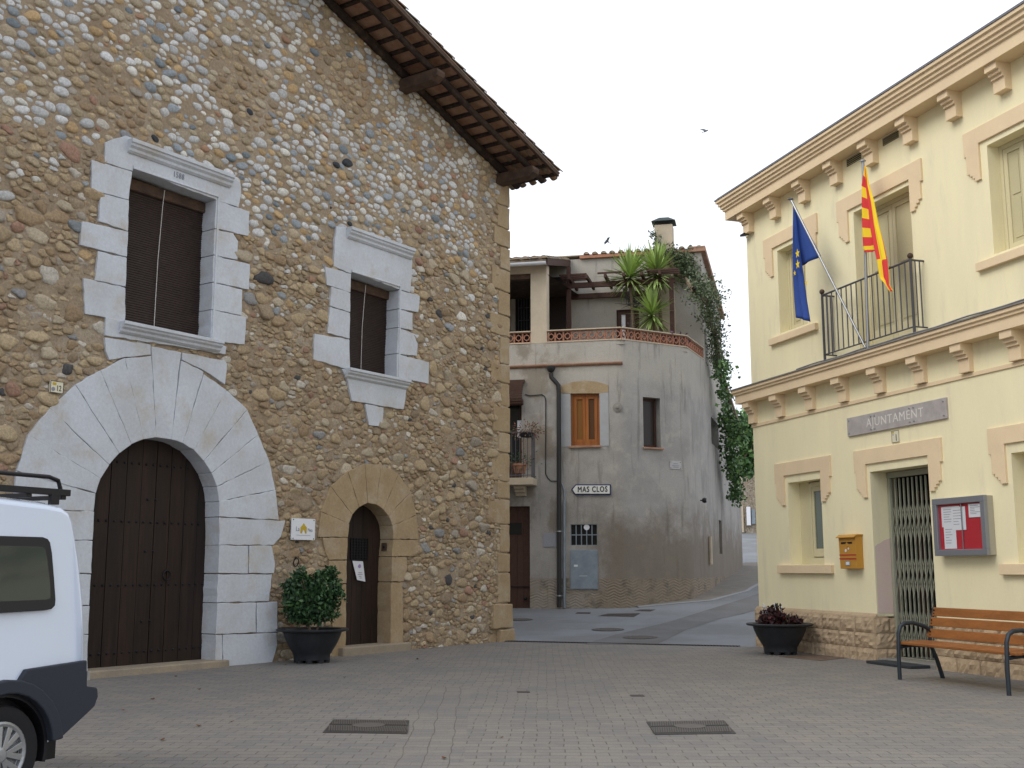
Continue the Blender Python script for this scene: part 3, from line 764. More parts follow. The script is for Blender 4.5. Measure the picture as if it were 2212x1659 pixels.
# --- windows
def window(conv, open_, blk, parent, nslat, seed, sill_pts, corn_pts, name='window', split=None):
    fr_ = blocks('window_surround', conv, blk, M['limestone'], parent, seed=seed)
    P = sp_(conv, open_)
    uL, uR = min(P[0][0], P[3][0]), max(P[1][0], P[2][0]); zt = max(P[0][1], P[1][1]); zb = min(P[2][1], P[3][1])
    mb = MB(); w = -.24
    # moulded inner frame
    for k, (d, pw) in enumerate(((.0, .022), (.035, .012))):
        for ua, ub_ in ((uL - .07 + d, uL - .045 + d), (uR + .045 - d, uR + .07 - d)):
            pass
    e = [(SW, 0), (SW + .018, .0), (SW + .018, .02), (SW + .010, .028), (SW + .010, .045), (SW + .0, .05)]
    mb.extr(SF, [(a, zt - .004 + b) for a, b in e], uL, uR + .02)
    mb.prism(SF, [(uR + .012, zb + .06), (uR + .048, zb + .10), (uR + .048, zt + .048), (uR + .012, zt + .01)], SW - .01, SW + .014)
    mb.build('moulding', M['limestone'], fr_)
    bl = MB(); bl.box(SF, uL - .03, uR + .03, w - .06, w - .03, zb - .03, zt + .03, 0)
    hgt = zt - zb - .16
    prof = []
    for i in range(nslat):
        z0 = zb + hgt * i / nslat; z1 = zb + hgt * (i + 1) / nslat
        bl.extr(SF, [(w - .03, z0), (w + .0, z0 + .003), (w + .004, z0 + (z1 - z0) * .5), (w - .004, z1 - .003), (w - .03, z1)], uL - .02, uR + .02, 0)
    b_ = bl.build('roller_blind', M['blind'], parent, recalc=True)
    bx = MB(); bx.box(SF, uL - .02, uR + .02, w - .03, w + .05, zt - .17, zt - .06, 0); bx.tube([SF.W(uL - .02, w + .02, zt - .19), SF.W(uR + .02, w + .02, zt - .19)], .035, 8)
    bx.build('blind_roll', M['beamend'], b_)
    cd = MB(); uc = uL + (uR - uL) * .46
    cd.tube([SF.W(uc + .02, w + .08, zt - .08), SF.W(uc + .015, w + .06, zt - .3), SF.W(uc + .0, w + .03, (zt + zb) / 2), SF.W(uc - .005, w + .025, zb + .02)], .006, 6)
    cd.build('pull_cord', M['cord'], b_)
    # sill and hood moulding, returned at the ends
    def mould(nm, a, b, h, pr, under):
        ua, za = SF.px(*a, SW); ub_, zb_ = SF.px(*b, SW); z = (za + zb_) / 2
        if under: prof = [(SW - .02, z), (SW + pr, z), (SW + pr, z - h * .28), (SW + pr * .8, z - h * .34), (SW + pr * .75, z - h * .5), (SW + pr * .45, z - h * .66), (SW + pr * .4, z - h * .84), (SW + pr * .12, z - h), (SW - .02, z - h)]
        m_ = MB(); m_.extr(SF, prof, ua, ub_); return m_.build(nm, M['limestone'], parent, bevel=.006)
    mould('hood', *corn_pts, .20, .12, True)
    mould('sill', *sill_pts, .17, .13, True)
    return uL, uR, zb, zt
w1 = window(c1, bigopen, bigwin, sh, 60, 3, (c1(545, 1462), c1(1000, 1562)), (c1(583, 640), c1(1052, 800)))
w2 = window(c2, swopen, swin, sh, 52, 4, ((746, 793), (878, 824)), (c2(423, 1038), c2(715, 1138)))
for k_, p_ in enumerate(swin2): blocks('sill_stone', dd, [p_], M['limestone'], sh, seed=6 + k_)
# carved date
mb = MB(); dc = SF.px(*c1(815, 802), SW); mb.add(*text_mesh('1588', SF, dc[0], dc[1], SW + .004, .125, .006, sx=.75, spacing=1.15))
mb.build('carved_date', M['greyink'], sh)

# --- roof: corbel beams, logs, battens, tiled soffit, tiles
OW = 1.05
UE = .42
def beam(u, zt, L, hw=.12, h=.24, m='beamend'):
    mb = MB()
    prof = [(-.3, zt - h), (L - .16, zt - h + .02), (L - .03, zt - h + .10), (L, zt - .07), (L - .03, zt), (-.3, zt)]
    mb.extr(SF, prof, u - hw, u + hw)
    return mb.build('corbel_beam', M[m], sh, bevel=.015)
for u in (-.33, -3.55, -6.8, -10.0): beam(u, rake(u) - .04, .98)
def rk(u, w, dz): return SF.W(u, w, rake(u) + dz)
mb = MB(); mb.tube([rk(.30 - i * .8 * 1, .06 + .01 * sin(i * 1.7), .075 + .012 * sin(i * 2.3)) for i in range(21)], [.085 + .008 * sin(i * 1.3) for i in range(21)], 12); mb.build('roof_log', M['beam'], sh, smooth=True)
mb = MB(); mb.tube([rk(.30 - i * .8, .70 + .012 * sin(i * 1.1 + 1), .06 + .014 * sin(i * 1.9)) for i in range(21)], [.068 + .007 * sin(i * 1.9) for i in range(21)], 12); mb.build('roof_log', M['beam'], sh, smooth=True)
nb = 0; u = .34
cs_, sn_ = 1 / sqrt(1 + RK * RK), -RK / sqrt(1 + RK * RK)
bt = MB()
while u > -16:
    for (w0, w1_) in ((-.1, OW - .05),):
        a = rake(u) + .155
        bt.hexa([SF.W(u - .03, w0, a + .03 * RK), SF.W(u + .03, w0, a - .03 * RK), SF.W(u + .03, w1_, a - .03 * RK), SF.W(u - .03, w1_, a + .03 * RK),
                 SF.W(u - .03, w0, a + .05 + .03 * RK), SF.W(u + .03, w0, a + .05 - .03 * RK), SF.W(u + .03, w1_, a + .05 - .03 * RK), SF.W(u - .03, w1_, a + .05 + .03 * RK)])
    u -= .335
bt.build('battens', M['beam'], sh)
so_ = MB()
def slab(mb, u0, u1, w0, w1_, d0, d1, m=0):
    mb.hexa([rk(u0, w0, d0), rk(u1, w0, d0), rk(u1, w1_, d0), rk(u0, w1_, d0), rk(u0, w0, d1), rk(u1, w0, d1), rk(u1, w1_, d1), rk(u0, w1_, d1)], m)
slab(so_, UL, UE, -.2, OW, .208, .235)
so_.build('soffit', M['soffit'], sh)
vb = MB(); slab(vb, UL, UE, OW - .05, OW + .015, .16, .25); vb.build('verge_board', M['beamend'], sh, bevel=.008)
# tiles: columns run down the slope (along u); covers over channels
def tile_cover(mb, p0, p1, side, up, r, seg=.36, n=5, lap=.06, m=0, thick=.012, cap=None):
    """one column of overlapping half-round cover tiles from p0 (top) to p1 (eave)"""
    p0, p1, side, up = Vector(p0), Vector(p1), Vector(side), Vector(up)
    d = p1 - p0; L = d.length; d.normalize(); k = max(1, int(L / seg))
    for i in range(k):
        a = p0 + d * (L * i / k); b = p0 + d * (L * (i + 1) / k + lap)
        lift0, lift1 = 0.0, .03
        jt = random.uniform(-.008, .008)
        ring = []
        for q, (c, ra, li) in enumerate(((a, r * .86, lift0), (b, r, lift1))):
            for rad_ in (ra, ra - thick):
                for j in range(n + 1):
                    t = pi * j / n
                    ring.append(tuple(c + side * (cos(t) * rad_ + jt) + up * (sin(t) * rad_ * .72 + li)))
        m1 = n + 1
        if cap is not None and ((cap == 0 and i == 0) or (cap == 1 and i == k - 1)):
            o_ = 0 if cap == 0 else 2 * m1
            dd0 = d * (.012 if cap == 0 else -.012)
            mb.add([tuple(Vector(ring[o_ + j]) + dd0) for j in range(m1)], [tuple(range(m1))], m)
        fs = []
        for j in range(n):
            fs.append((j, j + 1, 2 * m1 + j + 1, 2 * m1 + j))
            fs.append((m1 + j + 1, m1 + j, 3 * m1 + j, 3 * m1 + j + 1))
            fs.append((2 * m1 + j, 2 * m1 + j + 1, 3 * m1 + j + 1, 3 * m1 + j))
            fs.append((j + 1, j, m1 + j, m1 + j + 1))
        mb.add(ring, fs, m)
rt = MB()
slab(rt, UL, UE + .02, -14.3, OW + .02, .236, .262)
upv = Vector((-SF.U[0] * sn_, -SF.U[1] * sn_, cs_)).normalized()
for i in range(8):
    w = OW - .05 - i * .27
    tile_cover(rt, rk(UL, w, .27), rk(UE + .02, w, .27), (*SF.N, 0), upv, .10)
    if i: tile_cover(rt, rk(UE - 1.0, w + .135, .262), rk(UE + .07, w + .135, .262), (*SF.N, 0), -upv, .085)
for i in range(8, 50):
    w = OW - .05 - i * .27
    rt.tube([rk(UL, w, .27), rk(UE, w, .27)], .09, 8)
rt.build('roof_tiles', M['rooftile'], sh, recalc=False)
# the far slope of the roof (out of the picture)
fs_ = MB(); fs_.hexa([SF.W(UL, -14.3, rake(UL) + .2), SF.W(UL, OW, rake(UL) + .2), SF.W(-22.6, OW, rake(UL) - 1.6), SF.W(-22.6, -14.3, rake(UL) - 1.6),
   SF.W(UL, -14.3, rake(UL) + .27), SF.W(UL, OW, rake(UL) + .27), SF.W(-22.6, OW, rake(UL) - 1.5), SF.W(-22.6, -14.3, rake(UL) - 1.5)])
fs_.build('roof_slab', M['rooftile'], sh)

# --- things fixed to the wall
def plate(name, label, cat, fr, a, b, w, th, mt, rim=None, rimw=.008):
    """upright plate between pixel corners a (top left) and b (bottom right)"""
    ua, za = fr.px(*a, w); ub_, zb_ = fr.px(*b, w)
    t = thing(name, label, cat, fr.W((ua + ub_) / 2, w, zb_))
    mb = MB(); mb.box(fr, ua, ub_, w - th, w, zb_, za); mb.build('plate', mt, t, bevel=.002)
    if rim:
        r_ = MB()
        for x0, x1, y0, y1 in ((ua, ub_, za - rimw, za), (ua, ub_, zb_, zb_ + rimw), (ua, ua + rimw, zb_ + rimw, za - rimw), (ub_ - rimw, ub_, zb_ + rimw, za - rimw)):
            r_.box(fr, x0, x1, w, w + .003, y0, y1)
        r_.build('rim', rim, t)
    return t, ua, ub_, zb_, za
t, ua, ub_, zb_, za = plate('house_number', 'cream tile with number 12 on the cobblestone wall left of the white arch', 'house number', SF, c3(232, 242), c3(288, 304), .075, .03, M['cream'], M['ink'], .006)
mb = MB(); mb.add(*text_mesh('12', SF, ua + (ub_ - ua) * .64, zb_ + (za - zb_) * .40, .078, (za - zb_) * .66, .003, sx=.75)); mb.build('numerals', M['ink'], t)
mb = MB(); mb.box(SF, ua + .03, ua + .03 + (ub_ - ua) * .28, .0752, .078, za - .055, za - .02, 0); mb.lathe(SF.W(ua + (ub_ - ua) * .22, .075, za - .11), [(.028, 0), (.028, .003)], 10, 1, ax=(*SF.N, 0), a2=(0, 0, 1)); mb.build('crest', [M['gold'], M['greyink']], t)

t, ua, ub_, zb_, za = plate('guesthouse_sign', 'square white enamel sign with yellow house emblem between the two arched doors', 'sign', SF, (631, 1119), (680, 1167), .10, .025, M['white'])
e = MB(); cu_ = (ua + ub_) / 2; cz_ = (za + zb_) / 2; s = (ub_ - ua)
e.prism(SF, [(cu_ - .13 * s, cz_ - .13 * s), (cu_ - .135 * s, cz_ + .06 * s), (cu_ - .07 * s, cz_ + .11 * s), (cu_, cz_ + .19 * s), (cu_ + .07 * s, cz_ + .11 * s), (cu_ + .135 * s, cz_ + .06 * s), (cu_ + .13 * s, cz_ - .13 * s), (cu_ + .07 * s, cz_ - .13 * s), (cu_ + .035 * s, cz_ - .04 * s), (cu_, cz_ - .02 * s), (cu_ - .035 * s, cz_ - .04 * s), (cu_ - .07 * s, cz_ - .13 * s)], .1002, .1035)
e.build('emblem', M['gold'], t)
e = MB(); e.add(*text_mesh('La', SF, cu_ - .25 * s, cz_ - .0 * s, .102, s * .2, .003, sx=.9)); e.add(*text_mesh('Plaça', SF, cu_ + .28 * s, cz_ - .02 * s, .102, s * .13, .003, sx=.8)); e.box(SF, cu_ - .3 * s, cu_ + .3 * s, .1, .1025, cz_ - .19 * s, cz_ - .18 * s); e.build('lettering', M['greyink'], t)
e = MB()
for sx_ in (-1, 1):
    for sz in (-1, 1): e.lathe(SF.W(cu_ + sx_ * s * .44, .1, cz_ + sz * (za - zb_) * .44), [(.010, -.002), (.010, .004), (.004, .007)], 8, ax=(*SF.N, 0), a2=(0, 0, 1))
e.build('screws', M['iron'], t)

a = SF.px(*c4(563, 918), RV + .02); b = SF.px(*c4(628, 1035), RV + .02)
t = thing('paper_notice', 'white printed paper notice pinned to the small arched wooden door', 'notice', SF.W((a[0] + b[0]) / 2, RV + .02, b[1]))
mb = MB()
q = [SF.px(*c4(X, Y), RV + .02) for X, Y in ((560, 917), (620, 920), (630, 1036), (580, 1026))]
mb.add([SF.W(q[0][0], RV + .012, q[0][1]), SF.W(q[1][0], RV + .012, q[1][1]), SF.W(q[2][0], RV + .028, q[2][1]), SF.W(q[3][0], RV + .04, q[3][1])] + [SF.W(q[0][0], RV + .010, q[0][1]), SF.W(q[1][0], RV + .010, q[1][1]), SF.W(q[2][0], RV + .026, q[2][1]), SF.W(q[3][0], RV + .038, q[3][1])], [(0, 1, 2, 3), (7, 6, 5, 4), (0, 4, 5, 1), (1, 5, 6, 2), (2, 6, 7, 3), (3, 7, 4, 0)])
mb.build('sheet', M['paper'], t)
mb = MB(); cx_ = (a[0] + b[0]) / 2 + .01; hh = a[1] - b[1]
for k, (f_, l_) in enumerate(((.42, .09), (.33, .12), (.24, .07), (.16, .10))): mb.box(SF, cx_ - l_ / 2 + .01, cx_ + l_ / 2 + .01, RV + .03, RV + .032, b[1] + hh * f_, b[1] + hh * f_ + .009)
mb.build('printing', M['greyink'], t)
mb = MB(); mb.lathe(SF.W(cx_, RV + .022, b[1] + hh * .75), [(.035, 0), (.035, .003)], 10, ax=(*SF.N, 0), a2=(0, 0, 1)); mb.build('emblem', mat('violet print', (.35, .25, .5), bump=0), t)

c = SF.px(*c4(237, 925), .05)
t = MB(); t.tube([SF.W(c[0] + .055 * cos(x), .05 + .012 * sin(x), c[1] + .065 * sin(x)) for x in np.linspace(0, 2 * pi, 15)], .009, 6, cap=False); t.ball(SF.W(c[0], .045, c[1] + .07), .02, 8)
tag(t.build('tethering_ring', M['iron'], smooth=True), 'black iron tethering ring in the cobblestone wall above the potted shrub', 'iron ring')

# ------------------------------------------------------------------ town hall (u grows towards the camera)
YF = Fr(gpt(1637, 1396), -17.7 + 180)
def A_(X, Y): return (1505 + X * .33145, 314.2 + Y * .33145)
def B_(X, Y): return (1583.6 + X * .33145, Y * .33145)
def C_(X, Y): return (1583.6 + X * .42605, 824.8 + Y * .42605)
UY = 13.0; U0 = .10
th = thing('town_hall', 'cream yellow two storey town hall with peach corbelled cornices and stone plinth', 'town hall', YF.W(6, 0, 0))
def rect(u0, u1, z0, z1): return [(u0, z0), (u1, z0), (u1, z1), (u0, z1)]
wins_up = [(1.23, 2.17, 5.80, 7.40), (6.93, 7.87, 5.80, 7.40)]
wins_lo = [(1.28, 2.36, 1.52, 3.00), (6.98, 8.06, 1.52, 3.00)]
balc = (3.69, 5.19, 4.98, 7.40)
doorO = (3.79, 5.24, -.2, 3.00)
wl = MB()
wl.holes(YF, [(U0, .70), (doorO[0], .70), (doorO[0], doorO[3]), (doorO[1], doorO[3]), (doorO[1], .70), (UY, .70), (UY, 8.6), (U0, 8.6)],
         [rect(*w) for w in wins_up + wins_lo + [balc]], 0, .30)
# door reveals
for ud in (doorO[0], doorO[1]): wl.add([YF.W(ud, 0, .70), YF.W(ud, -.5, .70), YF.W(ud, -.5, 3.0), YF.W(ud, 0, 3.0)], [(0, 1, 2, 3)])
wl.add([YF.W(doorO[0], 0, 3), YF.W(doorO[0], -.5, 3), YF.W(doorO[1], -.5, 3), YF.W(doorO[1], 0, 3)], [(0, 1, 2, 3)])
wl.add([YF.W(U0, 0, -.2), YF.W(U0, -8, -.2), YF.W(U0, -8, 8.6), YF.W(U0, 0, 8.6)], [(3, 2, 1, 0)])
wl.add([YF.W(UY, 0, -.2), YF.W(UY, -8, -.2), YF.W(UY, -8, 8.6), YF.W(UY, 0, 8.6)], [(0, 1, 2, 3)])
wl.add([YF.W(U0, -8, -.2), YF.W(UY, -8, -.2), YF.W(UY, -8, 8.6), YF.W(U0, -8, 8.6)], [(0, 1, 2, 3)])
wl.build('wall', M['yplaster'], th, recalc=False)
# plinth of split blocks
pl = MB(); r = random.Random(5)
def course(u0, u1, z0, z1, fr, seedw, front=.06):
    u = u0 - r.uniform(0, .2)
    while u < u1:
        L = r.uniform(.38, .62); a, b = max(u, u0), min(u + L, u1)
        if b - a > .03:
            nx, nz = max(2, int((b - a) / .05)), 5
            vs = []
            for i in range(nx + 1):
                for j in range(nz + 1):
                    e = i in (0, nx) or j in (0, nz)
                    vs.append(fr.W(a + .004 + (b - a - .008) * i / nx, front + (0 if e else r.uniform(.004, .035)), z0 + .004 + (z1 - z0 - .008) * j / nz))
            fs = [(i * (nz + 1) + j, (i + 1) * (nz + 1) + j, (i + 1) * (nz + 1) + j + 1, i * (nz + 1) + j + 1) for i in range(nx) for j in range(nz)]
            pl.add(vs, fs)
            pl.hexa([fr.W(a + .004, -.1, z0 + .004), fr.W(b - .004, -.1, z0 + .004), fr.W(b - .004, front - .002, z0 + .004), fr.W(a + .004, front - .002, z0 + .004),
                     fr.W(a + .004, -.1, z1 - .004), fr.W(b - .004, -.1, z1 - .004), fr.W(b - .004, front - .002, z1 - .004), fr.W(a + .004, front - .002, z1 - .004)])
        u += L
for (a, b) in ((U0 - .07, doorO[0]), (doorO[1], UY)):
    for z0, z1 in ((-.15, .20), (.20, .44), (.44, .68)): course(a, b, z0, z1, YF, 0)
    pl.hexa([YF.W(a, -.15, .68), YF.W(b, -.15, .68), YF.W(b, .055, .68), YF.W(a, .055, .68), YF.W(a, -.15, .745), YF.W(b, -.15, .745), YF.W(b, .004, .745), YF.W(a, .004, .745)])
    pl.hexa([YF.W(a + .01, -.2, -.2), YF.W(b - .01, -.2, -.2), YF.W(b - .01, .045, -.2), YF.W(a + .01, .045, -.2), YF.W(a + .01, -.2, .70), YF.W(b - .01, -.2, .70), YF.W(b - .01, .045, .70), YF.W(a + .01, .045, .70)])
jf = Fr(YF.W(doorO[0], .055, 0)[:2], 0); jf.U = (-YF.N[0], -YF.N[1]); jf.N = YF.U          # jamb face of the doorway
for z0, z1 in ((-.15, .20), (.20, .44), (.44, .68)): course(0, .5, z0, z1, jf, 0, .02)
pl.build('plinth', M['splitstone'], th, recalc=False)
pk = MB(); pv = [(-.47, .75), (-.02, .75), (-.02, 1.80), (-.07, 1.84), (-.13, 1.86), (-.19, 1.90), (-.26, 1.92), (-.47, 1.98)]
pk.add([YF.W(doorO[0] + .004, w_, z_) for w_, z_ in pv], [tuple(range(8))])
pk.build('repainted_jamb', mat('faded pink patch', (.70, .54, .50), col2=(.70, .58, .46), scale=3, rough=.9, var=.03, bump=.15), th)
st2 = MB(); st2.box(YF, doorO[0] - .02, doorO[1] + .02, -.9, .04, -.2, .06); st2.build('door_step', M['concrete'], th, bevel=.01)

def hood(u0, u1, zt, nm='window_hood', drop=.42):
    """stepped label moulding; u0,u1 the outer edges"""
    o = [(0, 0), (0, -.36), (.045, -.36), (.045, -.36 - drop * .66), (.10, -.36 - drop * .66), (.10, -.36 - drop * .77), (.155, -.36 - drop * .77), (.155, -.36 - drop * .88), (.20, -.36 - drop * .88), (.20, -.36 - drop)]
    L = [(u0 + a, zt + b) for a, b in o] + [(u0 + .31, zt - .36 - drop), (u0 + .31, zt - .24)]
    R = [(2 * ((u0 + u1) / 2) - a, b) for a, b in L][::-1]
    mb = MB(); mb.prism(YF, L + R, -.01, .035)
    return mb.build(nm, M['ytrim'], th, bevel=.004)
for c_, hw, zt in ((1.70, .925, 7.725), (4.385, 1.14, 7.715), (7.41, .925, 7.725), (1.795, .91, 3.375), (4.495, 1.095, 3.37), (7.49, .91, 3.375)): hood(c_ - hw, c_ + hw, zt)
def sill(u0, u1, z0, z1):
    mb = MB(); mb.box(YF, u0, u1, -.30, .075, z0, z1); mb.build('window_sill', M['ytrim'], th, bevel=.006)
sill(.91, 2.5, 5.62, 5.745); sill(6.62, 8.2, 5.62, 5.745); sill(.92, 2.65, 1.37, 1.515); sill(6.68, 8.4, 1.37, 1.515)

def win(u0, u1, z0, z1, w=-.20, glassm='shutter', leaves=2, door=False):
    f = MB(); fw = .065
    f.box(YF, u0, u0 + fw, w - .05, w, z0, z1); f.box(YF, u1 - fw, u1, w - .05, w, z0, z1); f.box(YF, u0 + fw, u1 - fw, w - .05, w, z1 - fw, z1)
    if not door: f.box(YF, u0 + fw, u1 - fw, w - .05, w + .01, z0, z0 + .07)
    o = f.build('balcony_door' if door else 'window', M['ygap'], th, bevel=.004)
    a, b = u0 + fw, u1 - fw; n = leaves
    for i in range(n):
        c0 = a + (b - a) * i / n + .004; c1_ = a + (b - a) * (i + 1) / n - .004; lf = MB(); q = .075; zb_ = z0 + (.0 if door else .07); zt = z1 - fw - .004
        lf.box(YF, c0, c0 + q, w - .04, w - .008, zb_, zt); lf.box(YF, c1_ - q, c1_, w - .04, w - .008, zb_, zt)
        lf.box(YF, c0 + q, c1_ - q, w - .04, w - .008, zt - q, zt); lf.box(YF, c0 + q, c1_ - q, w - .04, w - .008, zb_, zb_ + (.36 if door else q))
        if door: lf.box(YF, c0 + q + .05, c1_ - q - .05, w - .008, w + .004, zb_ + .09, zb_ + .27)
        lf.build('sash', M['ygap'], o, bevel=.003)
        g_ = MB(); zl = zb_ + (.36 if door else q)
        if glassm == 'shutter':
            g_.box(YF, c0 + q, c1_ - q, w - .036, w - .028, zl, zt - q, 0)
            g_.box(YF, c0 + q + .05, c1_ - q - .05, w - .028, w - .018, zl + .06, (zl + zt - q) / 2 - .03, 0)
            g_.box(YF, c0 + q + .05, c1_ - q - .05, w - .028, w - .018, (zl + zt - q) / 2 + .03, zt - q - .06, 0)
        else: g_.box(YF, c0 + q, c1_ - q, w - .036, w - .028, zl, zt - q)
        g_.build('shutter' if glassm == 'shutter' else 'pane', M[glassm], o, bevel=.003 if glassm == 'shutter' else 0)
    return o
win(1.23, 2.17, 5.80, 7.40); win(6.93, 7.87, 5.80, 7.40)
win(*balc, door=True)
# the two ground floor windows: narrow frosted pane and a fixed post
for du in (0, 5.7):
    u0, u1 = 1.28 + du, 2.36 + du
    f = MB(); w = -.22
    f.box(YF, u0, u1, w - .08, w - .05, 1.52, 3.0); f.box(YF, u0 + .32, u1, w - .05, w + .02, 1.52, 1.64); f.box(YF, u0 + .32, u0 + .40, w - .05, w, 1.64, 2.96); f.box(YF, u1 - .06, u1, w - .05, w + .02, 1.64, 3.0)
    f.box(YF, u0 + .40, u1 - .06, w - .05, w, 2.9, 2.98); f.box(YF, u0 + .80, u0 + .88, w - .05, w, 1.64, 2.9); f.box(YF, u0, u0 + .32, w - .05, w - .02, 1.52, 3.0)
    o = f.build('window', M['ygap'], th, bevel=.004)
    s_ = MB(); s_.box(YF, u0 + .40, u0 + .47, w - .04, w - .015, 1.66, 2.9); s_.box(YF, u0 + .73, u0 + .80, w - .04, w - .015, 1.66, 2.9); s_.box(YF, u0 + .47, u0 + .73, w - .04, w - .015, 2.82, 2.9); s_.box(YF, u0 + .47, u0 + .73, w - .04, w - .015, 1.66, 1.80)
    s_.build('sash', M['ygap'], o, bevel=.003)
    g_ = MB(); g_.box(YF, u0 + .47, u0 + .73, w - .045, w - .035, 1.80, 2.82); g_.build('pane', M['greenglass'], o)
    g_ = MB(); g_.box(YF, u0 + .88, u1 - .06, w - .045, w - .035, 1.66, 2.9); g_.build('pane', M['shutter'], o)

# cornices: profile runs along the front and round the free end
def cornice(name, prof, m, u0, parent=th, mats=None):
    """profile (w, z); mitred at the free corner"""
    n = len(prof); vs = []
    for k, (uu, back) in enumerate(((UY, False), (None, False), (None, True))):
        for w, z in prof:
            if k == 0: vs.append(YF.W(UY, w, z))
            elif k == 1: vs.append(YF.W(u0 - w, w, z))
            else: vs.append(YF.W(u0 - w, -8, z))
    fs = []
    for s_ in range(2):
        for i in range(n): fs.append((s_ * n + i, s_ * n + (i + 1) % n, (s_ + 1) * n + (i + 1) % n, (s_ + 1) * n + i))
    fs += [tuple(range(n)), tuple(range(3 * n - 1, 2 * n - 1, -1))]
    mb = MB(); mb.add(vs, fs); return mb.build(name, m, parent)
UP = [(-.05, 8.40), (.30, 8.40), (.30, 8.57), (.335, 8.585), (.335, 8.625), (.37, 8.64), (.37, 8.685), (.405, 8.70), (.405, 8.755), (.44, 8.77), (.44, 8.82), (-.05, 8.82)]
cornice('roof_cornice', UP, M['ytrim'], U0)
cornice('roof_edge', [(-.05, 8.823), (.455, 8.823), (.455, 8.85), (-.05, 8.90)], M['slate'], U0)
LO = [(-.0, 4.635), (.24, 4.635), (.24, 4.79), (.27, 4.80), (.27, 4.835), (.30, 4.85), (.30, 4.90), (-.0, 4.93)]
cornice('string_course', LO, M['ytrim'], U0)
cornice('ledge_flashing', [(0, 4.932), (.32, 4.902), (.32, 4.925), (0, 4.985)], M['concrete'], U0)
cornice('corbel_band', [(-.02, 4.16), (.022, 4.16), (.022, 4.215), (-.02, 4.215)], M['ytrim'], U0)
# corbels: one, then copies
def corbel_prof(zt, s=1.0, wm=.26):
    return [(-.02, zt), (wm, zt), (wm, zt - .105 * s), (wm - .055, zt - .105 * s), (wm - .055, zt - .155 * s), (wm - .10, zt - .155 * s), (wm - .10, zt - .205 * s), (wm - .135, zt - .205 * s), (wm - .135, zt - .39 * s), (-.02, zt - .39 * s)]
def corbel_row(zt, us, wm, s=1.0):
    mb = MB(); mb.extr(YF, corbel_prof(zt, s, wm), us[0] - .115, us[0] + .115)
    c0 = mb.build('corbel', M['ytrim'], th, bevel=.004)
    for u in us[1:]: part_copy(c0, (YF.U[0] * (u - us[0]), YF.U[1] * (u - us[0]), 0))
    return c0
cu0 = corbel_row(8.402, [.30 + 1.012 * i for i in range(13)], .255)
cl0 = corbel_row(4.637, [.18 + 1.012 * i for i in range(13)], .215, 1.05)
for c0, zt, wm, s in ((cu0, 8.402, .255, 1), (cl0, 4.637, .215, 1.05)):      # and round the corner
    ef = Fr(YF.W(U0, 0, 0)[:2], 0); ef.U = (-YF.N[0], -YF.N[1]); ef.N = (-YF.U[0], -YF.U[1])
    mb = MB(); mb.extr(ef, corbel_prof(zt, s, wm), .05, .28); e0 = mb.build('corbel', M['ytrim'], th, bevel=.004)
    for k in range(1, 7): part_copy(e0, (ef.U[0] * k * 1.1, ef.U[1] * k * 1.1, 0))
rf = MB()
c4p = [YF.W(U0 - .42, .42, 8.88), YF.W(UY, .42, 8.88), YF.W(UY, -8, 8.88), YF.W(U0 - .42, -8, 8.88)]
rd = [YF.W(U0 + 3, -3.8, 10.1), YF.W(UY, -3.8, 10.1)]
rf.add(c4p + rd, [(0, 1, 5, 4), (1, 2, 5), (2, 3, 4, 5), (3, 0, 4), (3, 2, 1, 0)])
rf.build('roof', M['rooftile'], th)
# vents under the eaves
for a, b in ((3.58, 3.99), (4.59, 5.00)):
    v = MB(); v.box(YF, a, b, -.005, .004, 8.25, 8.38, 0)
    for k in range(4): v.box(YF, a, b, .004, .012, 8.26 + k * .033, 8.268 + k * .033, 1)
    v.build('vent', [M['dark'], M['shutter']], th)

# folding gate
gt = MB(); w = -.33; a, b = doorO[0] + .02, doorO[1] - .02
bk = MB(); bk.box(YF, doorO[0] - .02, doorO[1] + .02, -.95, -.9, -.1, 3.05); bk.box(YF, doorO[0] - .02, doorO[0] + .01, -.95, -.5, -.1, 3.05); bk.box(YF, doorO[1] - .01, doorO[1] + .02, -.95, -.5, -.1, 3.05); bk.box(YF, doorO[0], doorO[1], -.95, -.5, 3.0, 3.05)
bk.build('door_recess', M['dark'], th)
dd_ = MB()
for i in range(2):
    c0 = a + .03 + i * (b - a) / 2; c1_ = c0 + (b - a) / 2 - .04
    dd_.box(YF, c0, c0 + .09, -.86, -.80, .08, 2.7); dd_.box(YF, c1_ - .09, c1_, -.86, -.80, .08, 2.7); dd_.box(YF, c0 + .09, c1_ - .09, -.86, -.80, .08, .8); dd_.box(YF, c0 + .09, c1_ - .09, -.86, -.80, 2.55, 2.7)
dd_.build('entrance_door', M['brownwood'], th)
gf = MB(); gf.box(YF, a, a + .06, w - .03, w + .03, .07, 2.92); gf.box(YF, b - .05, b, w - .03, w + .03, .07, 2.92); gf.box(YF, a, b, w - .04, w + .04, 2.90, 2.99); gf.box(YF, a, b, w - .03, w + .03, .062, .075)
gate = gf.build('folding_gate', M['gate'], th, bevel=.003)
NB = 12; sp = (b - a - .11) / NB
for i in range(NB + 1):
    u = a + .06 + sp * i
    gt.box(YF, u - .011, u + .011, w - .012, w + .012, .09, 2.88)
gt.build('gate_bars', M['gate'], gate)
gl = MB()
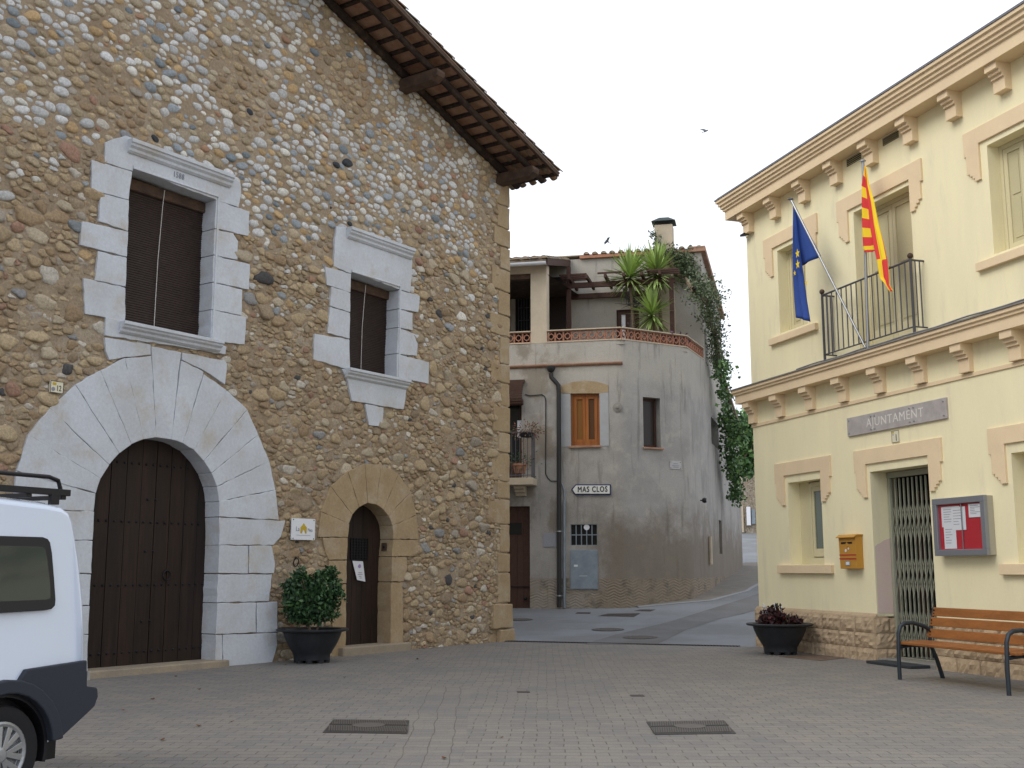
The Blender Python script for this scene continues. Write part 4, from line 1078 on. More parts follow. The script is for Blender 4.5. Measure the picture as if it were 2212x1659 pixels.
for i in range(NB):
    u0, u1 = a + .06 + sp * i, a + .06 + sp * (i + 1)
    for zc in (.32, .60, 1.14, 1.42, 1.98, 2.26):
        for s_ in (-1, 1):
            z0, z1 = zc - .19 * s_, zc + .19 * s_
            wv = w + .016 * s_
            gl.add([YF.W(u0, wv, z0 - .022), YF.W(u1, wv, z1 - .022), YF.W(u1, wv, z1 + .022), YF.W(u0, wv, z0 + .022), YF.W(u0, wv + .004, z0 - .022), YF.W(u1, wv + .004, z1 - .022), YF.W(u1, wv + .004, z1 + .022), YF.W(u0, wv + .004, z0 + .022)],
                   [(0, 1, 2, 3), (7, 6, 5, 4), (0, 4, 5, 1), (1, 5, 6, 2), (2, 6, 7, 3), (3, 7, 4, 0)])
gl.build('gate_lattice', M['gate'], gate)
lk = MB(); lk.box(YF, b - .34, b - .20, w + .014, w + .03, .85, 2.0); lk.build('lock_plate', M['gate'], gate, bevel=.004)

# balcony rail
BW = .24; ba, bb = 3.02, 5.42
def railpts():
    bal = MB()
    zt, zb_ = 6.10, 4.99
    for (p, q) in (((ba, -.0), (ba, BW)), ((ba, BW), (bb, BW)), ((bb, BW), (bb, 0))):
        for z, hz in ((zt, .016), (zb_ + .07, .012)):
            A = YF.W(p[0], p[1], z); B = YF.W(q[0], q[1], z)
            bal.tube([A, B], hz, 6)
    return bal
rl = railpts().build('balcony_railing', M['railing'], th)
bars = MB(); n = 17
for i in range(1, n): u = ba + (bb - ba) * i / n; bars.tube([YF.W(u, BW, 5.06), YF.W(u, BW, 6.1)], .011, 6)
for uu in (ba, bb):
    for k in range(1, 3): bars.tube([YF.W(uu, BW * k / 3, 5.06), YF.W(uu, BW * k / 3, 6.1)], .011, 6)
bars.build('balusters', M['railing'], rl)
for uu in (ba, bb):
    p = MB(); p.box(YF, uu - .016, uu + .016, BW - .016, BW + .016, 4.93, 6.12); p.build('rail_post', M['railing'], rl)
    k_ = MB(); k_.ball(YF.W(uu, BW, 6.165), .045, 14); k_.build('ball_finial', M['beamend'], rl, smooth=True)
cb = MB(); cb.tube([YF.W(u, .29 + .01 * sin(u * 3), 4.945 + .006 * sin(u * 5)) for u in np.linspace(2.2, 9, 30)], .012, 6); cb.build('ledge_cable', M['slate'], th)

# flags
def cloth(name, grid, colf, mats, parent, flip=False):
    """grid[i][j] = world points; colf(i,j) -> material index"""
    mb = MB(); n, k = len(grid), len(grid[0])
    vs = [p for row in grid for p in row]
    mb.v = [tuple(v) for v in vs]
    for i in range(n - 1):
        for j in range(k - 1):
            mb.f.append((i * k + j, i * k + j + 1, (i + 1) * k + j + 1, (i + 1) * k + j)); mb.m.append(colf(i, j))
    o = mb.build(name, mats, parent, smooth=True, recalc=False)
    md = o.modifiers.new('thick', 'SOLIDIFY'); md.thickness = .003
    return o
def Wd(fr, px, py, w): u, z = fr.px(px, py, w); return Vector(fr.W(u, w, z))
# blue flag: inclined pole from the ledge, tip out over the corner
pb = Wd(YF, 1870, 752, .26); pm = Wd(YF, 1807, 627, BW + .03)
ft = thing('blue_flag', 'blue flag with yellow stars drooping from an inclined pole on the balcony', 'flag', pb)
pt = Wd(YF, 1708, 430, .62)
mb = MB(); mb.tube([pb, pb.lerp(pt, .5), pt], .020, 10); mb.build('flagpole', M['steel'], ft, smooth=True)
mb = MB(); mb.lathe(pt, [(.05, -.008), (.05, .008), (.02, .02)], 12); mb.build('pole_cap', M['slate'], ft)
def pole_at(t): return pb.lerp(pt, t)
def on(px, py, w): return Wd(YF, px, py, w)
def lerp_rows(L, R, k): return [[l.lerp(r_, j / (k - 1)) for j in range(k)] for l, r_ in zip(L, R)]
# upper sheet: triangle between the pole and the hanging fold; lower part a narrow folded drop
wE = .52
Lp = [on(1712, 442, .60), on(1713, 500, .58), on(1714, 560, .56), on(1715, 610, .55), on(1717, 655, .54), on(1721, 684, .53)]
left = Lp; rows = 14
def interp(pts, t):
    f = t * (len(pts) - 1); i = min(int(f), len(pts) - 2); return pts[i].lerp(pts[i + 1], f - i)
Rp = [on(1716, 446, .59), on(1745, 505, .50), on(1774, 553, .42)]
bt_ = [on(1729, 576, .46)]
g1 = []
for i in range(rows):
    t = i / (rows - 1); Lq = interp([on(1716, 446, .56), on(1722, 500, .52), on(1727, 545, .50), on(1732, 574, .48)], t); Rq = interp([on(1716, 446, .59), on(1745, 503, .50), on(1774, 553, .42)], t)
    g1.append([Lq.lerp(Rq, j / 8) + Vector(YF.W(0, 1, 0)) * 0 + Vector((*YF.N, 0)) * .02 * sin(j * 1.1 + i * .3) for j in range(9)])
cloth('flag_cloth', g1, lambda i, j: 0, [M['blueflag']], ft)
g2 = []
Lc = [on(1713, 445, .62), on(1714, 520, .61), on(1715, 600, .60), on(1718, 650, .60), on(1721, 686, .60)]
Rc = [on(1718, 448, .58), on(1726, 530, .56), on(1737, 600, .56), on(1744, 650, .56), on(1752, 696, .57)]
for i in range(22):
    t = i / 21
    a, b = interp(Lc, t), interp(Rc, t)
    g2.append([a.lerp(b, j / 8) + Vector((*YF.N, 0)) * (.035 * sin(j * 1.6 + .5) * min(1, t * 3)) for j in range(9)])
dr = cloth('folded_cloth', g2, lambda i, j: 0, [M['blueflag']], ft)
stn = MB()
for (X, Y, s_) in ((1722.5, 547.5, .085), (1723, 571, .085), (1716.5, 590, .05), (1741, 611, .05)):
    c = on(X, Y, .655 if X < 1730 else .63)
    pts = []
    for k in range(10):
        rr_ = s_ * (1 if k % 2 == 0 else .42); an = pi / 2 + k * pi / 5
        pts.append(Vector(c) + Vector((YF.U[0], YF.U[1], 0)) * rr_ * cos(an) * .8 + Vector((0, 0, 1)) * rr_ * sin(an))
    stn.add([tuple(p) for p in pts] + [tuple(p - Vector((*YF.N, 0)) * .004) for p in pts], [tuple(range(10)), tuple(range(19, 9, -1))] + [(i, i + 10, (i + 1) % 10 + 10, (i + 1) % 10) for i in range(10)])
stn.build('stars', M['yellowcloth'], ft)
# striped flag on the upright pole
p2 = Wd(YF, 1875, 755, .29); t2 = Wd(YF, 1864, 348, .33)
f2 = thing('striped_flag', 'red and yellow striped flag hanging from the upright pole on the balcony', 'flag', p2)
mb = MB(); mb.tube([p2, t2], .024, 10); mb.lathe(t2, [(.05, -.008), (.05, .01), (.02, .02)], 12); mb.build('flagpole', M['steel'], f2, smooth=True)
def E_(X, Y): return (1649.5 + X * .28421, 314.2 + Y * .28421)
def e_(X, Y, w): return Wd(YF, *E_(X, Y), w)
L1 = [(770, 155), (748, 300), (750, 430), (752, 560), (755, 680), (762, 790), (775, 815)]
R1 = [(776, 160), (790, 270), (818, 400), (835, 520), (860, 620), (880, 720), (870, 800)]
L2 = [(774, 158), (780, 300), (800, 450), (815, 600), (835, 720), (870, 880), (890, 1010), (930, 1050), (965, 1110)]
R2 = [(778, 158), (800, 300), (835, 420), (868, 600), (905, 740), (935, 880), (948, 990), (950, 1060), (978, 1105)]
def curtain(Ls, Rs, n, k, w, amp, ph):
    Ls = [e_(*p, w) for p in Ls]; Rs = [e_(*p, w) for p in Rs]; g = []
    for i in range(n):
        t = i / (n - 1); a, b = interp(Ls, t), interp(Rs, t)
        g.append([a.lerp(b, j / (k - 1)) + Vector((*YF.N, 0)) * amp * min(1, .2 + t * 2) * sin(j * 6.3 / (k - 1) * 1.5 + ph) for j in range(k)])
    return g
def stripe_mat(name, k, axis_z, off, slope):
    m = bpy.data.materials.new(name); m.use_nodes = True; nt = m.node_tree; L = nt.links; b = nt.nodes['Principled BSDF']; b.inputs['Roughness'].default_value = .75
    a = N(nt, 'ShaderNodeAttribute'); a.attribute_name = 'Col'
    sp = N(nt, 'ShaderNodeSeparateColor'); L.new(a.outputs['Color'], sp.inputs[0])
    m1 = N(nt, 'ShaderNodeMath', operation='MODULO'); L.new(sp.outputs[0], m1.inputs[0]); m1.inputs[1].default_value = 2.0
    m2 = N(nt, 'ShaderNodeMath', operation='GREATER_THAN'); L.new(m1.outputs[0], m2.inputs[0]); m2.inputs[1].default_value = 1.0
    x = N(nt, 'ShaderNodeMix', data_type='RGBA'); L.new(m2.outputs[0], x.inputs[0]); x.inputs[6].default_value = (.86, .60, .01, 1); x.inputs[7].default_value = (.66, .03, .03, 1)
    L.new(x.outputs[2], b.inputs['Base Color']); return m
M['stripes'] = stripe_mat('striped flag cloth', 0, 0, 0, 0)
def striped(name, g, f):
    o = cloth(name, g, lambda i, j: 0, [M['stripes']], f2)
    me = o.data; at = me.color_attributes.new('Col', 'FLOAT_COLOR', 'POINT'); k = len(g[0]); n = len(g)
    vals = []
    for i in range(n):
        for j in range(k): vals += [f(i / (n - 1), j / (k - 1)), 0, 0, 1]
    at.data.foreach_set('color', vals); return o
striped('flag_cloth', curtain(L1, R1, 60, 22, .36, .025, .3), lambda t, s: t * 9.6 - s * .9 + .35)
striped('folded_cloth', curtain(L2, R2, 60, 22, .40, .02, 1.2), lambda t, s: 1.35 + s * 1.5 + (.9 if t > .62 else 0) + t * .4)

# fixtures on the town hall
u0, z1 = 3.27, 3.94; u1, z0 = 5.77, 3.63
t = thing('town_hall_nameboard', 'long veined marble nameplate AJUNTAMENT above the town hall doorway', 'sign', YF.W(4.5, .03, z0))
mb = MB(); mb.box(YF, u0, u1, -.01, .035, z0, z1); mb.build('slab', M['marble'], t, bevel=.004)
mb = MB(); mb.add(*text_mesh('AJUNTAMENT', YF, 4.53, (z0 + z1) / 2, .036, .20, .004, sx=1.05, spacing=1.12)); mb.build('lettering', mat('worn pale lettering', (.66, .63, .58), bump=0), t)
mb = MB()
for u in (u0 + .05, 3.93, 4.03, 4.92, 5.02, u1 - .06):
    for z in (z0 + .05, z1 - .05): mb.lathe(YF.W(u, .035, z), [(.016, -.002), (.016, .006), (.006, .012)], 10, ax=(*YF.N, 0), a2=(0, 0, 1))
mb.build('bolts', M['steel'], t, smooth=True)
t = thing('house_number', 'cream tile with number 1 between the marble nameplate and the town hall door', 'house number', YF.W(4.51, .02, 3.40))
mb = MB(); mb.box(YF, 4.42, 4.605, -.005, .012, 3.405, 3.59); mb.build('plate', M['cream'], t)
mb = MB(); mb.add(*text_mesh('1', YF, 4.535, 3.475, .015, .15, .003, sx=.8)); mb.build('numerals', M['ink'], t)
mb = MB()
for a, b, c, d in ((4.42, 4.605, 3.585, 3.59), (4.42, 4.605, 3.405, 3.41), (4.42, 4.425, 3.41, 3.585), (4.60, 4.605, 3.41, 3.585)): mb.box(YF, a, b, .012, .015, c, d)
mb.build('rim', M['ink'], t)
mb = MB(); mb.box(YF, 4.435, 4.48, .0122, .015, 3.555, 3.575, 0); mb.lathe(YF.W(4.458, .012, 3.53), [(.012, 0), (.012, .003)], 8, 1, ax=(*YF.N, 0), a2=(0, 0, 1)); mb.build('crest', [M['gold'], M['greyink']], t)

t = thing('letterbox', 'ochre yellow letterbox with two red stripes on the town hall wall', 'letterbox', YF.W(3.28, .1, 1.45))
u0, u1, z0, z1 = 3.03, 3.50, 1.45, 1.985
mb = MB(); mb.extr(YF, [(0, z0), (.13, z0), (.145, z1 - .03), (.11, z1), (0, z1)], u0, u1); body = mb.build('body', M['letterbox'], t, bevel=.006)
mb = MB(); mb.extr(YF, [(0, z1), (.115, z1 - .0), (.185, z1 - .035), (.185, z1 - .02), (.12, z1 + .022), (0, z1 + .022)], u0 - .02, u1 + .02); mb.build('lid', M['letterbox'], t, bevel=.003)
mb = MB(); mb.box(YF, u0 + .07, u1 - .09, .135, .148, z1 - .13, z1 - .10, 0); mb.lathe(YF.W((u0 + u1) / 2, .135, z1 - .13), [(.055, 0), (.05, .012), (.0, .014)], 12, 1, ax=(*YF.N, 0), a2=(0, 0, 1)); mb.build('slot', [M['dark'], M['letterbox']], t)
mb = MB()
for z in (z0 + .215, z0 + .155): mb.box(YF, u0 + .002, u1 - .002, .132, .1415, z, z + .018)
mb.build('stripes', M['red'], t)
mb = MB(); mb.box(YF, u0 + .16, u0 + .29, .130, .139, z0 + .05, z0 + .125, 0); mb.box(YF, u0 + .175, u0 + .275, .139, .141, z0 + .062, z0 + .113, 1); mb.build('label_holder', [M['steel'], M['paper']], t)
mb = MB(); mb.lathe(YF.W(u0 + .19, .139, z1 - .24), [(.026, 0), (.026, .004)], 10, ax=(*YF.N, 0), a2=(0, 0, 1)); mb.lathe(YF.W(u0 + .27, .139, z1 - .21), [(.018, 0), (.018, .004)], 10, ax=(*YF.N, 0), a2=(0, 0, 1)); mb.build('emblem', M['paper'], t)

# notice board: swings a little proud of the wall
t = thing('notice_board', 'glazed grey metal notice board with red felt and white papers beside the gate', 'notice board', YF.W(6.0, .1, 1.64))
D_ = .13; u0, z1 = YF.px(*C_(1006, 597), .16); u1 = YF.px(*C_(1268, 575), .16)[0]; z0 = YF.px(*C_(1028, 882), .16)[1]
c = MB(); c.box(YF, u0, u1, 0, D_ - .03, z0, z1); c.build('case', M['boardside'], t, bevel=.005)
f = MB(); q = .085
f.box(YF, u0 - .004, u1 + .004, D_ - .03, D_ + .03, z1 - q, z1 + .004); f.box(YF, u0 - .004, u1 + .004, D_ - .03, D_ + .03, z0 - .004, z0 + q)
f.box(YF, u0 - .004, u0 + q, D_ - .03, D_ + .03, z0 + q, z1 - q); f.box(YF, u1 - q, u1 + .004, D_ - .03, D_ + .03, z0 + q, z1 - q)
f.build('frame', M['boardmetal'], t, bevel=.006)
b_ = MB(); b_.box(YF, u0 + q, u1 - q, D_ - .029, D_ - .02, z0 + q, z1 - q); b_.build('backing', M['felt'], t)
uu = lambda s: u0 + q + (u1 - u0 - 2 * q) * s; zz = lambda s: z0 + q + (z1 - z0 - 2 * q) * s
pp = [(.06, .48, .50, .95), (.10, .38, .02, .52), (.30, .62, .42, .93), (.70, .99, .68, .97)]
for i, (a, b, c_, d) in enumerate(pp):
    s_ = MB(); w = D_ - .018 + i * .0025; s_.box(YF, uu(a), uu(b), w, w + .0012, zz(c_), zz(d), 0)
    for k in range(6):
        zl = zz(d - (d - c_) * (.16 + .12 * k)); L_ = random.uniform(.3, .75)
        s_.box(YF, uu(a + (b - a) * .12), uu(a + (b - a) * (.12 + L_)), w + .0012, w + .0018, zl, zl + .008, 1)
    s_.build('notice_sheet', [M['paper'], M['greyink']], t)
g_ = MB(); g_.add([YF.W(uu(0), D_ + .003, zz(0)), YF.W(uu(1), D_ + .003, zz(0)), YF.W(uu(1), D_ + .003, zz(1)), YF.W(uu(0), D_ + .003, zz(1))], [(0, 1, 2, 3)])
gm = bpy.data.materials.new('clear pane'); gm.use_nodes = True; nt = gm.node_tree; nt.nodes.clear()
o_ = N(nt, 'ShaderNodeOutputMaterial'); mxs = N(nt, 'ShaderNodeMixShader'); tr_ = N(nt, 'ShaderNodeBsdfTransparent'); gl_ = N(nt, 'ShaderNodeBsdfGlossy'); gl_.inputs['Roughness'].default_value = .03
fz = N(nt, 'ShaderNodeLayerWeight', Blend=.5); pw_ = N(nt, 'ShaderNodeMath', operation='MULTIPLY_ADD'); nt.links.new(fz.outputs['Facing'], pw_.inputs[0]); pw_.inputs[1].default_value = .10; pw_.inputs[2].default_value = .03; nt.links.new(pw_.outputs[0], mxs.inputs[0]); nt.links.new(tr_.outputs[0], mxs.inputs[1]); nt.links.new(gl_.outputs[0], mxs.inputs[2]); nt.links.new(mxs.outputs[0], o_.inputs[0])
M['clear'] = gm
g_.build('glass', gm, t)
b_ = MB(); b_.box(YF, uu(.545), uu(.56), D_ + .004, D_ + .010, zz(0) - .03, zz(1)); b_.build('glass_joint', M['boardmetal'], t)

p = [gpt(1918, 1407), gpt(1970, 1392), gpt(2020, 1400), gpt(1985, 1415)]
t = MB(); t.box(YF, doorO[0] + .22, doorO[1] - .15, .05, .40, .0, .045); o = t.build('door_mat', M['mat'], bevel=.008); tag(o, 'dark rubber doormat slab on the paving before the town hall gate', 'doormat')
# small dark camera lamp tucked under the corner corbels
t = thing('corner_floodlight', 'small dark floodlight under the end corbel of the upper cornice', 'floodlight', YF.W(.22, .1, 8.0))
mb = MB(); mb.extr(YF, [(.04, 8.0), (.15, 7.98), (.16, 8.02), (.05, 8.05)], .12, .27); mb.tube([YF.W(.2, .0, 8.02), YF.W(.2, .08, 8.02)], .015, 6); mb.build('housing', M['black'], t)

# ------------------------------------------------------------------ rendered house at the corner of the street
def H5(X, Y): return (1060.4 + X * .35512, 432.0 + Y * .35512)
def H6(X, Y): return (1060.4 + X * .35503, 903.3 + Y * .35503)
def T_(X, Y): return (1084 + X * .20242, 534.2 + Y * .20242)
def K_(X, Y): return (1088 + X * .13261, 824.8 + Y * .13261)
def Q_(X, Y): return (1084 + X * .14203, 1115.5 + Y * .14203)
HF = Fr(at_depth(1230, 1316, 31.0)[:2], 102.5)
uP1 = HF.px(1343, 735)[0]; P1 = HF.W(uP1, 0, 0)[:2]
HC = Fr(P1, 60); uP2 = HC.px(1483, 745)[0]; P2 = HC.W(uP2, 0, 0)[:2]
HS = Fr(P2, 23); sS = HS.px(1517, 640)[0]; P3 = HS.W(sS, 0, 0)[:2]
HR = Fr(P3, 16)
zB = HF.px(1343, 734)[1]; zT = HF.px(1343, 706)[1]
print('zB', zB, zT, 'uP1', uP1, 'uP2', uP2)
sU = 0.0
HU = Fr(P3, 102.5)
zU = HU.px(1500, 545)[1]; sE = HR.px(1557, 690)[0]; zE = HR.px(1557, 690)[1]
sX = HR.px(1604, 1200)[0]
print('sU', sU, 'zU', zU, 'sE', sE, zE, 'sX', sX)

def house_mat():
    m = bpy.data.materials.new('weathered grey render'); m.use_nodes = True; nt = m.node_tree; L = nt.links
    b = nt.nodes['Principled BSDF']; b.inputs['Roughness'].default_value = .92; b.inputs['Specular IOR Level'].default_value = .2
    g = N(nt, 'ShaderNodeNewGeometry'); P = g.outputs['Position']
    sp = N(nt, 'ShaderNodeSeparateXYZ'); L.new(P, sp.inputs[0])
    def noise(sc, st=(1, 1, 1), det=6, ro=.6):
        mp = N(nt, 'ShaderNodeMapping'); mp.inputs['Scale'].default_value = st; L.new(P, mp.inputs[0])
        n = N(nt, 'ShaderNodeTexNoise', Scale=sc, Detail=det, Roughness=ro); L.new(mp.outputs[0], n.inputs['Vector']); return n.outputs[0]
    def rng_(v, a, b_, c=0, d=1):
        r = N(nt, 'ShaderNodeMapRange', interpolation_type='SMOOTHSTEP'); r.inputs[1].default_value = a; r.inputs[2].default_value = b_; r.inputs[3].default_value = c; r.inputs[4].default_value = d; L.new(v, r.inputs[0]); return r.outputs[0]
    def mth(op, a, b_):
        n = N(nt, 'ShaderNodeMath', operation=op)
        for i, v in enumerate((a, b_)):
            if isinstance(v, (int, float)): n.inputs[i].default_value = v
            else: L.new(v, n.inputs[i])
        return n.outputs[0]
    def mixc(f, c, col):
        x = N(nt, 'ShaderNodeMix', data_type='RGBA'); L.new(f, x.inputs[0])
        if isinstance(c, tuple): x.inputs[6].default_value = (*c, 1)
        else: L.new(c, x.inputs[6])
        x.inputs[7].default_value = (*col, 1); return x.outputs[2]
    cur = mixc(rng_(noise(.9), .4, .62), (.37, .35, .325), (.305, .29, .27))
    cur = mixc(rng_(noise(3.2), .5, .72, 0, .7), cur, (.43, .395, .34))
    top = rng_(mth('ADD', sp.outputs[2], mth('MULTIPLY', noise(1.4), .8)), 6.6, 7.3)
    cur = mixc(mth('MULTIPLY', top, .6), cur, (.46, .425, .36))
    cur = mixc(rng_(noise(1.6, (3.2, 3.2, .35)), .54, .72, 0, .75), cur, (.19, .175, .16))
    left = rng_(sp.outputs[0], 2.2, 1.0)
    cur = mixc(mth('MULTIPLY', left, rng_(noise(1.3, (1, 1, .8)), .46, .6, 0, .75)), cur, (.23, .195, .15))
    # damp patch low on the rounded corner
    dz = rng_(mth('ADD', sp.outputs[2], mth('MULTIPLY', noise(1.1, det=8, ro=.7), 3.4)), 5.1, 3.7)
    dx = rng_(mth('ADD', sp.outputs[0], mth('MULTIPLY', noise(1.4, det=8, ro=.7), 2.0)), 2.6, 3.9)
    cur = mixc(mth('MULTIPLY', mth('MULTIPLY', dz, dx), .75), cur, (.16, .125, .09))
    # relief dado
    dado = rng_(sp.outputs[2], 1.22, 1.17)
    cur = mixc(mth('MULTIPLY', dado, .5), cur, (.27, .215, .15))
    cur = mixc(mth('MULTIPLY', dado, rng_(noise(2.4), .5, .66, 0, .7)), cur, (.13, .11, .09))
    n = noise(45, det=5)
    v = N(nt, 'ShaderNodeVectorMath', operation='SCALE'); L.new(cur, v.inputs[0]); L.new(rng_(n, .3, .7, .92, 1.08), v.inputs[3]); L.new(v.outputs[0], b.inputs['Base Color'])
    zig = mth('PINGPONG', sp.outputs[0], .17)
    s = mth('SINE', mth('MULTIPLY', mth('ADD', sp.outputs[2], mth('ADD', mth('MULTIPLY', zig, .45), mth('MULTIPLY', noise(2.5), .12))), 82.0), 0)
    hgt = mth('ADD', mth('MULTIPLY', mth('MULTIPLY', mth('MULTIPLY', s, rng_(noise(3.5), .35, .6)), dado), 1.1), mth('ADD', n, mth('MULTIPLY', noise(5), 1.5)))
    bp = N(nt, 'ShaderNodeBump', Strength=.45, Distance=.012); L.new(hgt, bp.inputs['Height']); L.new(bp.outputs[0], b.inputs['Normal'])
    return m
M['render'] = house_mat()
M['signwhite'] = mat('reflective sign white', (.70, .70, .66), rough=.4, var=.02, bump=0)
M['brownglass2'] = glassy('amber glass with painted reflection', (.22, .10, .025), .2, .5)  # reflection on the left sash is put into the amber colour
M['shadeglass'] = glassy('dark brown pane and painted shade', (.035, .028, .025), .3, .25)

hh = thing('rendered_house', 'weathered grey rendered corner house with roof terrace and terracotta balustrade', 'house', (2.5, 32.5, .3))
def q2(fr, conv, a, b): p, q = fr.px(*conv(*a)), fr.px(*conv(*b)); return (min(p[0], q[0]), max(p[0], q[0]), min(p[1], q[1]), max(p[1], q[1]))
oD = q2(HF, dd, (1085, 1094), (1145, 1330)); oD = (oD[1] - 1.15, oD[1], .1, oD[3])
oB = q2(HF, dd, (1085, 862), (1127, 1034)); oB = (oB[1] - 1.0, oB[1], oB[2], oB[3])
oW = q2(HF, H5, (484, 1178), (664, 1492))
oG = q2(HF, Q_, (1045, 122), (1452, 440))
oW2 = q2(HC, dd, (1388.5, 857), (1428, 968))
oW3 = q2(HR, dd, (1535.5, 899), (1553.5, 973)); oS = q2(HR, H6, (1386, 618), (1409, 826))
hw = MB(); Z0 = -.6
e1 = .22
hw.holes(HF, [(-9, Z0), (uP1 - e1, Z0), (uP1 - e1, zB), (-9, zB)], [rect(*oD), rect(*oB), rect(*oW), rect(*oG)], 0, .22)
hw.holes(HC, [(e1, Z0), (uP2 - e1, Z0), (uP2 - e1, zB), (e1, zB)], [rect(*oW2)], 0, .28)
hw.holes(HR, [(0, Z0), (sX, Z0), (sX, 6.9), (sE + .05, 7.9), (sE, zE), (0, zU)], [rect(*oW3), rect(*oS)], 0, .4)
hw.holes(HS, [(e1, Z0), (sS, Z0), (sS, zB), (e1, zB)], [], 0, .1)
def corner(mb, A, C, B, z0, z1, n=8):
    pts = []
    for i in range(n + 1):
        t = i / n; pts.append(tuple((1 - t) ** 2 * A[k] + 2 * t * (1 - t) * C[k] + t * t * B[k] for k in range(2)))
    mb.add([(x, y, z0) for x, y in pts] + [(x, y, z1) for x, y in pts], [(i, i + 1, i + n + 2, i + n + 1) for i in range(n)])
corner(hw, HF.W(uP1 - e1, 0, 0), P1, HC.W(e1, 0, 0), Z0, zB); corner(hw, HC.W(uP2 - e1, 0, 0), P2, HS.W(e1, 0, 0), Z0, zB)
# terrace floor, parapet inner faces, upper wall, back
tf = zB - .12
hw.add([HF.W(-9, 0, tf), (*P1, tf), (*P2, tf), HR.W(sU, 0, tf), HU.W(-9, 0, tf)], [(0, 1, 2, 3, 4)])
hw.add([HF.W(-9, 0, zB), HF.W(uP1 - e1, 0, zB), HC.W(e1, 0, zB), HC.W(uP2 - e1, 0, zB), HS.W(e1, 0, zB), HS.W(sS, 0, zB), HS.W(sS, -.18, zB), HS.W(.1, -.18, zB), HC.W(uP2 - .1, -.18, zB), HC.W(.05, -.18, zB), HF.W(uP1 - .05, -.18, zB), HF.W(-9, -.18, zB)], [tuple(range(12))])
oT = q2(HU, T_, (1222, 668), (1432, 870)); oT = (oT[0], oT[1] + .1, tf + .02, oT[3])
zul = HU.px(1253, 558)[1]
hw.holes(HU, [(-9, tf), (0, tf), (0, zU), (-9, zU)], [rect(*oT)], 0, .2)
# back and far end of the house
bx, by = HR.W(sX, -9, 0)[:2]
hw.add([HR.W(sX, 0, Z0), HR.W(sX, -9, Z0), HR.W(sX, -9, 6.9), HR.W(sX, 0, 6.9)], [(0, 1, 2, 3)])
hw.add([HR.W(sE, 0, 7.9), HR.W(sE, -9, 7.9), HR.W(sE, -9, zE), HR.W(sE, 0, zE)], [(0, 1, 2, 3)])
hw.add([HF.W(-9, 0, Z0), HF.W(-9, -10, Z0), HF.W(-9, -10, zU), HF.W(-9, -3, zU), HF.W(-9, 0, zB)], [(0, 1, 2, 3, 4)])
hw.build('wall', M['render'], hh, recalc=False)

# loggia: pillar, lintel, side pieces
zL0 = HF.px(1150, 590)[1]; zL1 = HF.px(1150, 571)[1]
uA, uB = HF.px(1146, 640)[0], HF.px(1181, 640)[0]
mb = MB(); mb.box(HF, uA, uB, -.38, -.0, zB - .001, zL0 + .002); mb.build('pillar', M['paleplaster'], hh, bevel=.01)
mb = MB(); mb.box(HF, -8.9, uB, -.38, .004, zL0, zL1); mb.build('lintel', M['paleplaster'], hh)
mb = MB(); mb.box(HF, -8.9, uA, -.30, -.06, zL0 - .14, zL0 - .002); mb.box(HF, uA - 1.9, uA - .75, -.35, .45, zL0 - .22, zL0 - .13); mb.build('loggia_beam', M['beamend'], hh)
# loggia ceiling + shaded back window grille
uV = HU.px(1253, 560)[0]
lg = MB(); lg.add([HF.W(-8.9, -.1, zL0 - .02), HF.W(uB, -.1, zL0 - .02), HU.W(uV, .02, zL0 + .15), HU.W(-8.9, .02, zL0 + .15)], [(0, 1, 2, 3)]); lg.build('loggia_ceiling', M['beam'], hh, recalc=False)
gv = MB(); a = q2(HU, T_, (180, 520), (300, 900))
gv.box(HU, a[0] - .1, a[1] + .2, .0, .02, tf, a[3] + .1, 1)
for i in range(5): u = a[0] + (a[1] - a[0]) * i / 4; gv.box(HU, u - .008, u + .008, .03, .045, tf, a[3])
for i in range(7): z = tf + (a[3] - tf) * i / 6; gv.box(HU, a[0], a[1], .03, .045, z - .008, z + .008)
gv.build('window_grille', [M['railing'], M['dark']], hh)
a = q2(HU, dd, (1186, 600), (1224, 720)); mb = MB(); mb.box(HU, a[0], a[1], .0, .03, tf, a[3]); mb.build('shade_panel', M['shadeglass'], hh)  # dark panel added to paint the shade in the loggia recess, not a door
# roof over the loggia
zr0 = HF.px(1150, 563, .3)[1]; zr1 = zU - .06
rt = MB(); up = Vector((0, 0, 1))
def lr(u, t, dz=0):   # point on loggia roof, u along the eaves, t 0 eaves .. 1 wall
    a = Vector(HF.W(u, .32, zr0)); 
    d = (Vector((*HU.W(0, 0, 0)[:2], 0)) - Vector((*HF.W(0, .32, 0)[:2], 0)))
    k = abs(d.x * HF.N[0] + d.y * HF.N[1])
    b = Vector(HF.W(u, .32 - k, zr1)); p = a.lerp(b, t); p.z += dz; return p
rt.hexa([lr(-8.9, 0, -.03), lr(uB + .05, 0, -.03), lr(uB + .05, 1, -.03), lr(-8.9, 1, -.03), lr(-8.9, 0, .02), lr(uB + .05, 0, .02), lr(uB + .05, 1, .02), lr(-8.9, 1, .02)])
u = uB
while u > -8.8:
    tile_cover(rt, lr(u, 1, .03), lr(u, -.02, .03), (*HF.U, 0), up, .105, cap=1); u -= .265
rt.build('loggia_roof', M['rooftile2'], hh, recalc=False)
mb = MB(); mb.hexa([lr(uB + .05, 0, -.16), lr(uB + .09, 0, -.16), lr(uB + .09, 1, -.16), lr(uB + .05, 1, -.16), lr(uB + .05, 0, .03), lr(uB + .09, 0, .03), lr(uB + .09, 1, .03), lr(uB + .05, 1, .03)]); mb.build('verge_board', M['brownwood'], hh)
gt_ = MB(); zg = HF.px(1150, 567, .36)[1]
vs = []; n = 9
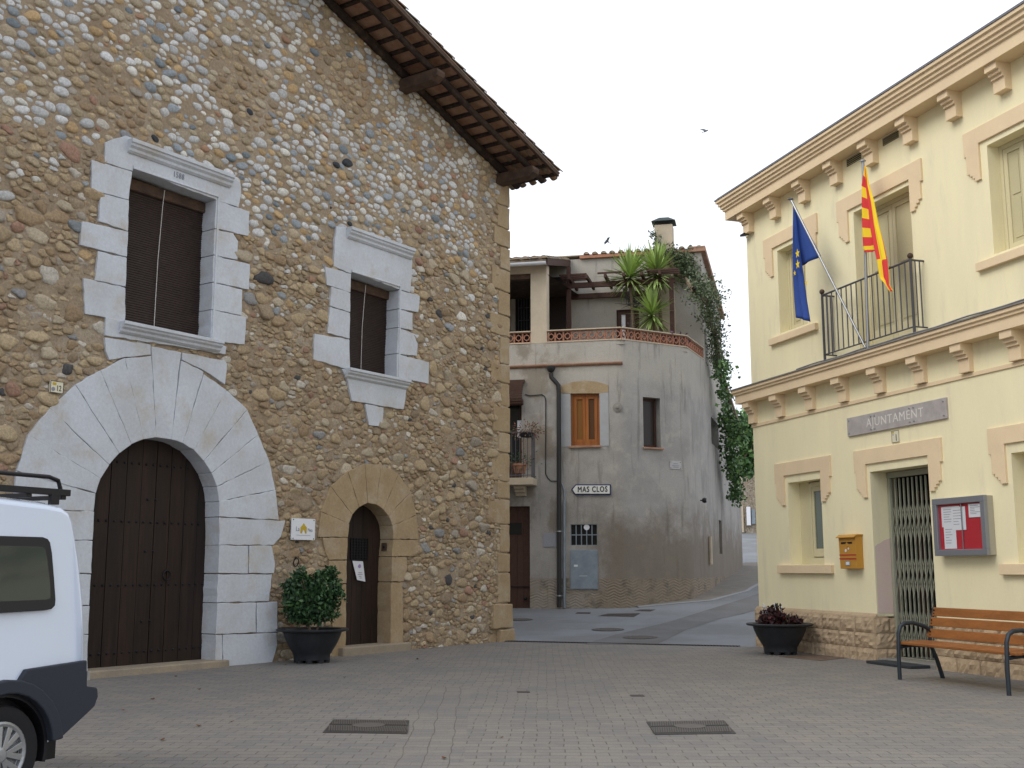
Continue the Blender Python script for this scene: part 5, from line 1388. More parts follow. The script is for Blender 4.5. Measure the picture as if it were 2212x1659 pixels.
for uu_ in (-8.9, uB + .06):
    for rr_ in (.085, .075):
        for j in range(n): t = pi + pi * j / (n - 1); vs.append(HF.W(uu_, .36 + rr_ * cos(t), zg + rr_ * sin(t)))
fs = []
for j in range(n - 1):
    fs.append((j, j + 1, 2 * n + j + 1, 2 * n + j)); fs.append((n + j + 1, n + j, 3 * n + j, 3 * n + j + 1)); fs.append((2 * n + j, 2 * n + j + 1, 3 * n + j + 1, 3 * n + j))
fs += [(0, n, 3 * n, 2 * n), (n - 1, 2 * n - 1, 4 * n - 1, 3 * n - 1)]
gt_.add(vs, fs); gt_.build('gutter', M['white'], hh)
mb = MB(); q = HF.px(1177, 600)[0]; mb.tube([HF.W(q, .34, zg - .06), HF.W(q, .06, zg - .4), HF.W(q, .05, zB + .5)], .045, 8); 
# upper roof edge: flashing and tile ends
mb = MB(); mb.box(HU, uV, .14, -.3, .10, zU - .01, zU + .09); mb.build('roof_flashing', M['terracotta'], hh, bevel=.006)
mb = MB()
for sgn in (0,): mb.hexa([HR.W(sU - .12, -.4, zU + .0), HR.W(sU - .12, .14, zU + .0), HR.W(sE, .14, zE), HR.W(sE, -.4, zE), HR.W(sU - .12, -.4, zU + .16), HR.W(sU - .12, .14, zU + .16), HR.W(sE, .14, zE + .16), HR.W(sE, -.4, zE + .16)])
mb.build('verge_board', M['soffit'], hh)
ut = MB(); dn = (zE - zU) / (sE - sU)
ut.hexa([HU.W(-9, .05, zU + .09), HU.W(.1, .05, zU + .09), (*HR.W(sE, .1, 0)[:2], zE + .1), (*HR.W(sE, -9.5, 0)[:2], zE + .1), HU.W(-9, .05, zU + .12), HU.W(.1, .05, zU + .12), (*HR.W(sE, .1, 0)[:2], zE + .13), (*HR.W(sE, -9.5, 0)[:2], zE + .13)])
u = -.05
while u > uV - .0:
    a = Vector(HU.W(u, .14, zU + .115)); b = a + Vector((HR.U[0], HR.U[1], dn)) * (sE - sU)
    tile_cover(ut, a, b, (*HU.U, 0), up, .105, cap=0); u -= .268
ut.build('roof_tiles', M['rooftile2'], hh, recalc=False)
lowr = MB(); lowr.hexa([HR.W(sE, .12, 7.85), HR.W(sX, .12, 6.85), HR.W(sX, -9, 6.85), HR.W(sE, -9, 7.85), HR.W(sE, .12, 7.98), HR.W(sX, .12, 6.98), HR.W(sX, -9, 6.98), HR.W(sE, -9, 7.98)]); lowr.build('lower_roof', M['rooftile'], hh)

# balustrade of terracotta blocks
def bal_block(fr, u, z0, s, h):
    mb = MB(); w0, w1 = -.09, -.02; b = .018
    mb.box(fr, u, u + b, w0, w1, z0, z0 + h); mb.box(fr, u + s - b, u + s, w0, w1, z0, z0 + h); mb.box(fr, u + b, u + s - b, w0, w1, z0, z0 + b); mb.box(fr, u + b, u + s - b, w0, w1, z0 + h - b, z0 + h)
    c = (u + s / 2, z0 + h / 2); ro = min(s, h) / 2 - b - .012; ri = ro - .022; n = 16; vs = []
    for w in (w0, w1):
        for rr_ in (ri, ro):
            for j in range(n): t = 2 * pi * j / n; vs.append(fr.W(c[0] + rr_ * cos(t), w, c[1] + rr_ * sin(t)))
    fs = []
    for j in range(n):
        k = (j + 1) % n
        fs += [(j, k, n + k, n + j), (2 * n + j, 3 * n + j, 3 * n + k, 2 * n + k), (j, 2 * n + j, 2 * n + k, k), (n + j, n + k, 3 * n + k, 3 * n + j)]
    mb.add(vs, fs)
    for a in (0, pi / 2, pi, 3 * pi / 2):
        uu_, zz_ = c[0] + cos(a) * (ro + .008), c[1] + sin(a) * (ro + .008); mb.box(fr, uu_ - .010, uu_ + .010, w0, w1, zz_ - .010, zz_ + .010)
    return mb.build('balustrade_block', M['terracotta'], hh, bevel=0)
hB = zT - zB - .07
def balustrade(fr, u0, u1):
    n = max(1, round((u1 - u0) / .236)); s = (u1 - u0) / n
    b0 = bal_block(fr, u0, zB + .035, s - .004, hB)
    for i in range(1, n): part_copy(b0, (fr.U[0] * s * i, fr.U[1] * s * i, 0))
    mb = MB(); mb.box(fr, u0, u1, -.14, .03, zT - .034, zT); mb.box(fr, u0, u1, -.13, .015, zB + .001, zB + .034); mb.build('coping', M['paleplaster'], hh, bevel=.006)
balustrade(HF, uB - .0, uP1 - .01); balustrade(HF, uA - 1.65, uA)
balustrade(HC, .01, uP2 - .01); balustrade(HS, .01, sS - .02)

# chimney
c0, c1_ = HU.px(1417, 600, .25)[0], HU.px(1456, 600, .25)[0]; zc = HU.px(1436, 489, .2)[1]
mb = MB(); mb.box(HU, c0, c1_, -.1, .42, tf, zc); ch = mb.build('chimney', M['paleplaster'], hh, bevel=.015)
mb = MB(); cw0, cw1 = c0 - .09, c1_ + .09; cz0, cz1 = zc + .10, zc + .24
mid = ((c0 + c1_) / 2)
mb.add([HU.W(cw0, -.19, cz0), HU.W(cw1, -.19, cz0), HU.W(cw1, .51, cz0), HU.W(cw0, .51, cz0), HU.W(mid - .14, .06, cz1 + .03), HU.W(mid + .14, .06, cz1 + .03), HU.W(mid + .14, .26, cz1 + .03), HU.W(mid - .14, .26, cz1 + .03)],
       [(3, 2, 1, 0), (0, 1, 5, 4), (1, 2, 6, 5), (2, 3, 7, 6), (3, 0, 4, 7), (4, 5, 6, 7)])
for uu_ in (c0 + .03, c1_ - .03):
    for w in (-.05, .37): mb.box(HU, uu_ - .015, uu_ + .015, w - .015, w + .015, zc - .01, cz0 + .01)
mb.build('chimney_cowl', M['copper'], ch)

# openings
def simple_window(fr, o, w, name, mt, pane, leaves=2, fw=.07, sill_m=None, parent=hh, pm2=None):
    u0, u1, z0, z1 = o; f = MB()
    f.box(fr, u0, u0 + fw, w - .05, w, z0, z1); f.box(fr, u1 - fw, u1, w - .05, w, z0, z1); f.box(fr, u0 + fw, u1 - fw, w - .05, w, z1 - fw, z1); f.box(fr, u0 + fw, u1 - fw, w - .05, w + .01, z0, z0 + fw * 1.3)
    ob = f.build(name, mt, parent, bevel=.004)
    a, b = u0 + fw, u1 - fw
    for i in range(leaves):
        c, d = a + (b - a) * i / leaves + .003, a + (b - a) * (i + 1) / leaves - .003; s = MB(); q = fw * 1.05 if leaves > 1 else .02
        s.box(fr, c, c + q, w - .04, w + .012, z0 + fw * 1.3, z1 - fw); s.box(fr, d - q, d, w - .04, w + .012, z0 + fw * 1.3, z1 - fw); s.box(fr, c + q, d - q, w - .04, w + .012, z1 - fw - q, z1 - fw); s.box(fr, c + q, d - q, w - .04, w + .012, z0 + fw * 1.3, z0 + fw * 1.3 + q)
        s.build('sash', mt, ob, bevel=.004)
        p = MB(); p.box(fr, c + q, d - q, w - .03, w - .02, z0 + fw * 1.3 + q, z1 - fw - q); p.build('pane', (pm2 if (pm2 and i) else pane), ob)
    return ob
simple_window(HF, oW, -.10, 'window', M['winwood'], M['brownglass2'], 2, .075, pm2=M['brownglass'])
mb = MB(); mb.box(HF, oW[0] - .05, oW[1] + .03, -.2, .06, oW[2] - .06, oW[2] - .0); mb.build('window_sill', M['soffit'], hh, bevel=.006)
pts = [HF.px(*H5(X, Y)) for X, Y in ((425, 1172), (428, 1128), (500, 1107), (570, 1099), (640, 1104), (714, 1126), (716, 1168), (664, 1176), (484, 1177))]
mb = MB(); mb.prism(HF, pts, -.01, .012); mb.build('stone_lintel', M['ochrestone'], hh)
mb = MB()
x0, x1 = HF.px(*H5(427, 1300))[0], HF.px(*H5(716, 1300))[0]
sg_ = mat('smooth pale grey render', (.38, .385, .395), col2=(.33, .33, .33), scale=3, bump=.15, var=.05)
mb.box(HF, x0, oW[0], -.01, .010, oW[2] - .02, oW[3] + .0); mb.build('window_jamb', sg_, hh)
mb = MB(); mb.box(HF, oW[1], x1, -.01, .010, oW[2] - .02, oW[3] + .0); mb.build('window_jamb', sg_, hh)
simple_window(HC, oW2, -.20, 'window', M['brownwood'], M['shadeglass'], 1, .055)
mb = MB(); mb.box(HC, oW2[0] - .03, oW2[1] + .05, -.2, .07, oW2[2] - .05, oW2[2]); mb.build('window_sill', M['soffit'], hh, bevel=.006)
simple_window(HR, oW3, -.35, 'window', M['brownwood'], M['glass'], 1, .06)
mb = MB(); mb.box(HR, oS[0] - .05, oS[1] + .05, -.42, -.3, oS[2] - .1, oS[3] + .1); mb.build('slit_window', M['glass'], hh)
simple_window(HU, oT, -.05, 'terrace_window', M['brownwood'], M['mirror'], 2, .07)
# grid vent
u0, u1, z0, z1 = oG; mb = MB(); mb.box(HF, u0, u1, -.2, -.12, z0, z1); vg = mb.build('vent_window', M['glass'], hh)
mb = MB()
for i in range(6): u = u0 + (u1 - u0) * i / 5; mb.box(HF, u - .012, u + .012, -.06, -.03, z0, z1)
for i in range(3): z = z0 + (z1 - z0) * i / 2; mb.box(HF, u0, u1, -.058, -.032, z - .012, z + .012)
mb.build('vent_bars', M['galv'], vg)
mb = MB(); c = HF.px(*Q_(1290, 165), -.02); mb.lathe(HF.W(c[0], -.03, c[1]), [(.08, 0), (.08, .008)], 12, ax=(*HF.N, 0), a2=(0, 0, 1)); mb.build('vent_tag', M['paper'], vg)
# doors
def leafdoor(fr, o, w, planks, glass_o=None, name='door'):
    u0, u1, z0, z1 = o; mb = MB()
    for i in range(planks): a = u0 + (u1 - u0) * i / planks; mb.box(fr, a + .003, a + (u1 - u0) / planks - .003, w - .05, w, z0, z1)
    mb.box(fr, u0, u1, w - .07, w - .04, z0, z1)
    d = mb.build(name, M['brownwood'], hh, bevel=.003); return d
d1 = leafdoor(HF, oD, -.12, 6)
a = q2(HF, Q_, (105, 95), (290, 275)); mb = MB(); mb.box(HF, a[0], a[1], -.119, -.11, a[2], a[3]); mb.build('door_pane', M['glass'], d1)
mb = MB(); mb.box(HF, oD[0], oD[1], -.119, -.10, .95, .975); mb.ball(HF.W(oD[1] - .14, -.09, .65), .05, 10); mb.build('door_rail', M['iron'], d1)
d2 = leafdoor(HF, (oB[0], oB[1] - .0, oB[2], oB[3]), -.16, 3, name='balcony_door')
mb = MB(); mb.box(HF, oB[1] - .46, oB[1] - .1, -.159, -.15, oB[2] + .5, oB[3] - .1); mb.build('door_pane', M['glass'], d2)
mb = MB(); a = HF.px(*K_(205, 620)); b = HF.px(*K_(300, 900)); mb.box(HF, a[0], b[0], -.149, -.14, b[1], a[1]); mb.build('curtain', M['paper'], d2)
# ledge moulding, hopper, pipes
zl = HF.px(1230, 788)[1]; mb = MB(); x1 = HF.px(1345, 785)[0]
mb.extr(HF, [(-.01, zl - .06), (.05, zl - .03), (.07, zl), (.07, zl + .03), (-.01, zl + .04)], -8.9, x1); mb.build('ledge', M['soffit'], hh)
pp_ = MB(); P_ = lambda X, Y, w=.09: HF.W(*(lambda q: (q[0], w, q[1]))(HF.px(X, Y, w)))
pp_.tube([P_(1190, 806), P_(1191, 815), P_(1200, 825), P_(1206, 832), P_(1207, 850), P_(1207.5, 1000), P_(1208, 1312)], .062, 12)
q = HF.px(1190, 800, .09); pp_.lathe(HF.W(q[0], .09, q[1] - .05), [(.06, 0), (.1, .05), (.12, .10), (.12, .16), (.10, .17)], 14)
pp_.build('downpipe', M['pipe'], hh, smooth=True)
cl = MB()
for y in (1149, 1288): a = HF.px(1208, y, .09); cl.lathe(HF.W(a[0], .09, a[1]), [(.075, 0), (.075, .03)], 14); cl.box(HF, a[0] - .12, a[0] + .12, .0, .03, a[1], a[1] + .025)
cl.build('pipe_clamp', M['steel'], hh)
g2_ = MB(); g2_.tube([P_(1219, 1080, .05), P_(1219, 1312, .05)], .036, 10); g2_.tube([P_(1219.5, 1078, .05), P_(1219, 1060, .04), P_(1214, 1045, .02)], .02, 6); g2_.build('conduit', M['galv'], hh, smooth=True)
cb = MB(); cb.tube([P_(*K_(350, 205), .02), P_(*K_(420, 225), .02), P_(*K_(520, 218), .02), P_(*K_(620, 205), .02), P_(*K_(670, 240), .02), P_(*K_(685, 300), .02), P_(*K_(685, 1500), .02), P_(*K_(720, 1570), .02), P_(*K_(770, 1615), .02), P_(*K_(880, 1618), .02)], .013, 6); cb.build('wall_cable', M['black'], hh)
a = q2(HF, Q_, (1040, 508), (1465, 1108)); mb = MB(); mb.box(HF, a[0], a[1], -.02, .035, a[2], a[3]); mb.box(HF, a[0] + .02, a[1] - .02, .035, .040, a[2] + .02, a[3] - .02); mc = mb.build('meter_cabinet', M['galv'], hh, bevel=.004)
mb = MB(); mb.box(HF, a[0] + .14 * (a[1] - a[0]), a[0] + .28 * (a[1] - a[0]), .040, .043, a[2] + .57 * (a[3] - a[2]), a[2] + .62 * (a[3] - a[2])); mb.box(HF, a[0] + .33 * (a[1] - a[0]), a[0] + .63 * (a[1] - a[0]), .040, .043, a[2] + .33 * (a[3] - a[2]), a[2] + .34 * (a[3] - a[2])); mb.build('cabinet_label', M['paper'], mc)
a = q2(HF, Q_, (632, 255), (832, 462)); mb = MB(); mb.box(HF, a[0], a[1], -.02, .02, a[2], a[3]); mb.build('meter_box', mat('grey painted box', (.30, .31, .34), rough=.5, bump=0), hh, bevel=.004)
mb = MB(); c = HC.px(1334, 880); 
c = HF.px(1334, 880); mb.lathe(HF.W(c[0], .0, c[1]), [(.13, 0), (.13, .015), (.05, .03), (.03, .05)], 16, ax=(*HF.N, 0), a2=(0, 0, 1)); mb.build('wall_anchor', M['concrete'], hh)
# balcony
sb = q2(HF, dd, (1085, 1031), (1153, 1048)); BZ = HF.px(1120, 1032, .6)[1]; bu = HF.px(1151, 1032, .6)[0]
mb = MB(); mb.box(HF, oB[0] - .4, bu, -.01, .62, BZ - .19, BZ); mb.build('balcony_slab', M['paleplaster'], hh, bevel=.01)
mb = MB(); q = HF.px(1127, 1060)[0]
for k in range(3): mb.box(HF, q - .14, q + .14, 0, .40 - .12 * k, BZ - .19 - .09 * (k + 1), BZ - .19 - .09 * k - .001)
mb.build('balcony_corbel', M['paleplaster'], hh, bevel=.01)
rl2 = MB(); zt = HF.px(1140, 933, .6)[1]; bu0 = oB[0] - .35
rl2.tube([HF.W(bu0, .57, zt), HF.W(bu - .04, .57, zt), HF.W(bu - .04, 0, zt)], .016, 6); rl2.tube([HF.W(bu0, .57, BZ + .07), HF.W(bu - .04, .57, BZ + .07), HF.W(bu - .04, 0, BZ + .07)], .012, 6)
br = rl2.build('balcony_railing', M['railing'], hh); bb_ = MB(); u = bu - .04
while u > bu0: bb_.tube([HF.W(u, .57, BZ), HF.W(u, .57, zt)], .010, 6); u -= .11
for k in range(1, 5): bb_.tube([HF.W(bu - .04, .57 - .11 * k, BZ), HF.W(bu - .04, .57 - .11 * k, zt)], .010, 6)
bb_.build('balusters', M['railing'], br)
# rolled slat awning
aw = MB(); a = HF.px(1132, 828)[0]; z1 = HF.px(1120, 826, .1)[1]; z0 = HF.px(1120, 866, .3)[1]
for i in range(9):
    z = z1 - (z1 - z0) * i / 9; w = .05 + .20 * sin(i / 9 * 2.2)
    aw.box(HF, oB[0] - .2, a, w, w + .03, z - (z1 - z0) / 9 + .01, z)
aw.tube([HF.W(oB[0] - .2, .16, z0 - .02), HF.W(a, .16, z0 - .02)], .085, 12)
aw.box(HF, oB[0] - .22, a + .02, -.01, .08, z1, z1 + .08)
aw.build('slat_blind', M['brownwood'], hh)

# ------------------------------------------------------------------ leaves
def leaf_mesh(name, C, size, pal, parent, flat=.0, aspect=.45, seed=1, mt='leaf', loc=None, droop=0.0):
    g = np.random.default_rng(seed); n = len(C)
    d = g.normal(0, 1, (n, 3)); d[:, 2] -= droop; d /= np.linalg.norm(d, axis=1)[:, None]
    e = g.normal(0, 1, (n, 3)); e -= (e * d).sum(1)[:, None] * d; e /= np.linalg.norm(e, axis=1)[:, None]
    nn = np.cross(d, e)
    s = size * g.uniform(.6, 1.3, n)[:, None]
    V = np.stack([C, C + d * s * .5 + e * s * aspect * .5 + nn * s * .08, C + d * s, C + d * s * .5 - e * s * aspect * .5 + nn * s * .08, ], 1)
    b = np.arange(n) * 4
    tris = np.concatenate([np.stack([b, b + 1, b + 2], 1), np.stack([b, b + 2, b + 3], 1)])
    p = np.array([q[0] for q in pal]); w = np.array([q[1] for q in pal], float); w /= w.sum()
    col = p[g.choice(len(pal), n, p=w)] * g.uniform(.7, 1.3, (n, 1))
    return mesh_np(name, V.reshape(-1, 3), np.zeros((0, 4), int), tris, [M[mt]], parent, loc=loc, cols=np.repeat(col, 4, 0), smooth=False)
GREEN = [((.035, .085, .03), 5), ((.02, .055, .02), 4), ((.06, .13, .04), 2)]
IVY = [((.07, .15, .04), 5), ((.04, .09, .03), 3), ((.13, .24, .06), 3)]
OLIVE = [((.10, .13, .06), 4), ((.06, .09, .04), 4), ((.15, .18, .09), 2)]

# climber over the chimney, the terrace corner and down the street wall
def hr(px, py, w): u, z = HR.px(px, py, w); return np.array(HR.W(u, w, z))
def hu(px, py, w): u, z = HU.px(px, py, w); return np.array(HU.W(u, w, z))
cl_ = thing('climbing_plant', 'leafy climber trailing from the chimney down the street side of the rendered house', 'climber', HR.W(9, .3, 2.5))
main = [hu(1440, 560, .5), hu(1462, 590, .4), hu(1480, 602, .3), hr(1500, 625, .15), hr(1520, 650, .2), hr(1533, 672, .25), hr(1540, 700, .3), hr(1547, 740, .3), hr(1550, 790, .3), hr(1562, 830, .35), hr(1570, 870, .35), hr(1577, 930, .4), hr(1586, 980, .5), hr(1588, 1040, .45), hr(1588, 1090, .4)]
tk = MB()
for k in range(3):
    off = [np.array([random.uniform(-.08, .08) for _ in range(3)]) for _ in main]
    tk.tube([m_ + o_ for m_, o_ in zip(main[:12], off)], [.05 - .002 * i for i in range(12)], 6)
tk.build('stem', M['stem'], cl_)
C = []; g = np.random.default_rng(5)
def puff(c, r, n): C.append(c + g.normal(0, 1, (n, 3)) * np.array(r) * .5)
for c, r, n in ((hu(1419, 535, .5), (.08, .1, .3), 60), (hu(1412, 508, .5), (.06, .08, .18), 35), (hu(1446, 545, .55), (.3, .15, .2), 120), (hu(1475, 560, .3), (.35, .2, .22), 260), (hu(1490, 590, .3), (.3, .2, .3), 260), (hu(1468, 580, .3), (.3, .2, .3), 160)): puff(c, r, n)
C1 = np.concatenate(C); C = []
for c, r, n in ((hr(1510, 625, .25), (.3, .35, .4), 300), (hr(1528, 640, .3), (.3, .4, .5), 420), (hr(1545, 640, .4), (.35, .5, .25), 60), (hr(1535, 680, .3), (.3, .4, .5), 350), (hr(1545, 720, .3), (.25, .4, .5), 300), (hr(1546, 760, .3), (.2, .35, .4), 220)): puff(c, r, n)
C2_ = np.concatenate(C); C = []
IV = ((hr(1555, 790, .35), (.35, .5, .45), 420), (hr(1565, 800, .6), (.5, .5, .35), 200), (hr(1562, 840, .4), (.3, .5, .6), 420), (hr(1570, 900, .4), (.35, .5, .6), 500), (hr(1580, 940, .5), (.5, .6, .6), 700), (hr(1595, 925, .8), (.55, .7, .45), 500), (hr(1584, 990, .5), (.45, .6, .7), 800), (hr(1590, 1030, .5), (.4, .5, .6), 700), (hr(1590, 1070, .45), (.35, .4, .35), 400), (hr(1577, 1010, .35), (.2, .5, .3), 160))
for c, r, n in IV: puff(c, (r[0] * .62, r[1] * 1.1, r[2] * .85), int(n * .5))
C3_ = np.concatenate(C)
C1 = np.concatenate([C1, C1 + g.normal(0, .09, C1.shape)]); C2_ = np.concatenate([C2_, C2_ + g.normal(0, .12, C2_.shape)])
leaf_mesh('foliage', np.concatenate([C1, C2_]), .105, OLIVE, cl_, seed=2)
leaf_mesh('foliage', C3_, .13, IVY, cl_, aspect=.8, seed=3)

# yuccas on the terrace
def yucca(px, py, w, rad, label, seed, n=150):
    c = np.array(HU.W(*(lambda q: (q[0], w, q[1]))(HU.px(px, py, w)))); g = np.random.default_rng(seed)
    t = thing('yucca', label, 'yucca', (c[0], c[1], tf), 'yuccas on the terrace')
    mb = MB(); b = (c[0] + .12, c[1] + .05, tf); mb.tube([b, (c[0] + .08, c[1], (tf + c[2]) / 2), tuple(c)], [.07, .05, .045], 8); mb.build('trunk', M['stem'], t)
    V = []; T = []; cols = []
    for i in range(n):
        el = g.uniform(-.75, 1.45); az = g.uniform(0, 2 * pi); L = rad * g.uniform(.85, 1.1) * (1 if el > -.2 else .85)
        d = np.array([cos(el) * cos(az), cos(el) * sin(az), sin(el)]); s = np.cross(d, [0, 0, 1.0]); s /= np.linalg.norm(s); base = c + d * .05 + np.array([0, 0, .10 * sin(el)])
        o = len(V); wd = .034
        dr = np.array([0, 0, -.10 * rad * cos(el)])
        V += [base - s * wd * .6, base + s * wd * .6, base + d * L * .5 + s * wd + dr * .2, base + d * L * .5 - s * wd + dr * .2, base + d * L + dr]
        T += [(o, o + 1, o + 2), (o, o + 2, o + 3), (o + 3, o + 2, o + 4)]
        cc = np.array((.36, .48, .15)) * g.uniform(.6, 1.35); cols += [cc] * 5
    mesh_np('foliage', np.array(V), np.zeros((0, 4), int), np.array(T), [M['leaf']], t, cols=np.array(cols), smooth=False)
    return t
yucca(1360, 600, 1.0, .95, 'left of the two tall yuccas on the terrace, over bare grey branches', 1, 170)
yucca(1419, 592, .95, .95, 'right of the two tall yuccas, in front of the terrace chimney', 2, 170)
yucca(1409, 680, 1.2, .82, 'lowest yucca on the terrace, just above the terracotta balustrade', 3, 160)
# bare branches
t = thing('bare_shrub', 'leafless grey branched shrub on the terrace below the left yucca', 'shrub', HU.W(HU.px(1356, 705, .9)[0], .9, tf))
mb = MB(); g = random.Random(4); base = Vector(HU.W(HU.px(1352, 700, .9)[0], .9, tf)); top = Vector(HU.W(*(lambda q: (q[0], .9, q[1]))(HU.px(1366, 655, .9))))
mb.tube([base, base.lerp(top, .5) + Vector((.03, 0, 0)), top], [.05, .04, .035], 7)
for i in range(22):
    a = top + Vector((g.uniform(-.1, .1), g.uniform(-.1, .1), g.uniform(-.15, .15))); an = g.uniform(0, 2 * pi); pts = [a]; d = Vector((cos(an), sin(an) * .6, g.uniform(-.2, .7))).normalized()
    for k in range(4): d = (d + Vector((g.uniform(-.5, .5), g.uniform(-.4, .4), g.uniform(-.3, .5)))).normalized(); pts.append(pts[-1] + d * .16)
    mb.tube(pts, [.022, .018, .013, .008, .004], 5)
mb.build('branches', mat('bare grey bark', (.07, .065, .065), var=.2, bump=.2), t)
t = thing('terrace_plant', 'dark purple leafy plant at the right end of the terrace balustrade', 'plant', HC.W(uP2 - .2, -.4, tf))
mb = MB(); mb.lathe(HC.W(uP2 - .35, -.35, tf), [(.10, 0), (.16, .25), (.17, .28), (.14, .28)], 14); mb.build('pot', M['terracotta'], t)
c = np.array(HC.W(uP2 - .30, -.35, tf + .40)); c2_ = np.array(HC.W(uP2 - .05, -.4, tf + .36))
leaf_mesh('foliage', np.concatenate([c + rng.normal(0, 1, (160, 3)) * [.16, .14, .09], c2_ + rng.normal(0, 1, (120, 3)) * [.12, .2, .08]]), .12, [((.05, .02, .05), 3), ((.09, .03, .08), 2), ((.03, .04, .02), 1)], t, seed=9)

# pergola
pg = thing('pergola', 'dark brown timber pergola over the roof terrace of the rendered house', 'pergola', HF.W(.8, -1.2, tf))
w1 = 0
w1 = -(-((HU.O[0] - HF.O[0]) * HF.N[0] + (HU.O[1] - HF.O[1]) * HF.N[1]) - 1.15); print('w1', w1)
def hb(X, Y, w): q = HF.px(*T_(X, Y), w); return (q[0], q[1])
ua, za = hb(640, 418, w1); ubb, zb_ = hb(1850, 352, w1); zbm = (za + zb_) / 2
mb = MB(); mb.box(HF, ua, ubb, w1 - .05, w1 + .05, zbm - .08, zbm + .08); mb.build('beam', M['brownwood'], pg, bevel=.008)
u2a, z2a = HU.px(*T_(740, 530), .12); u2b, z2b = HU.px(*T_(1740, 475), .12)
mb = MB(); mb.box(HU, u2a, u2b, .04, .14, (z2a + z2b) / 2 - .08, (z2a + z2b) / 2 + .08); mb.build('wall_beam', M['brownwood'], pg, bevel=.008)
for X in (715, 1812):
    u = hb(X, 500, w1)[0]; mb = MB(); mb.box(HF, u - .065, u + .065, w1 - .06, w1 + .06, tf, zbm - .08 if X > 1000 else HF.px(*T_(X, 210), w1)[1]); mb.build('post', M['brownwood'], pg, bevel=.008)
zw = (z2a + z2b) / 2
dW = Vector(HU.W(0, .1, 0)) - Vector(HF.W(0, w1, 0)); kd = -(dW.x * HF.N[0] + dW.y * HF.N[1])
for X in (745, 930, 1125, 1320, 1510, 1700):
    u = hb(X, 420, w1)[0]; mb = MB(); p = Vector(HF.W(u, w1 + .5, zbm + .09)); q_ = Vector(HF.W(u, w1 - kd, zbm + .09))
    sd_ = Vector((*HF.U, 0)) * .035; u3 = Vector((0, 0, .11))
    mb.hexa([p - sd_, p + sd_, q_ + sd_, q_ - sd_, p - sd_ + u3, p + sd_ + u3, q_ + sd_ + u3, q_ - sd_ + u3]); mb.build('rafter', M['brownwood'], pg)
for (X0, X1) in ((640, 930), (1045, 1300), (1560, 1900)):
    for k in range(4 if X0 == 640 else (3 if X0 > 1300 else 1)):
        a, b = hb(X0, 400, w1)[0], hb(X1, 400, w1)[0]; w = w1 + .45 - k * .22; mb = MB(); mb.box(HF, a, b, w - .03, w + .03, zbm + .205, zbm + .25); mb.build('slat', M['brownwood'], pg)

# things on and against the house
t, ua, ub_, zb_, za = plate('street_sign', 'small pale street name plaque on the grey render above the corner', 'street sign', HC, H6(1090, 259), H6(1159, 312), .02, .02, mat('weathered marble plaque', (.44, .43, .42), bump=0))
mb = MB()
for k, (f_, l_) in enumerate(((.62, .40), (.38, .62), (.2, .5))): mb.box(HC, (ua + ub_) / 2 - (ub_ - ua) * l_ / 2, (ua + ub_) / 2 + (ub_ - ua) * l_ / 2, .02, .022, zb_ + (za - zb_) * f_, zb_ + (za - zb_) * (f_ + .09))
mb.build('lettering', M['greyink'], t)
mb = MB()
for a in (ua + .03, ub_ - .03):
    for z in (zb_ + .03, za - .03): mb.lathe(HC.W(a, .02, z), [(.012, -.001), (.008, .006)], 8, ax=(*HC.N, 0), a2=(0, 0, 1))
mb.build('bolts', M['iron'], t)
# arrow sign
sp1 = [HF.px(*H6(X, Y), .06) for X, Y in ((487, 434), (515, 402), (730, 402), (730, 466), (510, 466))]
t = thing('direction_sign', 'white arrow sign MAS CLOS with dark border pointing left on the grey render', 'sign', HF.W((sp1[0][0] + sp1[2][0]) / 2, .05, sp1[3][1]))
# extend right corner on the same frame
mb = MB(); mb.prism(HF, sp1, .02, .055); mb.build('backing', M['navy'], t, bevel=.01)
cu_ = sum(p[0] for p in sp1) / 5; cz_ = (sp1[1][1] + sp1[3][1]) / 2; W_ = sp1[2][0] - sp1[0][0]; Hh = sp1[1][1] - sp1[3][1]
b_ = .032
inner = [(sp1[0][0] + b_ * 1.5, sp1[0][1]), (sp1[1][0] + b_ * .4, sp1[1][1] - b_), (sp1[2][0] - b_, sp1[2][1] - b_), (sp1[3][0] - b_, sp1[3][1] + b_), (sp1[4][0] + b_ * .4, sp1[4][1] + b_)]
mb = MB(); mb.prism(HF, inner, .05, .058); mb.build('face', M['signwhite'], t)
mb = MB(); mb.add(*text_mesh('MAS CLOS', HF, sp1[1][0] + (sp1[2][0] - sp1[1][0]) * .48, cz_ - .0, .0605, Hh * .70, .003, sx=.74, spacing=1.18)); lt = mb.build('lettering', M['ink'], t)
mdl = lt.modifiers.new('bold', 'SOLIDIFY'); mdl.thickness = .010; mdl.offset = 0
mb = MB(); mb.box(HF, sp1[2][0] - .12, sp1[2][0] - .08, -.01, .022, sp1[3][1] - .02, sp1[1][1] + .02); mb.box(HF, sp1[1][0] + .08, sp1[1][0] + .12, -.01, .022, sp1[3][1] - .02, sp1[1][1] + .02); mb.build('bracket', M['galv'], t)
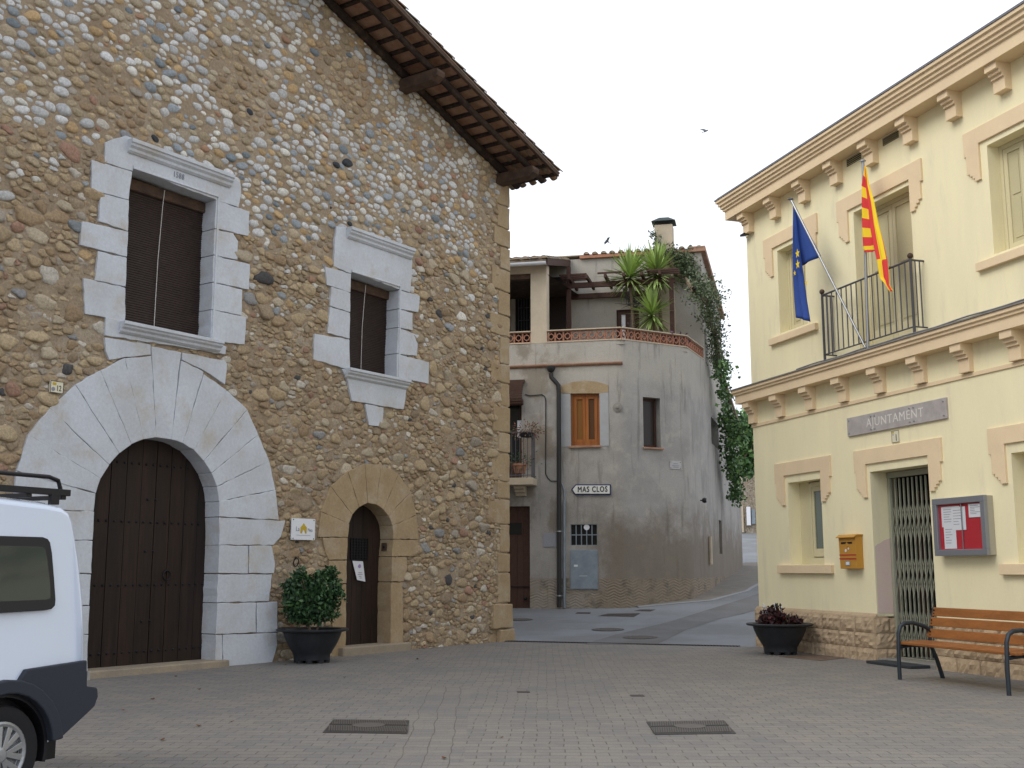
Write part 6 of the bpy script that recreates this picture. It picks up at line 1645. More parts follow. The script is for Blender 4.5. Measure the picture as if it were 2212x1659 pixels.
# little lamp and insulator on the street wall
a = HR.px(*H6(1295, 500), .1); t = MB(); t.lathe(HR.W(a[0], .12, a[1]), [(.05, -.06), (.08, 0), (.06, .06)], 10, ax=(*HR.N, 0), a2=(0, 0, 1)); t.tube([HR.W(a[0], 0, a[1]), HR.W(a[0], .12, a[1])], .02, 6)
tag(t.build('wall_lamp', M['black']), 'small black wall lamp on the shaded street side of the rendered house', 'wall lamp')
a = HR.px(*H6(1408, 215), .1); t = MB()
for k in range(3): t.lathe(HR.W(a[0], .05 + .0, a[1] - .10 + .13 * k), [(.03, 0), (.055, .02), (.03, .05), (.05, .07), (.02, .09)], 10)
t.tube([HR.W(a[0], 0, a[1] - .1), HR.W(a[0], .12, a[1]), HR.W(a[0], 0, a[1] + .2)], .018, 6); tag(t.build('cable_bracket', M['iron']), 'black iron cable bracket below the side window of the rendered house', 'cable bracket')
a = HR.px(*H6(1336, 720), .05); b = HR.px(*H6(1340, 890), .05); t = MB(); t.tube([HR.W(b[0], .05, b[1]), HR.W(b[0], .05, a[1])], .05, 8); tag(t.build('pipe_guard', M['paleplaster']), 'short pale pipe standing against the street side of the rendered house', 'pipe')
# balcony flowers
def potplant(px, py, w, label, pal, potc=True, rx=.25, rz=.12, n=260, seed=1, size=.07, up=.0, droop=0):
    q = HF.px(px, py, w); c = HF.W(q[0], w, q[1]); t = thing('potted_plant', label, 'potted plant', c)
    mb = MB(); mb.lathe(c, [(.14, 0), (.18, .18), (.20, .20), (.20, .25), (.17, .25)], 16) if potc else mb.lathe(c, [(.02, -.02), (.16, .0), (.2, .10), (.17, .10)], 14)
    mb.build('pot', M['terracotta'] if potc else M['planter'], t)
    g = np.random.default_rng(seed)
    leaf_mesh('foliage', np.array(c) + [0, 0, .30 + up] + g.normal(0, 1, (n, 3)) * [rx, .12, rz], size, pal, t, seed=seed, droop=droop)
    return t
potplant(1123, 1022, .42, 'clay pot of green geranium with red flowers on the small balcony floor', [((.05, .10, .04), 6), ((.03, .07, .03), 4), ((.4, .02, .03), .6)], True, .17, .12, 260, 3)
potplant(1137, 944, .50, 'brown dried trailing plant on top of the small balcony railing', [((.16, .06, .03), 5), ((.10, .05, .03), 4), ((.12, .12, .03), 1.5)], False, .21, .09, 420, 4, .07, -.12, .6)

# ------------------------------------------------------------------ street furniture and ground fittings
def gG(px, py):
    r = ray(px, py); a = 2.0; f = lambda t: H + r[2] * t - G(r[0] * t, r[1] * t)
    while f(a) > 0 and a < 200: a += .25
    b = a; a -= .25
    for _ in range(30):
        m = (a + b) / 2
        if f(m) > 0: a = m
        else: b = m
    x, y = r[0] * b, r[1] * b
    return x, y, G(x, y)
def slope_quad(pxs, up=.0):
    return [(lambda q: (q[0], q[1], q[2] + up))(gG(*p)) for p in pxs]
def lid(name, label, cat, pxs, mt, group=None, th=.02, grid=0, direction=None):
    q = slope_quad(pxs, .006); c = [sum(p[k] for p in q) / 4 for k in range(3)]
    t = thing(name, label, cat, (c[0], c[1], c[2] - .01), group)
    q = [Vector(p) for p in q]; up = Vector((0, 0, th * .4))
    mb = MB(); mb.add([p - up for p in q] + [p for p in q], [(3, 2, 1, 0), (4, 5, 6, 7), (0, 1, 5, 4), (1, 2, 6, 5), (2, 3, 7, 6), (3, 0, 4, 7)]); mb.build('plate', mt, t)
    if grid:
        r_ = MB(); h = Vector((0, 0, .009)); e1 = q[1] - q[0]; e2 = q[3] - q[0]
        n1, n2 = grid; L1, L2 = e1.length, e2.length
        def P(a, b): return (q[0].lerp(q[1], a)).lerp(q[3].lerp(q[2], a), b)
        for i in range(n1):
            a0 = (i + .22) / n1; a1 = (i + .78) / n1
            sh = direction or 0
            for k in range(n2):
                b0, b1 = (k + .12) / n2, (k + .88) / n2
                s0, s1 = a0 + sh * (b0) * .0, a1
                v = [P(max(0, min(1, a0 + sh * (b0 - .5))), b0), P(max(0, min(1, a1 + sh * (b0 - .5))), b0), P(max(0, min(1, a1 + sh * (b1 - .5))), b1), P(max(0, min(1, a0 + sh * (b1 - .5))), b1)]
                r_.add([tuple(p + Vector((0, 0, .0005))) for p in v] + [tuple(p + h) for p in v], [(3, 2, 1, 0), (4, 5, 6, 7), (0, 1, 5, 4), (1, 2, 6, 5), (2, 3, 7, 6), (3, 0, 4, 7)])
        cc = P(.5, .5); r_.lathe(cc, [(min(L1, L2) * .2, 0), (min(L1, L2) * .2, .011), (.01, .012)], 18)
        r_.build('ribs', M['castiron2'], t)
    return t
M['castiron2'] = mat('worn iron ribs', (.12, .11, .10), rough=.6, metal=.3, var=.25, vscale=60, bump=.2)
lid('drain_grate', 'rectangular ribbed iron cover in the paving on the left, nearer the white van', 'iron cover', [(697, 1583), (880, 1586), (884, 1557), (722, 1555)], M['castiron'], 'ribbed covers in the square paving', grid=(34, 2), direction=-.12)
lid('drain_grate', 'rectangular ribbed iron cover in the paving on the right, nearer the bench', 'iron cover', [(1415, 1588), (1590, 1585), (1562, 1557), (1396, 1560)], M['castiron'], 'ribbed covers in the square paving', grid=(34, 2), direction=.10)
lid('access_cover', 'rusty square access cover in front of the town hall plinth beside the flower planter', 'iron cover', [(1683, 1419), (1772, 1428), (1832, 1421), (1752, 1415)], M['rust'])
for (a, b, c, d, lb) in (((1243, 1326), (1275, 1326), (1276, 1323), (1247, 1323), 'smallest rectangular iron cover at the foot of the rendered house, left of the others'),
                         ((1292, 1331), (1369, 1333), (1383, 1325), (1313, 1326), 'widest rectangular iron cover in the asphalt before the rendered house'),
                         ((1370, 1320), (1405, 1321), (1416, 1317), (1384, 1317), 'thin rectangular iron cover close to the rounded corner of the rendered house')):
    lid('road_cover', lb, 'iron cover', [a, b, c, d], M['castiron'], 'rectangular covers in the road')
def manhole(px, py, r, label):
    x, y, z = gG(px, py); t = thing('manhole_cover', label, 'manhole cover', (x, y, z), 'round manholes in the road')
    e = .3; A = Vector((TX[0], TX[1], 0)); B = Vector((SX[0], SX[1], (G(x + SX[0] * e, y + SX[1] * e) - G(x, y)) / e)).normalized(); Nn = A.cross(B)
    mb = MB(); mb.lathe((x, y, z + .003), [(r, 0), (r, .006), (r - .03, .007)], 28, ax=tuple(Nn), a2=tuple(A)); mb.build('rim', M['castiron'], t)
    mb = MB(); mb.lathe((x, y, z + .006), [(r - .05, 0), (r - .05, .008), (.01, .009)], 28, ax=tuple(Nn), a2=tuple(A))
    for i in range(-4, 5):
        for j in range(-4, 5):
            if hypot(i, j) * .065 < r - .08: c = Vector((x, y, z + .006)) + A * i * .065 + B * j * .065; mb.lathe(c, [(.016, .008), (.014, .014)], 6, ax=tuple(Nn), a2=tuple(A))
    mb.build('lid', M['castiron2'], t)
manhole(1313, 1360.5, .36, 'round manhole in the asphalt, middle one of the three')
manhole(1383, 1377.5, .36, 'round manhole in the asphalt nearest to the drainage channel')
manhole(1121, 1339, .34, 'round manhole in the asphalt behind the corner of the cobblestone house')
# drain channel
t = thing('drainage_channel', 'long black slotted drainage channel between the block paving and the asphalt', 'drain', ((D0[0] + D1[0]) / 2, (D0[1] + D1[1]) / 2, .0))
mb = MB(); L_ = _l + .15
def dp(s, t_, z): x, y = st(s, t_); return (x, y, z)
mb.hexa([dp(-.09, -.1, -.05), dp(-.09, L_ - .3, -.05), dp(.07, L_ - .3, -.05), dp(.07, -.1, -.05), dp(-.09, -.1, .006), dp(-.09, L_ - .3, .006), dp(.07, L_ - .3, .006), dp(.07, -.1, .006)]); mb.build('frame', M['black'], t)
mb = MB(); k = -.08
while k < L_ - .34:
    mb.hexa([dp(-.08, k, .0065), dp(-.08, k + .03, .0065), dp(.06, k + .05, .0065), dp(.06, k + .02, .0065), dp(-.08, k, .018), dp(-.08, k + .03, .018), dp(.06, k + .05, .018), dp(.06, k + .02, .018)]); k += .06
mb.build('slotted_grate', M['castiron'], t)
# small covers in the paving
for (px, py, lb) in ((1131, 1495, 'tiny square valve cover in the middle of the paving, the left one of two'), (1377, 1503, 'tiny square valve cover in the middle of the paving, the right one of two')):
    x, y, z = gG(px, py); t = MB(); t.box(WF.shift(x, -y), -.075, .075, -.075, .075, -.01, .006); tag(t.build('valve_cover', M['castiron'], bevel=.002), lb, 'valve cover', 'valve covers in the paving')

# sidewalk along the street side of the house
sw_w = [(HC, .3, .02), (HC, uP2 * .6, .02), (HC, uP2 - .1, .02), (HS, sS, .02), (HR, 3, .02), (HR, 7, .02), (HR, 12, .02), (HR, sX, .02), (HR, sX + 3, -.3)]
sw_o = [.05, .22, .55, 1.0, 1.2, 1.25, 1.2, 1.1, 1.0]
inn_, out_ = [], []
for (fr, u, w), o in zip(sw_w, sw_o):
    a = fr.W(u, -.15, 0); b = fr.W(u, w + o, 0)
    if fr is HC and u > uP2 * .8: b = (P2[0] + (HC.N[0] + HR.N[0]) * .5 * o, P2[1] + (HC.N[1] + HR.N[1]) * .5 * o, 0)
    inn_.append(a); out_.append(b)
mb = MB(); mk = MB(); hgt = .03
n = len(inn_)
def densify(pts, k=4):
    o = []
    for i in range(len(pts) - 1):
        for j in range(k): t = j / k; o.append(tuple(pts[i][c] + (pts[i + 1][c] - pts[i][c]) * t for c in range(3)))
    o.append(pts[-1]); return o
I_, O_ = densify(inn_), densify(out_); n = len(I_)
top = lambda p, d: (p[0], p[1], G(p[0], p[1]) + d)
mb.add([top(p, hgt) for p in I_] + [top(p, hgt) for p in O_] + [top(p, -.05) for p in O_], [(i, i + 1, n + i + 1, n + i) for i in range(n - 1)] + [(n + i, n + i + 1, 2 * n + i + 1, 2 * n + i) for i in range(n - 1)])
struct(mb.build('sidewalk', M['sidewalk'], loc=(0, 0, 0), recalc=False))
E2 = []
for i, p in enumerate(O_):
    q = I_[i]; d = Vector(p) - Vector(q); d.z = 0; d.normalize(); E2.append((p[0] + d.x * .10, p[1] + d.y * .10, 0))
mk.add([top(p, hgt + .006) for p in O_] + [top(p, .02) for p in E2] + [top(p, -.05) for p in E2], [(i, i + 1, n + i + 1, n + i) for i in range(n - 1)] + [(n + i, n + i + 1, 2 * n + i + 1, 2 * n + i) for i in range(n - 1)])
struct(mk.build('kerb', mat('pale kerb concrete', (.235, .24, .245), var=.1, bump=.3), loc=(0, 0, 0), recalc=False))

# darker worn band in the asphalt
bp_ = [(1262, 1392), (1330, 1371), (1440, 1345), (1540, 1316), (1640, 1282), (1640, 1318), (1560, 1336), (1480, 1362), (1420, 1392)]
vs_ = []
for p in densify([(x, y, 0) for x, y in bp_] , 3): q = gG(p[0], p[1]); vs_.append((q[0], q[1], q[2] + .0055))
m_ = MB(); m_.add(vs_, [tuple(range(len(vs_)))]); 
struct(m_.build('road_patch', mat('older brownish asphalt', (.145, .145, .15), col2=(.115, .112, .11), scale=1.2, rough=.85, var=.15, vscale=80, bump=.4, bscale=130, bdist=.006), loc=(0, 0, 0), recalc=False))
# planters
def planter(x, y, label, rot=0):
    t = thing('planter', label, 'planter', (x, y, 0), 'round black planters')
    mb = MB(); mb.lathe((x, y, 0), [(.25, .045), (.28, .05), (.285, .12), (.30, .15), (.38, .28), (.435, .40), (.455, .47), (.54, .485), (.565, .495), (.568, .515), (.545, .525), (.45, .515), (.43, .47), (.42, .44), (.01, .44)], 48); mb.build('bowl', M['planter'], t, smooth=True)
    f = MB()
    for k in range(8):
        a = rot + 2 * pi * k / 8; f.lathe((x + .225 * cos(a), y + .225 * sin(a), 0), [(.055, 0), (.06, .05), (.06, .06)], 10)
    f.build('feet', M['planter'], t)
    s = MB(); vs = [(x, y, .485)]; 
    for rr_ in (.15, .3, .44):
        for k in range(24): a = 2 * pi * k / 24; vs.append((x + rr_ * cos(a), y + rr_ * sin(a), .478 + random.uniform(-.008, .012)))
    s.add(vs, [(0, 1 + k, 1 + (k + 1) % 24) for k in range(24)] + [(1 + r_ * 24 + k, 1 + (r_ + 1) * 24 + k, 1 + (r_ + 1) * 24 + (k + 1) % 24, 1 + r_ * 24 + (k + 1) % 24) for r_ in range(2) for k in range(24)])
    s.build('soil', M['soil'], t); return t
p1 = SF.W(SF.px(677, 1300, .64)[0], .64, 0)[:2]; SC1 = 1
planter(p1[0], p1[1], 'black bowl planter holding the green shrub between the two arched doors')
p2_ = YF.W(YF.px(1684, 1350, .66)[0], .66, 0)[:2]
planter(p2_[0], p2_[1], 'black bowl planter of dark red leaves at the corner of the town hall', .3)
# laurel shrub
g = np.random.default_rng(11)
def ell(c, r, n):
    v = g.normal(0, 1, (n, 3)); v /= np.linalg.norm(v, axis=1)[:, None]; return np.array(c) + v * (g.uniform(.35, 1, (n, 1)) ** .5) * np.array(r)
x, y = p1
t = thing('shrub', 'dense green laurel shrub growing in the black planter between the doors', 'shrub', (x, y, .47))
parts_ = [((x - .20, y, 1.10), (.26, .28, .28), 900), ((x + .16, y, 1.13), (.28, .28, .28), 900), ((x - .05, y, .95), (.42, .36, .28), 1300), ((x - .1, y, .75), (.36, .30, .18), 700), ((x + .22, y, .78), (.2, .2, .17), 300), ((x - .22, y, 1.38), (.08, .08, .10), 90), ((x + .24, y, 1.38), (.14, .12, .08), 150), ((x + .10, y, 1.36), (.08, .1, .07), 70), ((x - .40, y, 1.15), (.10, .10, .14), 120), ((x + .43, y, 1.03), (.08, .1, .12), 60)]
leaf_mesh('foliage', np.concatenate([ell(*p) for p in parts_]), .085, GREEN, t, aspect=.5, seed=12)
mb = MB()
for k in range(7):
    a = random.uniform(0, 2 * pi); b = Vector((x + .06 * cos(a), y + .06 * sin(a), .47)); e = Vector((x + .3 * cos(a), y + .25 * sin(a), random.uniform(1.0, 1.3))); mb.tube([b, b.lerp(e, .5) + Vector((.02, 0, .05)), e], [.012, .009, .005], 6)
mb.build('stems', M['stem'], t)
x, y = p2_
t = thing('bedding_plant', 'dark red leafy bedding plant with white sprigs in the town hall planter', 'plant', (x, y, .47))
parts_ = [((x - .13, y, .62), (.20, .2, .17), 500), ((x + .12, y, .56), (.24, .2, .10), 400), ((x - .26, y, .55), (.1, .15, .08), 120), ((x + .3, y, .54), (.08, .12, .06), 80), ((x - .05, y, .74), (.1, .1, .08), 90)]
leaf_mesh('foliage', np.concatenate([ell(*p) for p in parts_]), .075, [((.035, .012, .015), 6), ((.07, .015, .02), 3), ((.02, .02, .012), 2), ((.25, .03, .02), .4)], t, aspect=.6, seed=13)
mb = MB()
for k in range(6):
    a = Vector((x - .28 + .06 * k, y + random.uniform(-.1, .1), .6)); b = a + Vector((random.uniform(-.06, .06), 0, random.uniform(.13, .26))); mb.tube([a, b], .004, 4); mb.ball(b, .014, 6)
mb.build('white_flowers', M['paper'], t)

# bench
ax_, ay_ = gpt(1944, 1468); BF = Fr((ax_, ay_), 162.3)
BL = 2.02
t = thing('bench', 'wooden slatted bench with dark blue grey iron legs before the town hall', 'bench', BF.W(BL / 2, -.3, 0))
for i, u in enumerate((0, BL)):
    f = MB()
    f.tube([BF.W(u, .0, 0), BF.W(u, -.0, .30), BF.W(u, -.015, .60), BF.W(u, -.05, .69), BF.W(u, -.12, .73), BF.W(u, -.25, .735), BF.W(u, -.42, .69), BF.W(u, -.52, .635)], .028, 8)
    f.tube([BF.W(u, -.68, 0), BF.W(u, -.60, .25), BF.W(u, -.50, .47), BF.W(u, -.54, .70), BF.W(u, -.60, .93)], [.030, .028, .028, .026, .02], 8)
    f.tube([BF.W(u, -.01, .42), BF.W(u, -.22, .44), BF.W(u, -.50, .43)], .024, 8)
    f.build('frame', M['benchiron'], t, smooth=True)
for k in range(4):
    w = -.03 - k * .118; s = MB(); s.box(BF, -.10, BL + .12, w - .10, w, .455 + .004 * k, .49 + .004 * k); s.build('seat_slat', M['benchwood'], t, bevel=.008)
for k, (z, w) in enumerate(((.54, -.475), (.69, -.505), (.82, -.555))):
    s = MB(); u0, u1 = (-.03, BL + .12) if k == 0 else (.0, BL + .15)
    s.hexa([BF.W(u0, w - .03, z), BF.W(u1, w - .03, z), BF.W(u1, w + .0, z), BF.W(u0, w, z), BF.W(u0, w - .06, z + .115), BF.W(u1, w - .06, z + .115), BF.W(u1, w - .03, z + .115), BF.W(u0, w - .03, z + .115)]); s.build('back_slat', M['benchwood'], t, bevel=.008)
s = MB()
for u in (.02, BL - .02):
    for k, (z, w) in enumerate(((.54, -.475), (.69, -.505), (.82, -.555))):
        for dz in (.035, .08): s.lathe(BF.W(u + .02, w - .01, z + dz), [(.011, -.006), (.011, .004), (.004, .007)], 8, ax=(*BF.N, 0), a2=(0, 0, 1))
s.build('bolts', M['iron'], t)

# van: side frame, u towards the front (0 = rear axle), w out of the near side
VPH = 27
wc = at_depth(2, 1590, 7.35)
VB = Fr(wc[:2], VPH)                  # U points to the rear (right in the picture)
V = Fr(wc[:2], VPH); 
def V4(X, Y): return (X * .40805, 981.9 + Y * .40805)
vt = thing('white_van', 'white van with black roof rack and dark lower cladding at the left edge', 'van', V.W(-1.3, -.8, 0))
def lean(z): return -.14 * max(0, z - .95) / .9
def vp(pts, w=0):
    o = []
    for X, Y in pts:
        q = V.px(*V4(X, Y), 0)
        for _ in range(5): q = V.px(*V4(X, Y), lean(q[1]))
        o.append(q)
    return o
rear = vp([(250, 268), (330, 285), (368, 310), (388, 350), (402, 420), (425, 560), (445, 760), (452, 900), (452, 1085)])
print('van rear', [(round(a, 2), round(b, 2)) for a, b in rear])
zR = rear[0][1] + .03
ztop = rear[0][1]
arc_r = arc(0, .30, .37, 0, 180, 14); frx = -2.72
fa = arc(frx, .30, .37, 0, 180, 14)
ur = rear[-1][0]
side = rear + [(ur + .0, .5), (ur - .12, .52), (.44, .40)] + [(a, b) for a, b in arc_r][0:] + [(-.37, .22), (frx + .37, .22)] + fa + [(frx - .37, .22), (-3.42, .25), (-3.48, .55), (-3.42, .85), (-3.25, .98), (-2.55, 1.12), (-1.75, 1.66), (-1.55, 1.76), (-1.2, ztop + .02), (-.3, ztop + .035)]
half = 1.66
mb = MB(); n = len(side)
# cross section: near side, shoulder, roof curve, far side
sec = [(0.0, 0.0, 0), (-.04, 1, 0)]
rows = [(-.0, 0), (-.10, .055), (-.30, .075), (-half + .30, .075), (-half + .10, .055), (-half, 0)]
# tumblehome: upper points lean in
bb2 = []
cz = .95
cen = (-1.3, .95)
def shape(u, z, w, ins):
    k = 1 - ins / 1.0
    return (cen[0] + (u - cen[0]) * (1 - ins * .5), cen[1] + (z - cen[1]) * (1 + (0 if z < 1 else ins * .55)))
rings = []
for w, grow_ in rows:
    near = w > -half / 2; rim = grow_ == 0
    ring = []
    for u, z in side:
        l = lean(z)
        uu_ = u
        if not rim:
            if u > .4: uu_ = u + (grow_ * .12)
            elif u < -3.2: uu_ = u - grow_ * 1.2
        zz_ = z + (grow_ * .5 if z > 1.6 else 0)
        ww = w + (l if near else -l) * (1 if (rim or abs(w) < .2 or abs(w + half) < .2) else .6)
        ring.append(V.W(uu_, ww, zz_))
    rings.append(ring)
vs = [p for r_ in rings for p in r_]; k = len(rings)
fs = [tuple(range(n)), tuple(range(k * n - 1, (k - 1) * n - 1, -1))]
for i in range(k - 1):
    for j in range(n): fs.append((i * n + j, (i + 1) * n + j, (i + 1) * n + (j + 1) % n, i * n + (j + 1) % n))
mb.add(vs, fs)
body = mb.build('body', M['carpaint'], vt, smooth=True, bevel=.03)
def lw(z): return lean(z)
def panel(name, pts, th, mt, off=.004, parent=vt, bevel=.004, smooth=False):
    """panel that follows the lean of the side; pts in (u,z)"""
    mb = MB(); n = len(pts)
    mb.add([V.W(u, lw(z) + off + th, z) for u, z in pts] + [V.W(u, lw(z) + off - .02, z) for u, z in pts], [tuple(range(n)), tuple(range(2 * n - 1, n - 1, -1))] + [(i, i + n, (i + 1) % n + n, (i + 1) % n) for i in range(n)])
    return mb.build(name, mt, parent, bevel=bevel)
wo_ = vp([(225, 437), (250, 447), (262, 465), (272, 520), (283, 650), (291, 770), (288, 800), (270, 818), (230, 825)], -.06)
uF = -.95
wz0 = wo_[-1][1] - .0; wz1 = wo_[0][1]
wpts = wo_ + [(uF + .05, wz0 - .02), (uF, wz0 + .02), (uF, wz1 - .04), (uF + .05, wz1)]
sw_ = panel('side_window', wpts, .004, M['black'])
wi = vp([(215, 487), (235, 500), (246, 560), (262, 700), (262, 760), (240, 768)], -.06)
panel('window_glass', wi + [(uF + .1, wi[-1][1] - .01), (uF + .1, wi[0][1])], .003, glassy('green tinted glass', (.04, .052, .046), .06, .5), off=.006, parent=sw_, bevel=0)
fw_ = [(-1.08, wz0 - .02), (-1.08, wz1 - .02), (-1.85, wz1 - .08), (-2.3, 1.22), (-2.3, wz0 - .02)]
panel('front_side_window', fw_, .004, M['glass'])
cl_p = vp([(130, 1137), (449, 1088), (449, 1225), (500, 1232), (505, 1245), (507, 1280), (490, 1330), (462, 1358), (270, 1440)])
arcl = arc(0, .30, .44, 5, 175, 16)
low = [p for p in cl_p[1:]]
print('clad', [(round(a, 2), round(b, 2)) for a, b in cl_p])
zc0 = cl_p[0][1]; 
clad = [(cl_p[0][0], zc0)] + cl_p[1:8] + [(.46, .355), (.44, .34)] + [(.43 * cos(radians(a)), .30 + .43 * sin(radians(a))) for a in (5, 20, 35, 50, 65, 80)]
panel('rear_cladding', clad, .02, M['carplastic'], bevel=.008)
bm = MB(); bz = [p for p in cl_p[2:8]]
prof = [(p[0], p[1]) for p in bz]
bm.prism(V, [(ur - .12, prof[0][1])] + prof + [(ur - .12, prof[-1][1])], -half - .02, .02); bm.build('rear_bumper', M['carplastic'], vt, bevel=.03)
lipm = MB(); 
for cx_ in (0, frx):
    ao = [(cx_ + .46 * cos(radians(a)), .30 + .46 * sin(radians(a))) for a in range(6, 189, 12)]; ai = [(cx_ + .375 * cos(radians(a)), .30 + .375 * sin(radians(a))) for a in range(6, 189, 12)][::-1]
    lipm = MB(); lipm.prism(V, ao + ai, -.05, .045); lipm.build('wheel_arch', M['carplastic'], vt, bevel=.01)
for cx_ in (0, frx):
    ln = MB(); ao = [(cx_ + .374 * cos(radians(a)), .30 + .374 * sin(radians(a))) for a in range(-14, 195, 9)]; ai = [(cx_ + .35 * cos(radians(a)), .30 + .35 * sin(radians(a))) for a in range(-14, 195, 9)][::-1]
    ln.prism(V, ao + ai, -half + .02, -.01); ln.build('wheel_arch_liner', M['black'], vt)
mid = [(-.44, .22), (-.44, .42), (frx + .44, .42), (frx + .44, .22)]; panel('sill_cladding', mid, .02, M['carplastic'])
mb = MB(); mb.box(V, -3.3, ur - .1, -half + .1, -.12, .2, .75); mb.build('underbody', M['black'], vt)
def wheel(u, w, out_):
    c = V.W(u, w, .30); A = Vector((*V.N, 0)) * out_
    ty = MB(); ty.lathe(c, [(.195, -.16), (.25, -.175), (.29, -.165), (.302, -.13), (.302, -.03), (.29, -.005), (.25, .005), (.205, -.005), (.195, -.03)], 40, ax=tuple(A), a2=(0, 0, 1)); wo2 = ty.build('wheel', M['tyre'], vt, smooth=True)
    h = MB(); h.lathe(c, [(.20, -.035), (.205, -.005), (.19, .004), (.172, -.004), (.168, -.03)], 36, ax=tuple(A), a2=(0, 0, 1)); h.lathe(c, [(.05, -.03), (.05, .008), (.035, .016), (.001, .018)], 20, ax=tuple(A), a2=(0, 0, 1))
    X = Vector((0, 0, 1)); Y = A.cross(X)
    for k in range(7):
        a = 2 * pi * k / 7 + .25
        for s_ in (-.105, .105):
            d0 = X * cos(a + s_ * .6) + Y * sin(a + s_ * .6); d1 = X * cos(a + s_ * 2.1) + Y * sin(a + s_ * 2.1); pr = A.cross(d0).normalized()
            p0 = Vector(c) + d0 * .045; p1 = Vector(c) + d1 * .18; hw_ = .014
            h.hexa([p0 - pr * hw_ - A * .03, p0 + pr * hw_ - A * .03, p1 + pr * hw_ * 1.5 - A * .03, p1 - pr * hw_ * 1.5 - A * .03, p0 - pr * hw_ + A * .008, p0 + pr * hw_ + A * .008, p1 + pr * hw_ * 1.5 - A * .004, p1 - pr * hw_ * 1.5 - A * .004])
    h.build('wheel_cover', M['hub'], wo2, bevel=.003)
    d = MB(); d.lathe(c, [(.19, -.06), (.19, -.04), (.01, -.038)], 24, ax=tuple(A), a2=(0, 0, 1)); d.build('brake_disc', M['black'], wo2)
for u in (0, frx):
    wheel(u, .0, 1); wheel(u, -half, -1)
rk_ = MB(); zt_ = V.px(*V4(200, 113), -.2)[1]; zl_ = V.px(*V4(200, 190), -.2)[1]; ue_ = V.px(*V4(318, 180), -.2)[0]; print('rack', zt_, zl_, ue_, ztop)
for w in (-.2, -half + .2):
    rk_.tube([V.W(-1.7, w, zl_), V.W(-1.68, w, zt_ - .03), V.W(-1.6, w, zt_), V.W(ue_ - .10, w, zt_), V.W(ue_ - .02, w, zt_ - .02), V.W(ue_ + .0, w, zt_ - .07), V.W(ue_ + .01, w, zl_)], .016, 8)
    rk_.box(V, -1.8, ue_ + .08, w - .02, w + .02, zl_ - .025, zl_ + .02)
for u in (ue_ + .04, ue_ - .25, ue_ - .6, -.9, -1.3, -1.7): rk_.box(V, u - .02, u + .02, -half + .2, -.2, zl_ - .05, zl_ - .02)
for u in (ue_ - .05, ue_ - .75, -1.5):
    for w in (-.2, -half + .2): rk_.box(V, u - .035, u + .035, w - .015, w + .02, ztop + .01, zl_ - .02)
rk_.build('roof_rack', M['black'], vt, bevel=.004)
tl = MB(); tl.hexa([V.W(ur - .03, -.05, .80), V.W(ur + .012, -.05, .80), V.W(ur + .012, -.16, .80), V.W(ur - .03, -.16, .80), V.W(ur - .05, -.10, 1.22), V.W(ur + .004, -.10, 1.22), V.W(ur + .004, -.20, 1.22), V.W(ur - .05, -.20, 1.22)]); tl.build('tail_light', M['tail'], vt, bevel=.01)
hl = MB(); hl.box(V, -3.46, -3.2, -.30, .0, .72, .88); hl.box(V, -3.46, -3.2, -half, -half + .3, .72, .88); hl.build('headlight', M['galv'], vt, bevel=.03)
np_ = MB(); np_.box(V, ur + .02, ur + .045, -.05, .005, .70, .76); np_.build('lamp_housing', M['steel'], vt)

# distant end of the street
x0, y0, z0_ = gG(1600, 1152)
s_end = sdist(x0, y0); print('end', x0, y0, z0_, s_end)
EF = Fr((x0, y0), 100); EF = Fr((x0, y0), 100)
def eq(px, py): return EF.px(px, py)
t = thing('stone_barn', 'far rubble stone building with a sloping roofline at the top of the street', 'building', EF.W(2, 0, z0_))
a = [eq(1560, 1160), eq(1660, 1160), eq(1660, 960), eq(1632, 995), eq(1606, 1030), eq(1590, 1060), eq(1560, 1080)]
a = [(u, z) for u, z in a]; a[0] = (a[0][0], z0_ - .8); a[1] = (a[1][0], z0_ - .8)
mb = MB(); mb.prism(EF, a, -5, 0); mb.build('wall', mat('far rubble wall', (.27, .22, .16), col2=(.36, .32, .26), scale=7, lo=.5, hi=.6, col3=(.14, .11, .08), scale3=9, lo3=.52, hi3=.62, bump=.8, bscale=8, bdist=.08), t)
mb = MB(); b0, b1 = eq(1612, 1095), eq(1622, 1135); mb.box(EF, b0[0], b1[0], -.01, .2, b1[1], b0[1]); mb.build('meter_box', M['white'], t, bevel=.01)
mb = MB(); b0, b1 = eq(1623, 1100), eq(1632, 1132); mb.box(EF, b0[0], b1[0], -.01, .1, b1[1], b0[1]); mb.build('shutter', M['galv'], t, bevel=.01)
mb = MB(); b0, b1 = eq(1601, 1092), eq(1607, 1150); mb.box(EF, b0[0], b1[0], -.01, .12, b1[1], b0[1]); mb.build('pillar', M['paleplaster'], t, bevel=.01)
EB = Fr(EF.W(0, -9, 0)[:2], 100)
t = thing('cream_house', 'far cream rendered house behind the stone building at the end of the street', 'house', EB.W(3, 0, 5))
a = [EB.px(1596, 940), EB.px(1670, 925)]
mb = MB(); mb.box(EB, EB.px(1596, 940)[0], EB.px(1680, 940)[0], -6, 0, 2, EB.px(1600, 938)[1]); mb.build('wall', M['paleplaster'], t)
mb = MB(); mb.box(EB, EB.px(1592, 940)[0], EB.px(1684, 940)[0], -6.3, .4, EB.px(1600, 938)[1], EB.px(1600, 930)[1]); mb.build('roof', M['rooftile'], t)
mb = MB(); q = EB.px(1598, 985); mb.box(EB, q[0], q[0] + 3, 0, .1, q[1], q[1] + .2); mb.build('string_course', M['ytrim'], t)
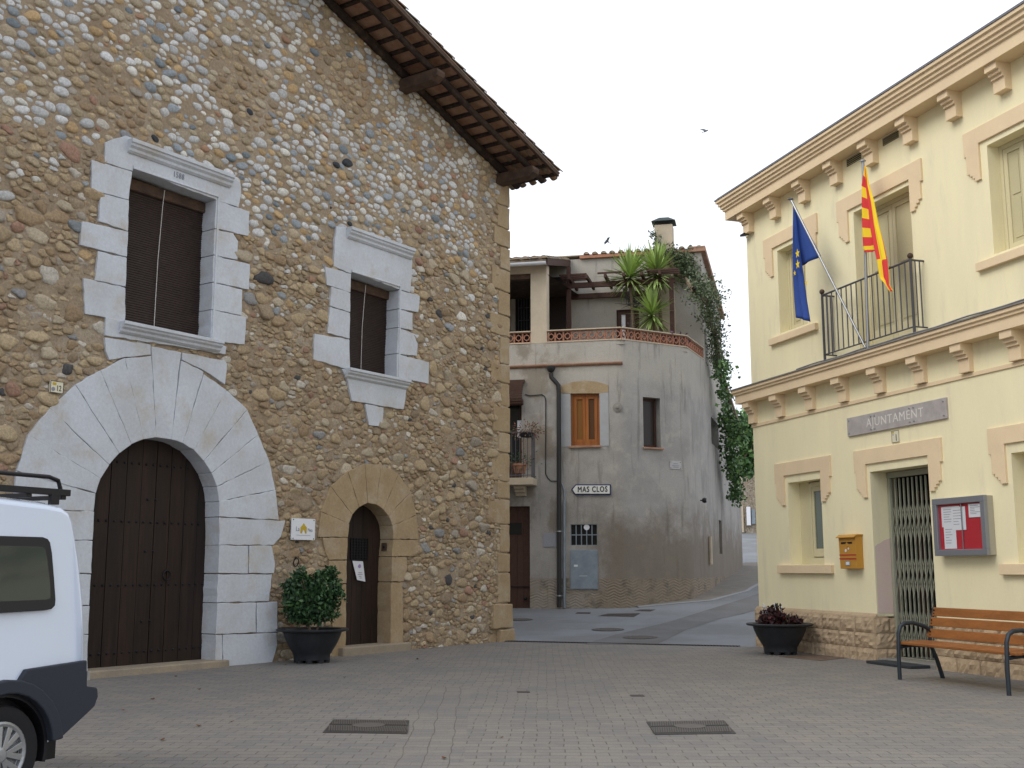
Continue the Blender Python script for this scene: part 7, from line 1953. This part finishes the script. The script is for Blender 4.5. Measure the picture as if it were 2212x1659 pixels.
# tree by the bend
tx, ty = HR.W(sX + 4, -1.0, 0)[:2]
t = thing('street_tree', 'bright green broadleaf tree behind the climber at the bend of the street', 'tree', (tx, ty, G(tx, ty)))
def tp(px, py): return np.array(at_depth(px, py, ty))
c0_ = tp(1594, 960)
mb = MB(); mb.tube([(c0_[0] - .6, ty, G(tx, ty)), (c0_[0] - .4, ty, c0_[2] - 2.0), (c0_[0] - .1, ty, c0_[2])], [.16, .12, .07], 8)
for k in range(6): a = 2 * pi * k / 6; mb.tube([(c0_[0] - .3, ty, c0_[2] - 1.2), (c0_[0] + .9 * cos(a), ty + .8 * sin(a), c0_[2] + random.uniform(-.3, .6))], [.06, .02], 6)
mb.build('trunk', M['stem'], t)
g = np.random.default_rng(21); pts = []
for (px, py, r_, n) in ((1592, 930, .75, 500), (1606, 915, .6, 380), (1617, 935, .45, 260), (1612, 968, .35, 130), (1622, 985, .30, 90), (1615, 1010, .38, 170), (1600, 955, .6, 350), (1600, 1000, .5, 260)):
    pts.append(tp(px, py) + g.normal(0, 1, (n, 3)) * [r_ * .5, r_ * .6, r_ * .42])
leaf_mesh('crown', np.concatenate(pts), .26, [((.07, .16, .04), 5), ((.045, .11, .03), 4), ((.11, .22, .06), 2)], t, aspect=.8, seed=22)

# birds
def bird(px, py, Y, label, s=1.0, rot=.4):
    c = Vector(at_depth(px, py, Y)); t = thing('bird', label, 'bird', c, 'swallows in the sky')
    mb = MB(); a = Vector((cos(rot), .2, sin(rot))).normalized(); b = a.cross(Vector((0, 1, 0))).normalized()
    mb.lathe(c - a * .09 * s, [(.002, 0), (.018 * s, .03 * s), (.024 * s, .08 * s), (.018 * s, .14 * s), (.002, .18 * s)], 10, ax=tuple(a), a2=tuple(b)); mb.build('body', M['bird'], t, smooth=True)
    for sg in (-1, 1):
        w = MB(); d = (Vector((0, .75, .3 * sg)) * sg + Vector((-.35, 0, 0)) + b * sg * .7).normalized()
        r0 = c + a * .04 * s; r1 = c - a * .03 * s; tip = c + d * .19 * s - a * .07 * s; m_ = c + d * .11 * s + a * .02 * s; o = Vector((0, 0, .004))
        w.add([r0 + o, m_ + o, tip + o, r1 + o, r0 - o, m_ - o, tip - o, r1 - o], [(0, 1, 2, 3), (7, 6, 5, 4), (0, 4, 5, 1), (1, 5, 6, 2), (2, 6, 7, 3), (3, 7, 4, 0)]); w.build('wing', M['bird'], t)
    w = MB(); e = c - a * .08 * s; w.add([e, e - a * .09 * s + b * .03 * s, e - a * .04 * s, e - a * .09 * s - b * .03 * s] , [(0, 1, 2), (0, 2, 3)]); w.build('tail', M['bird'], t)
bird(1525, 283, 26, 'dark swallow gliding high in the white sky, upper of the two', .85, .5)
bird(1312, 521, 30, 'dark swallow gliding just above the terrace roof, lower of the two', .85, 2.4)

# dead leaves on the paving
g = random.Random(8); sp_l = [(267, 1535), (330, 1512), (430, 1490), (560, 1445), (590, 1450), (617, 1437), (744, 1464), (350, 1600), (1083, 1594), (1160, 1502), (430, 1570), (820, 1405), (902, 1425), (500, 1560), (380, 1462), (960, 1640)]
l0 = None
for i, (px, py) in enumerate(sp_l):
    x, y, z = gG(px, py)
    if l0 is None:
        mb = MB(); pts = [(.03 * cos(a) * (1 + .3 * sin(3 * a)), .018 * sin(a)) for a in np.linspace(0, 2 * pi, 10)[:-1]]
        mb.add([(x + p, y + q, z + .008 + .010 * abs(p) / .03) for p, q in pts] + [(x, y, z + .006)], [(k, (k + 1) % 9, 9) for k in range(9)])
        l0 = mb.build('dead_leaf', mat('dry leaf', (.14, .06, .03), bump=0), loc=(x, y, z)); o = l0
    else:
        o = l0.copy(); COL.objects.link(o); o.location = (x, y, z); o.rotation_euler = (0, 0, g.uniform(0, 6)); s = g.uniform(.6, 1.2); o.scale = (s, s, s)
    tag(o, 'small dry brown leaf lying on the block paving', 'dead leaf', 'dry leaves scattered on the paving')
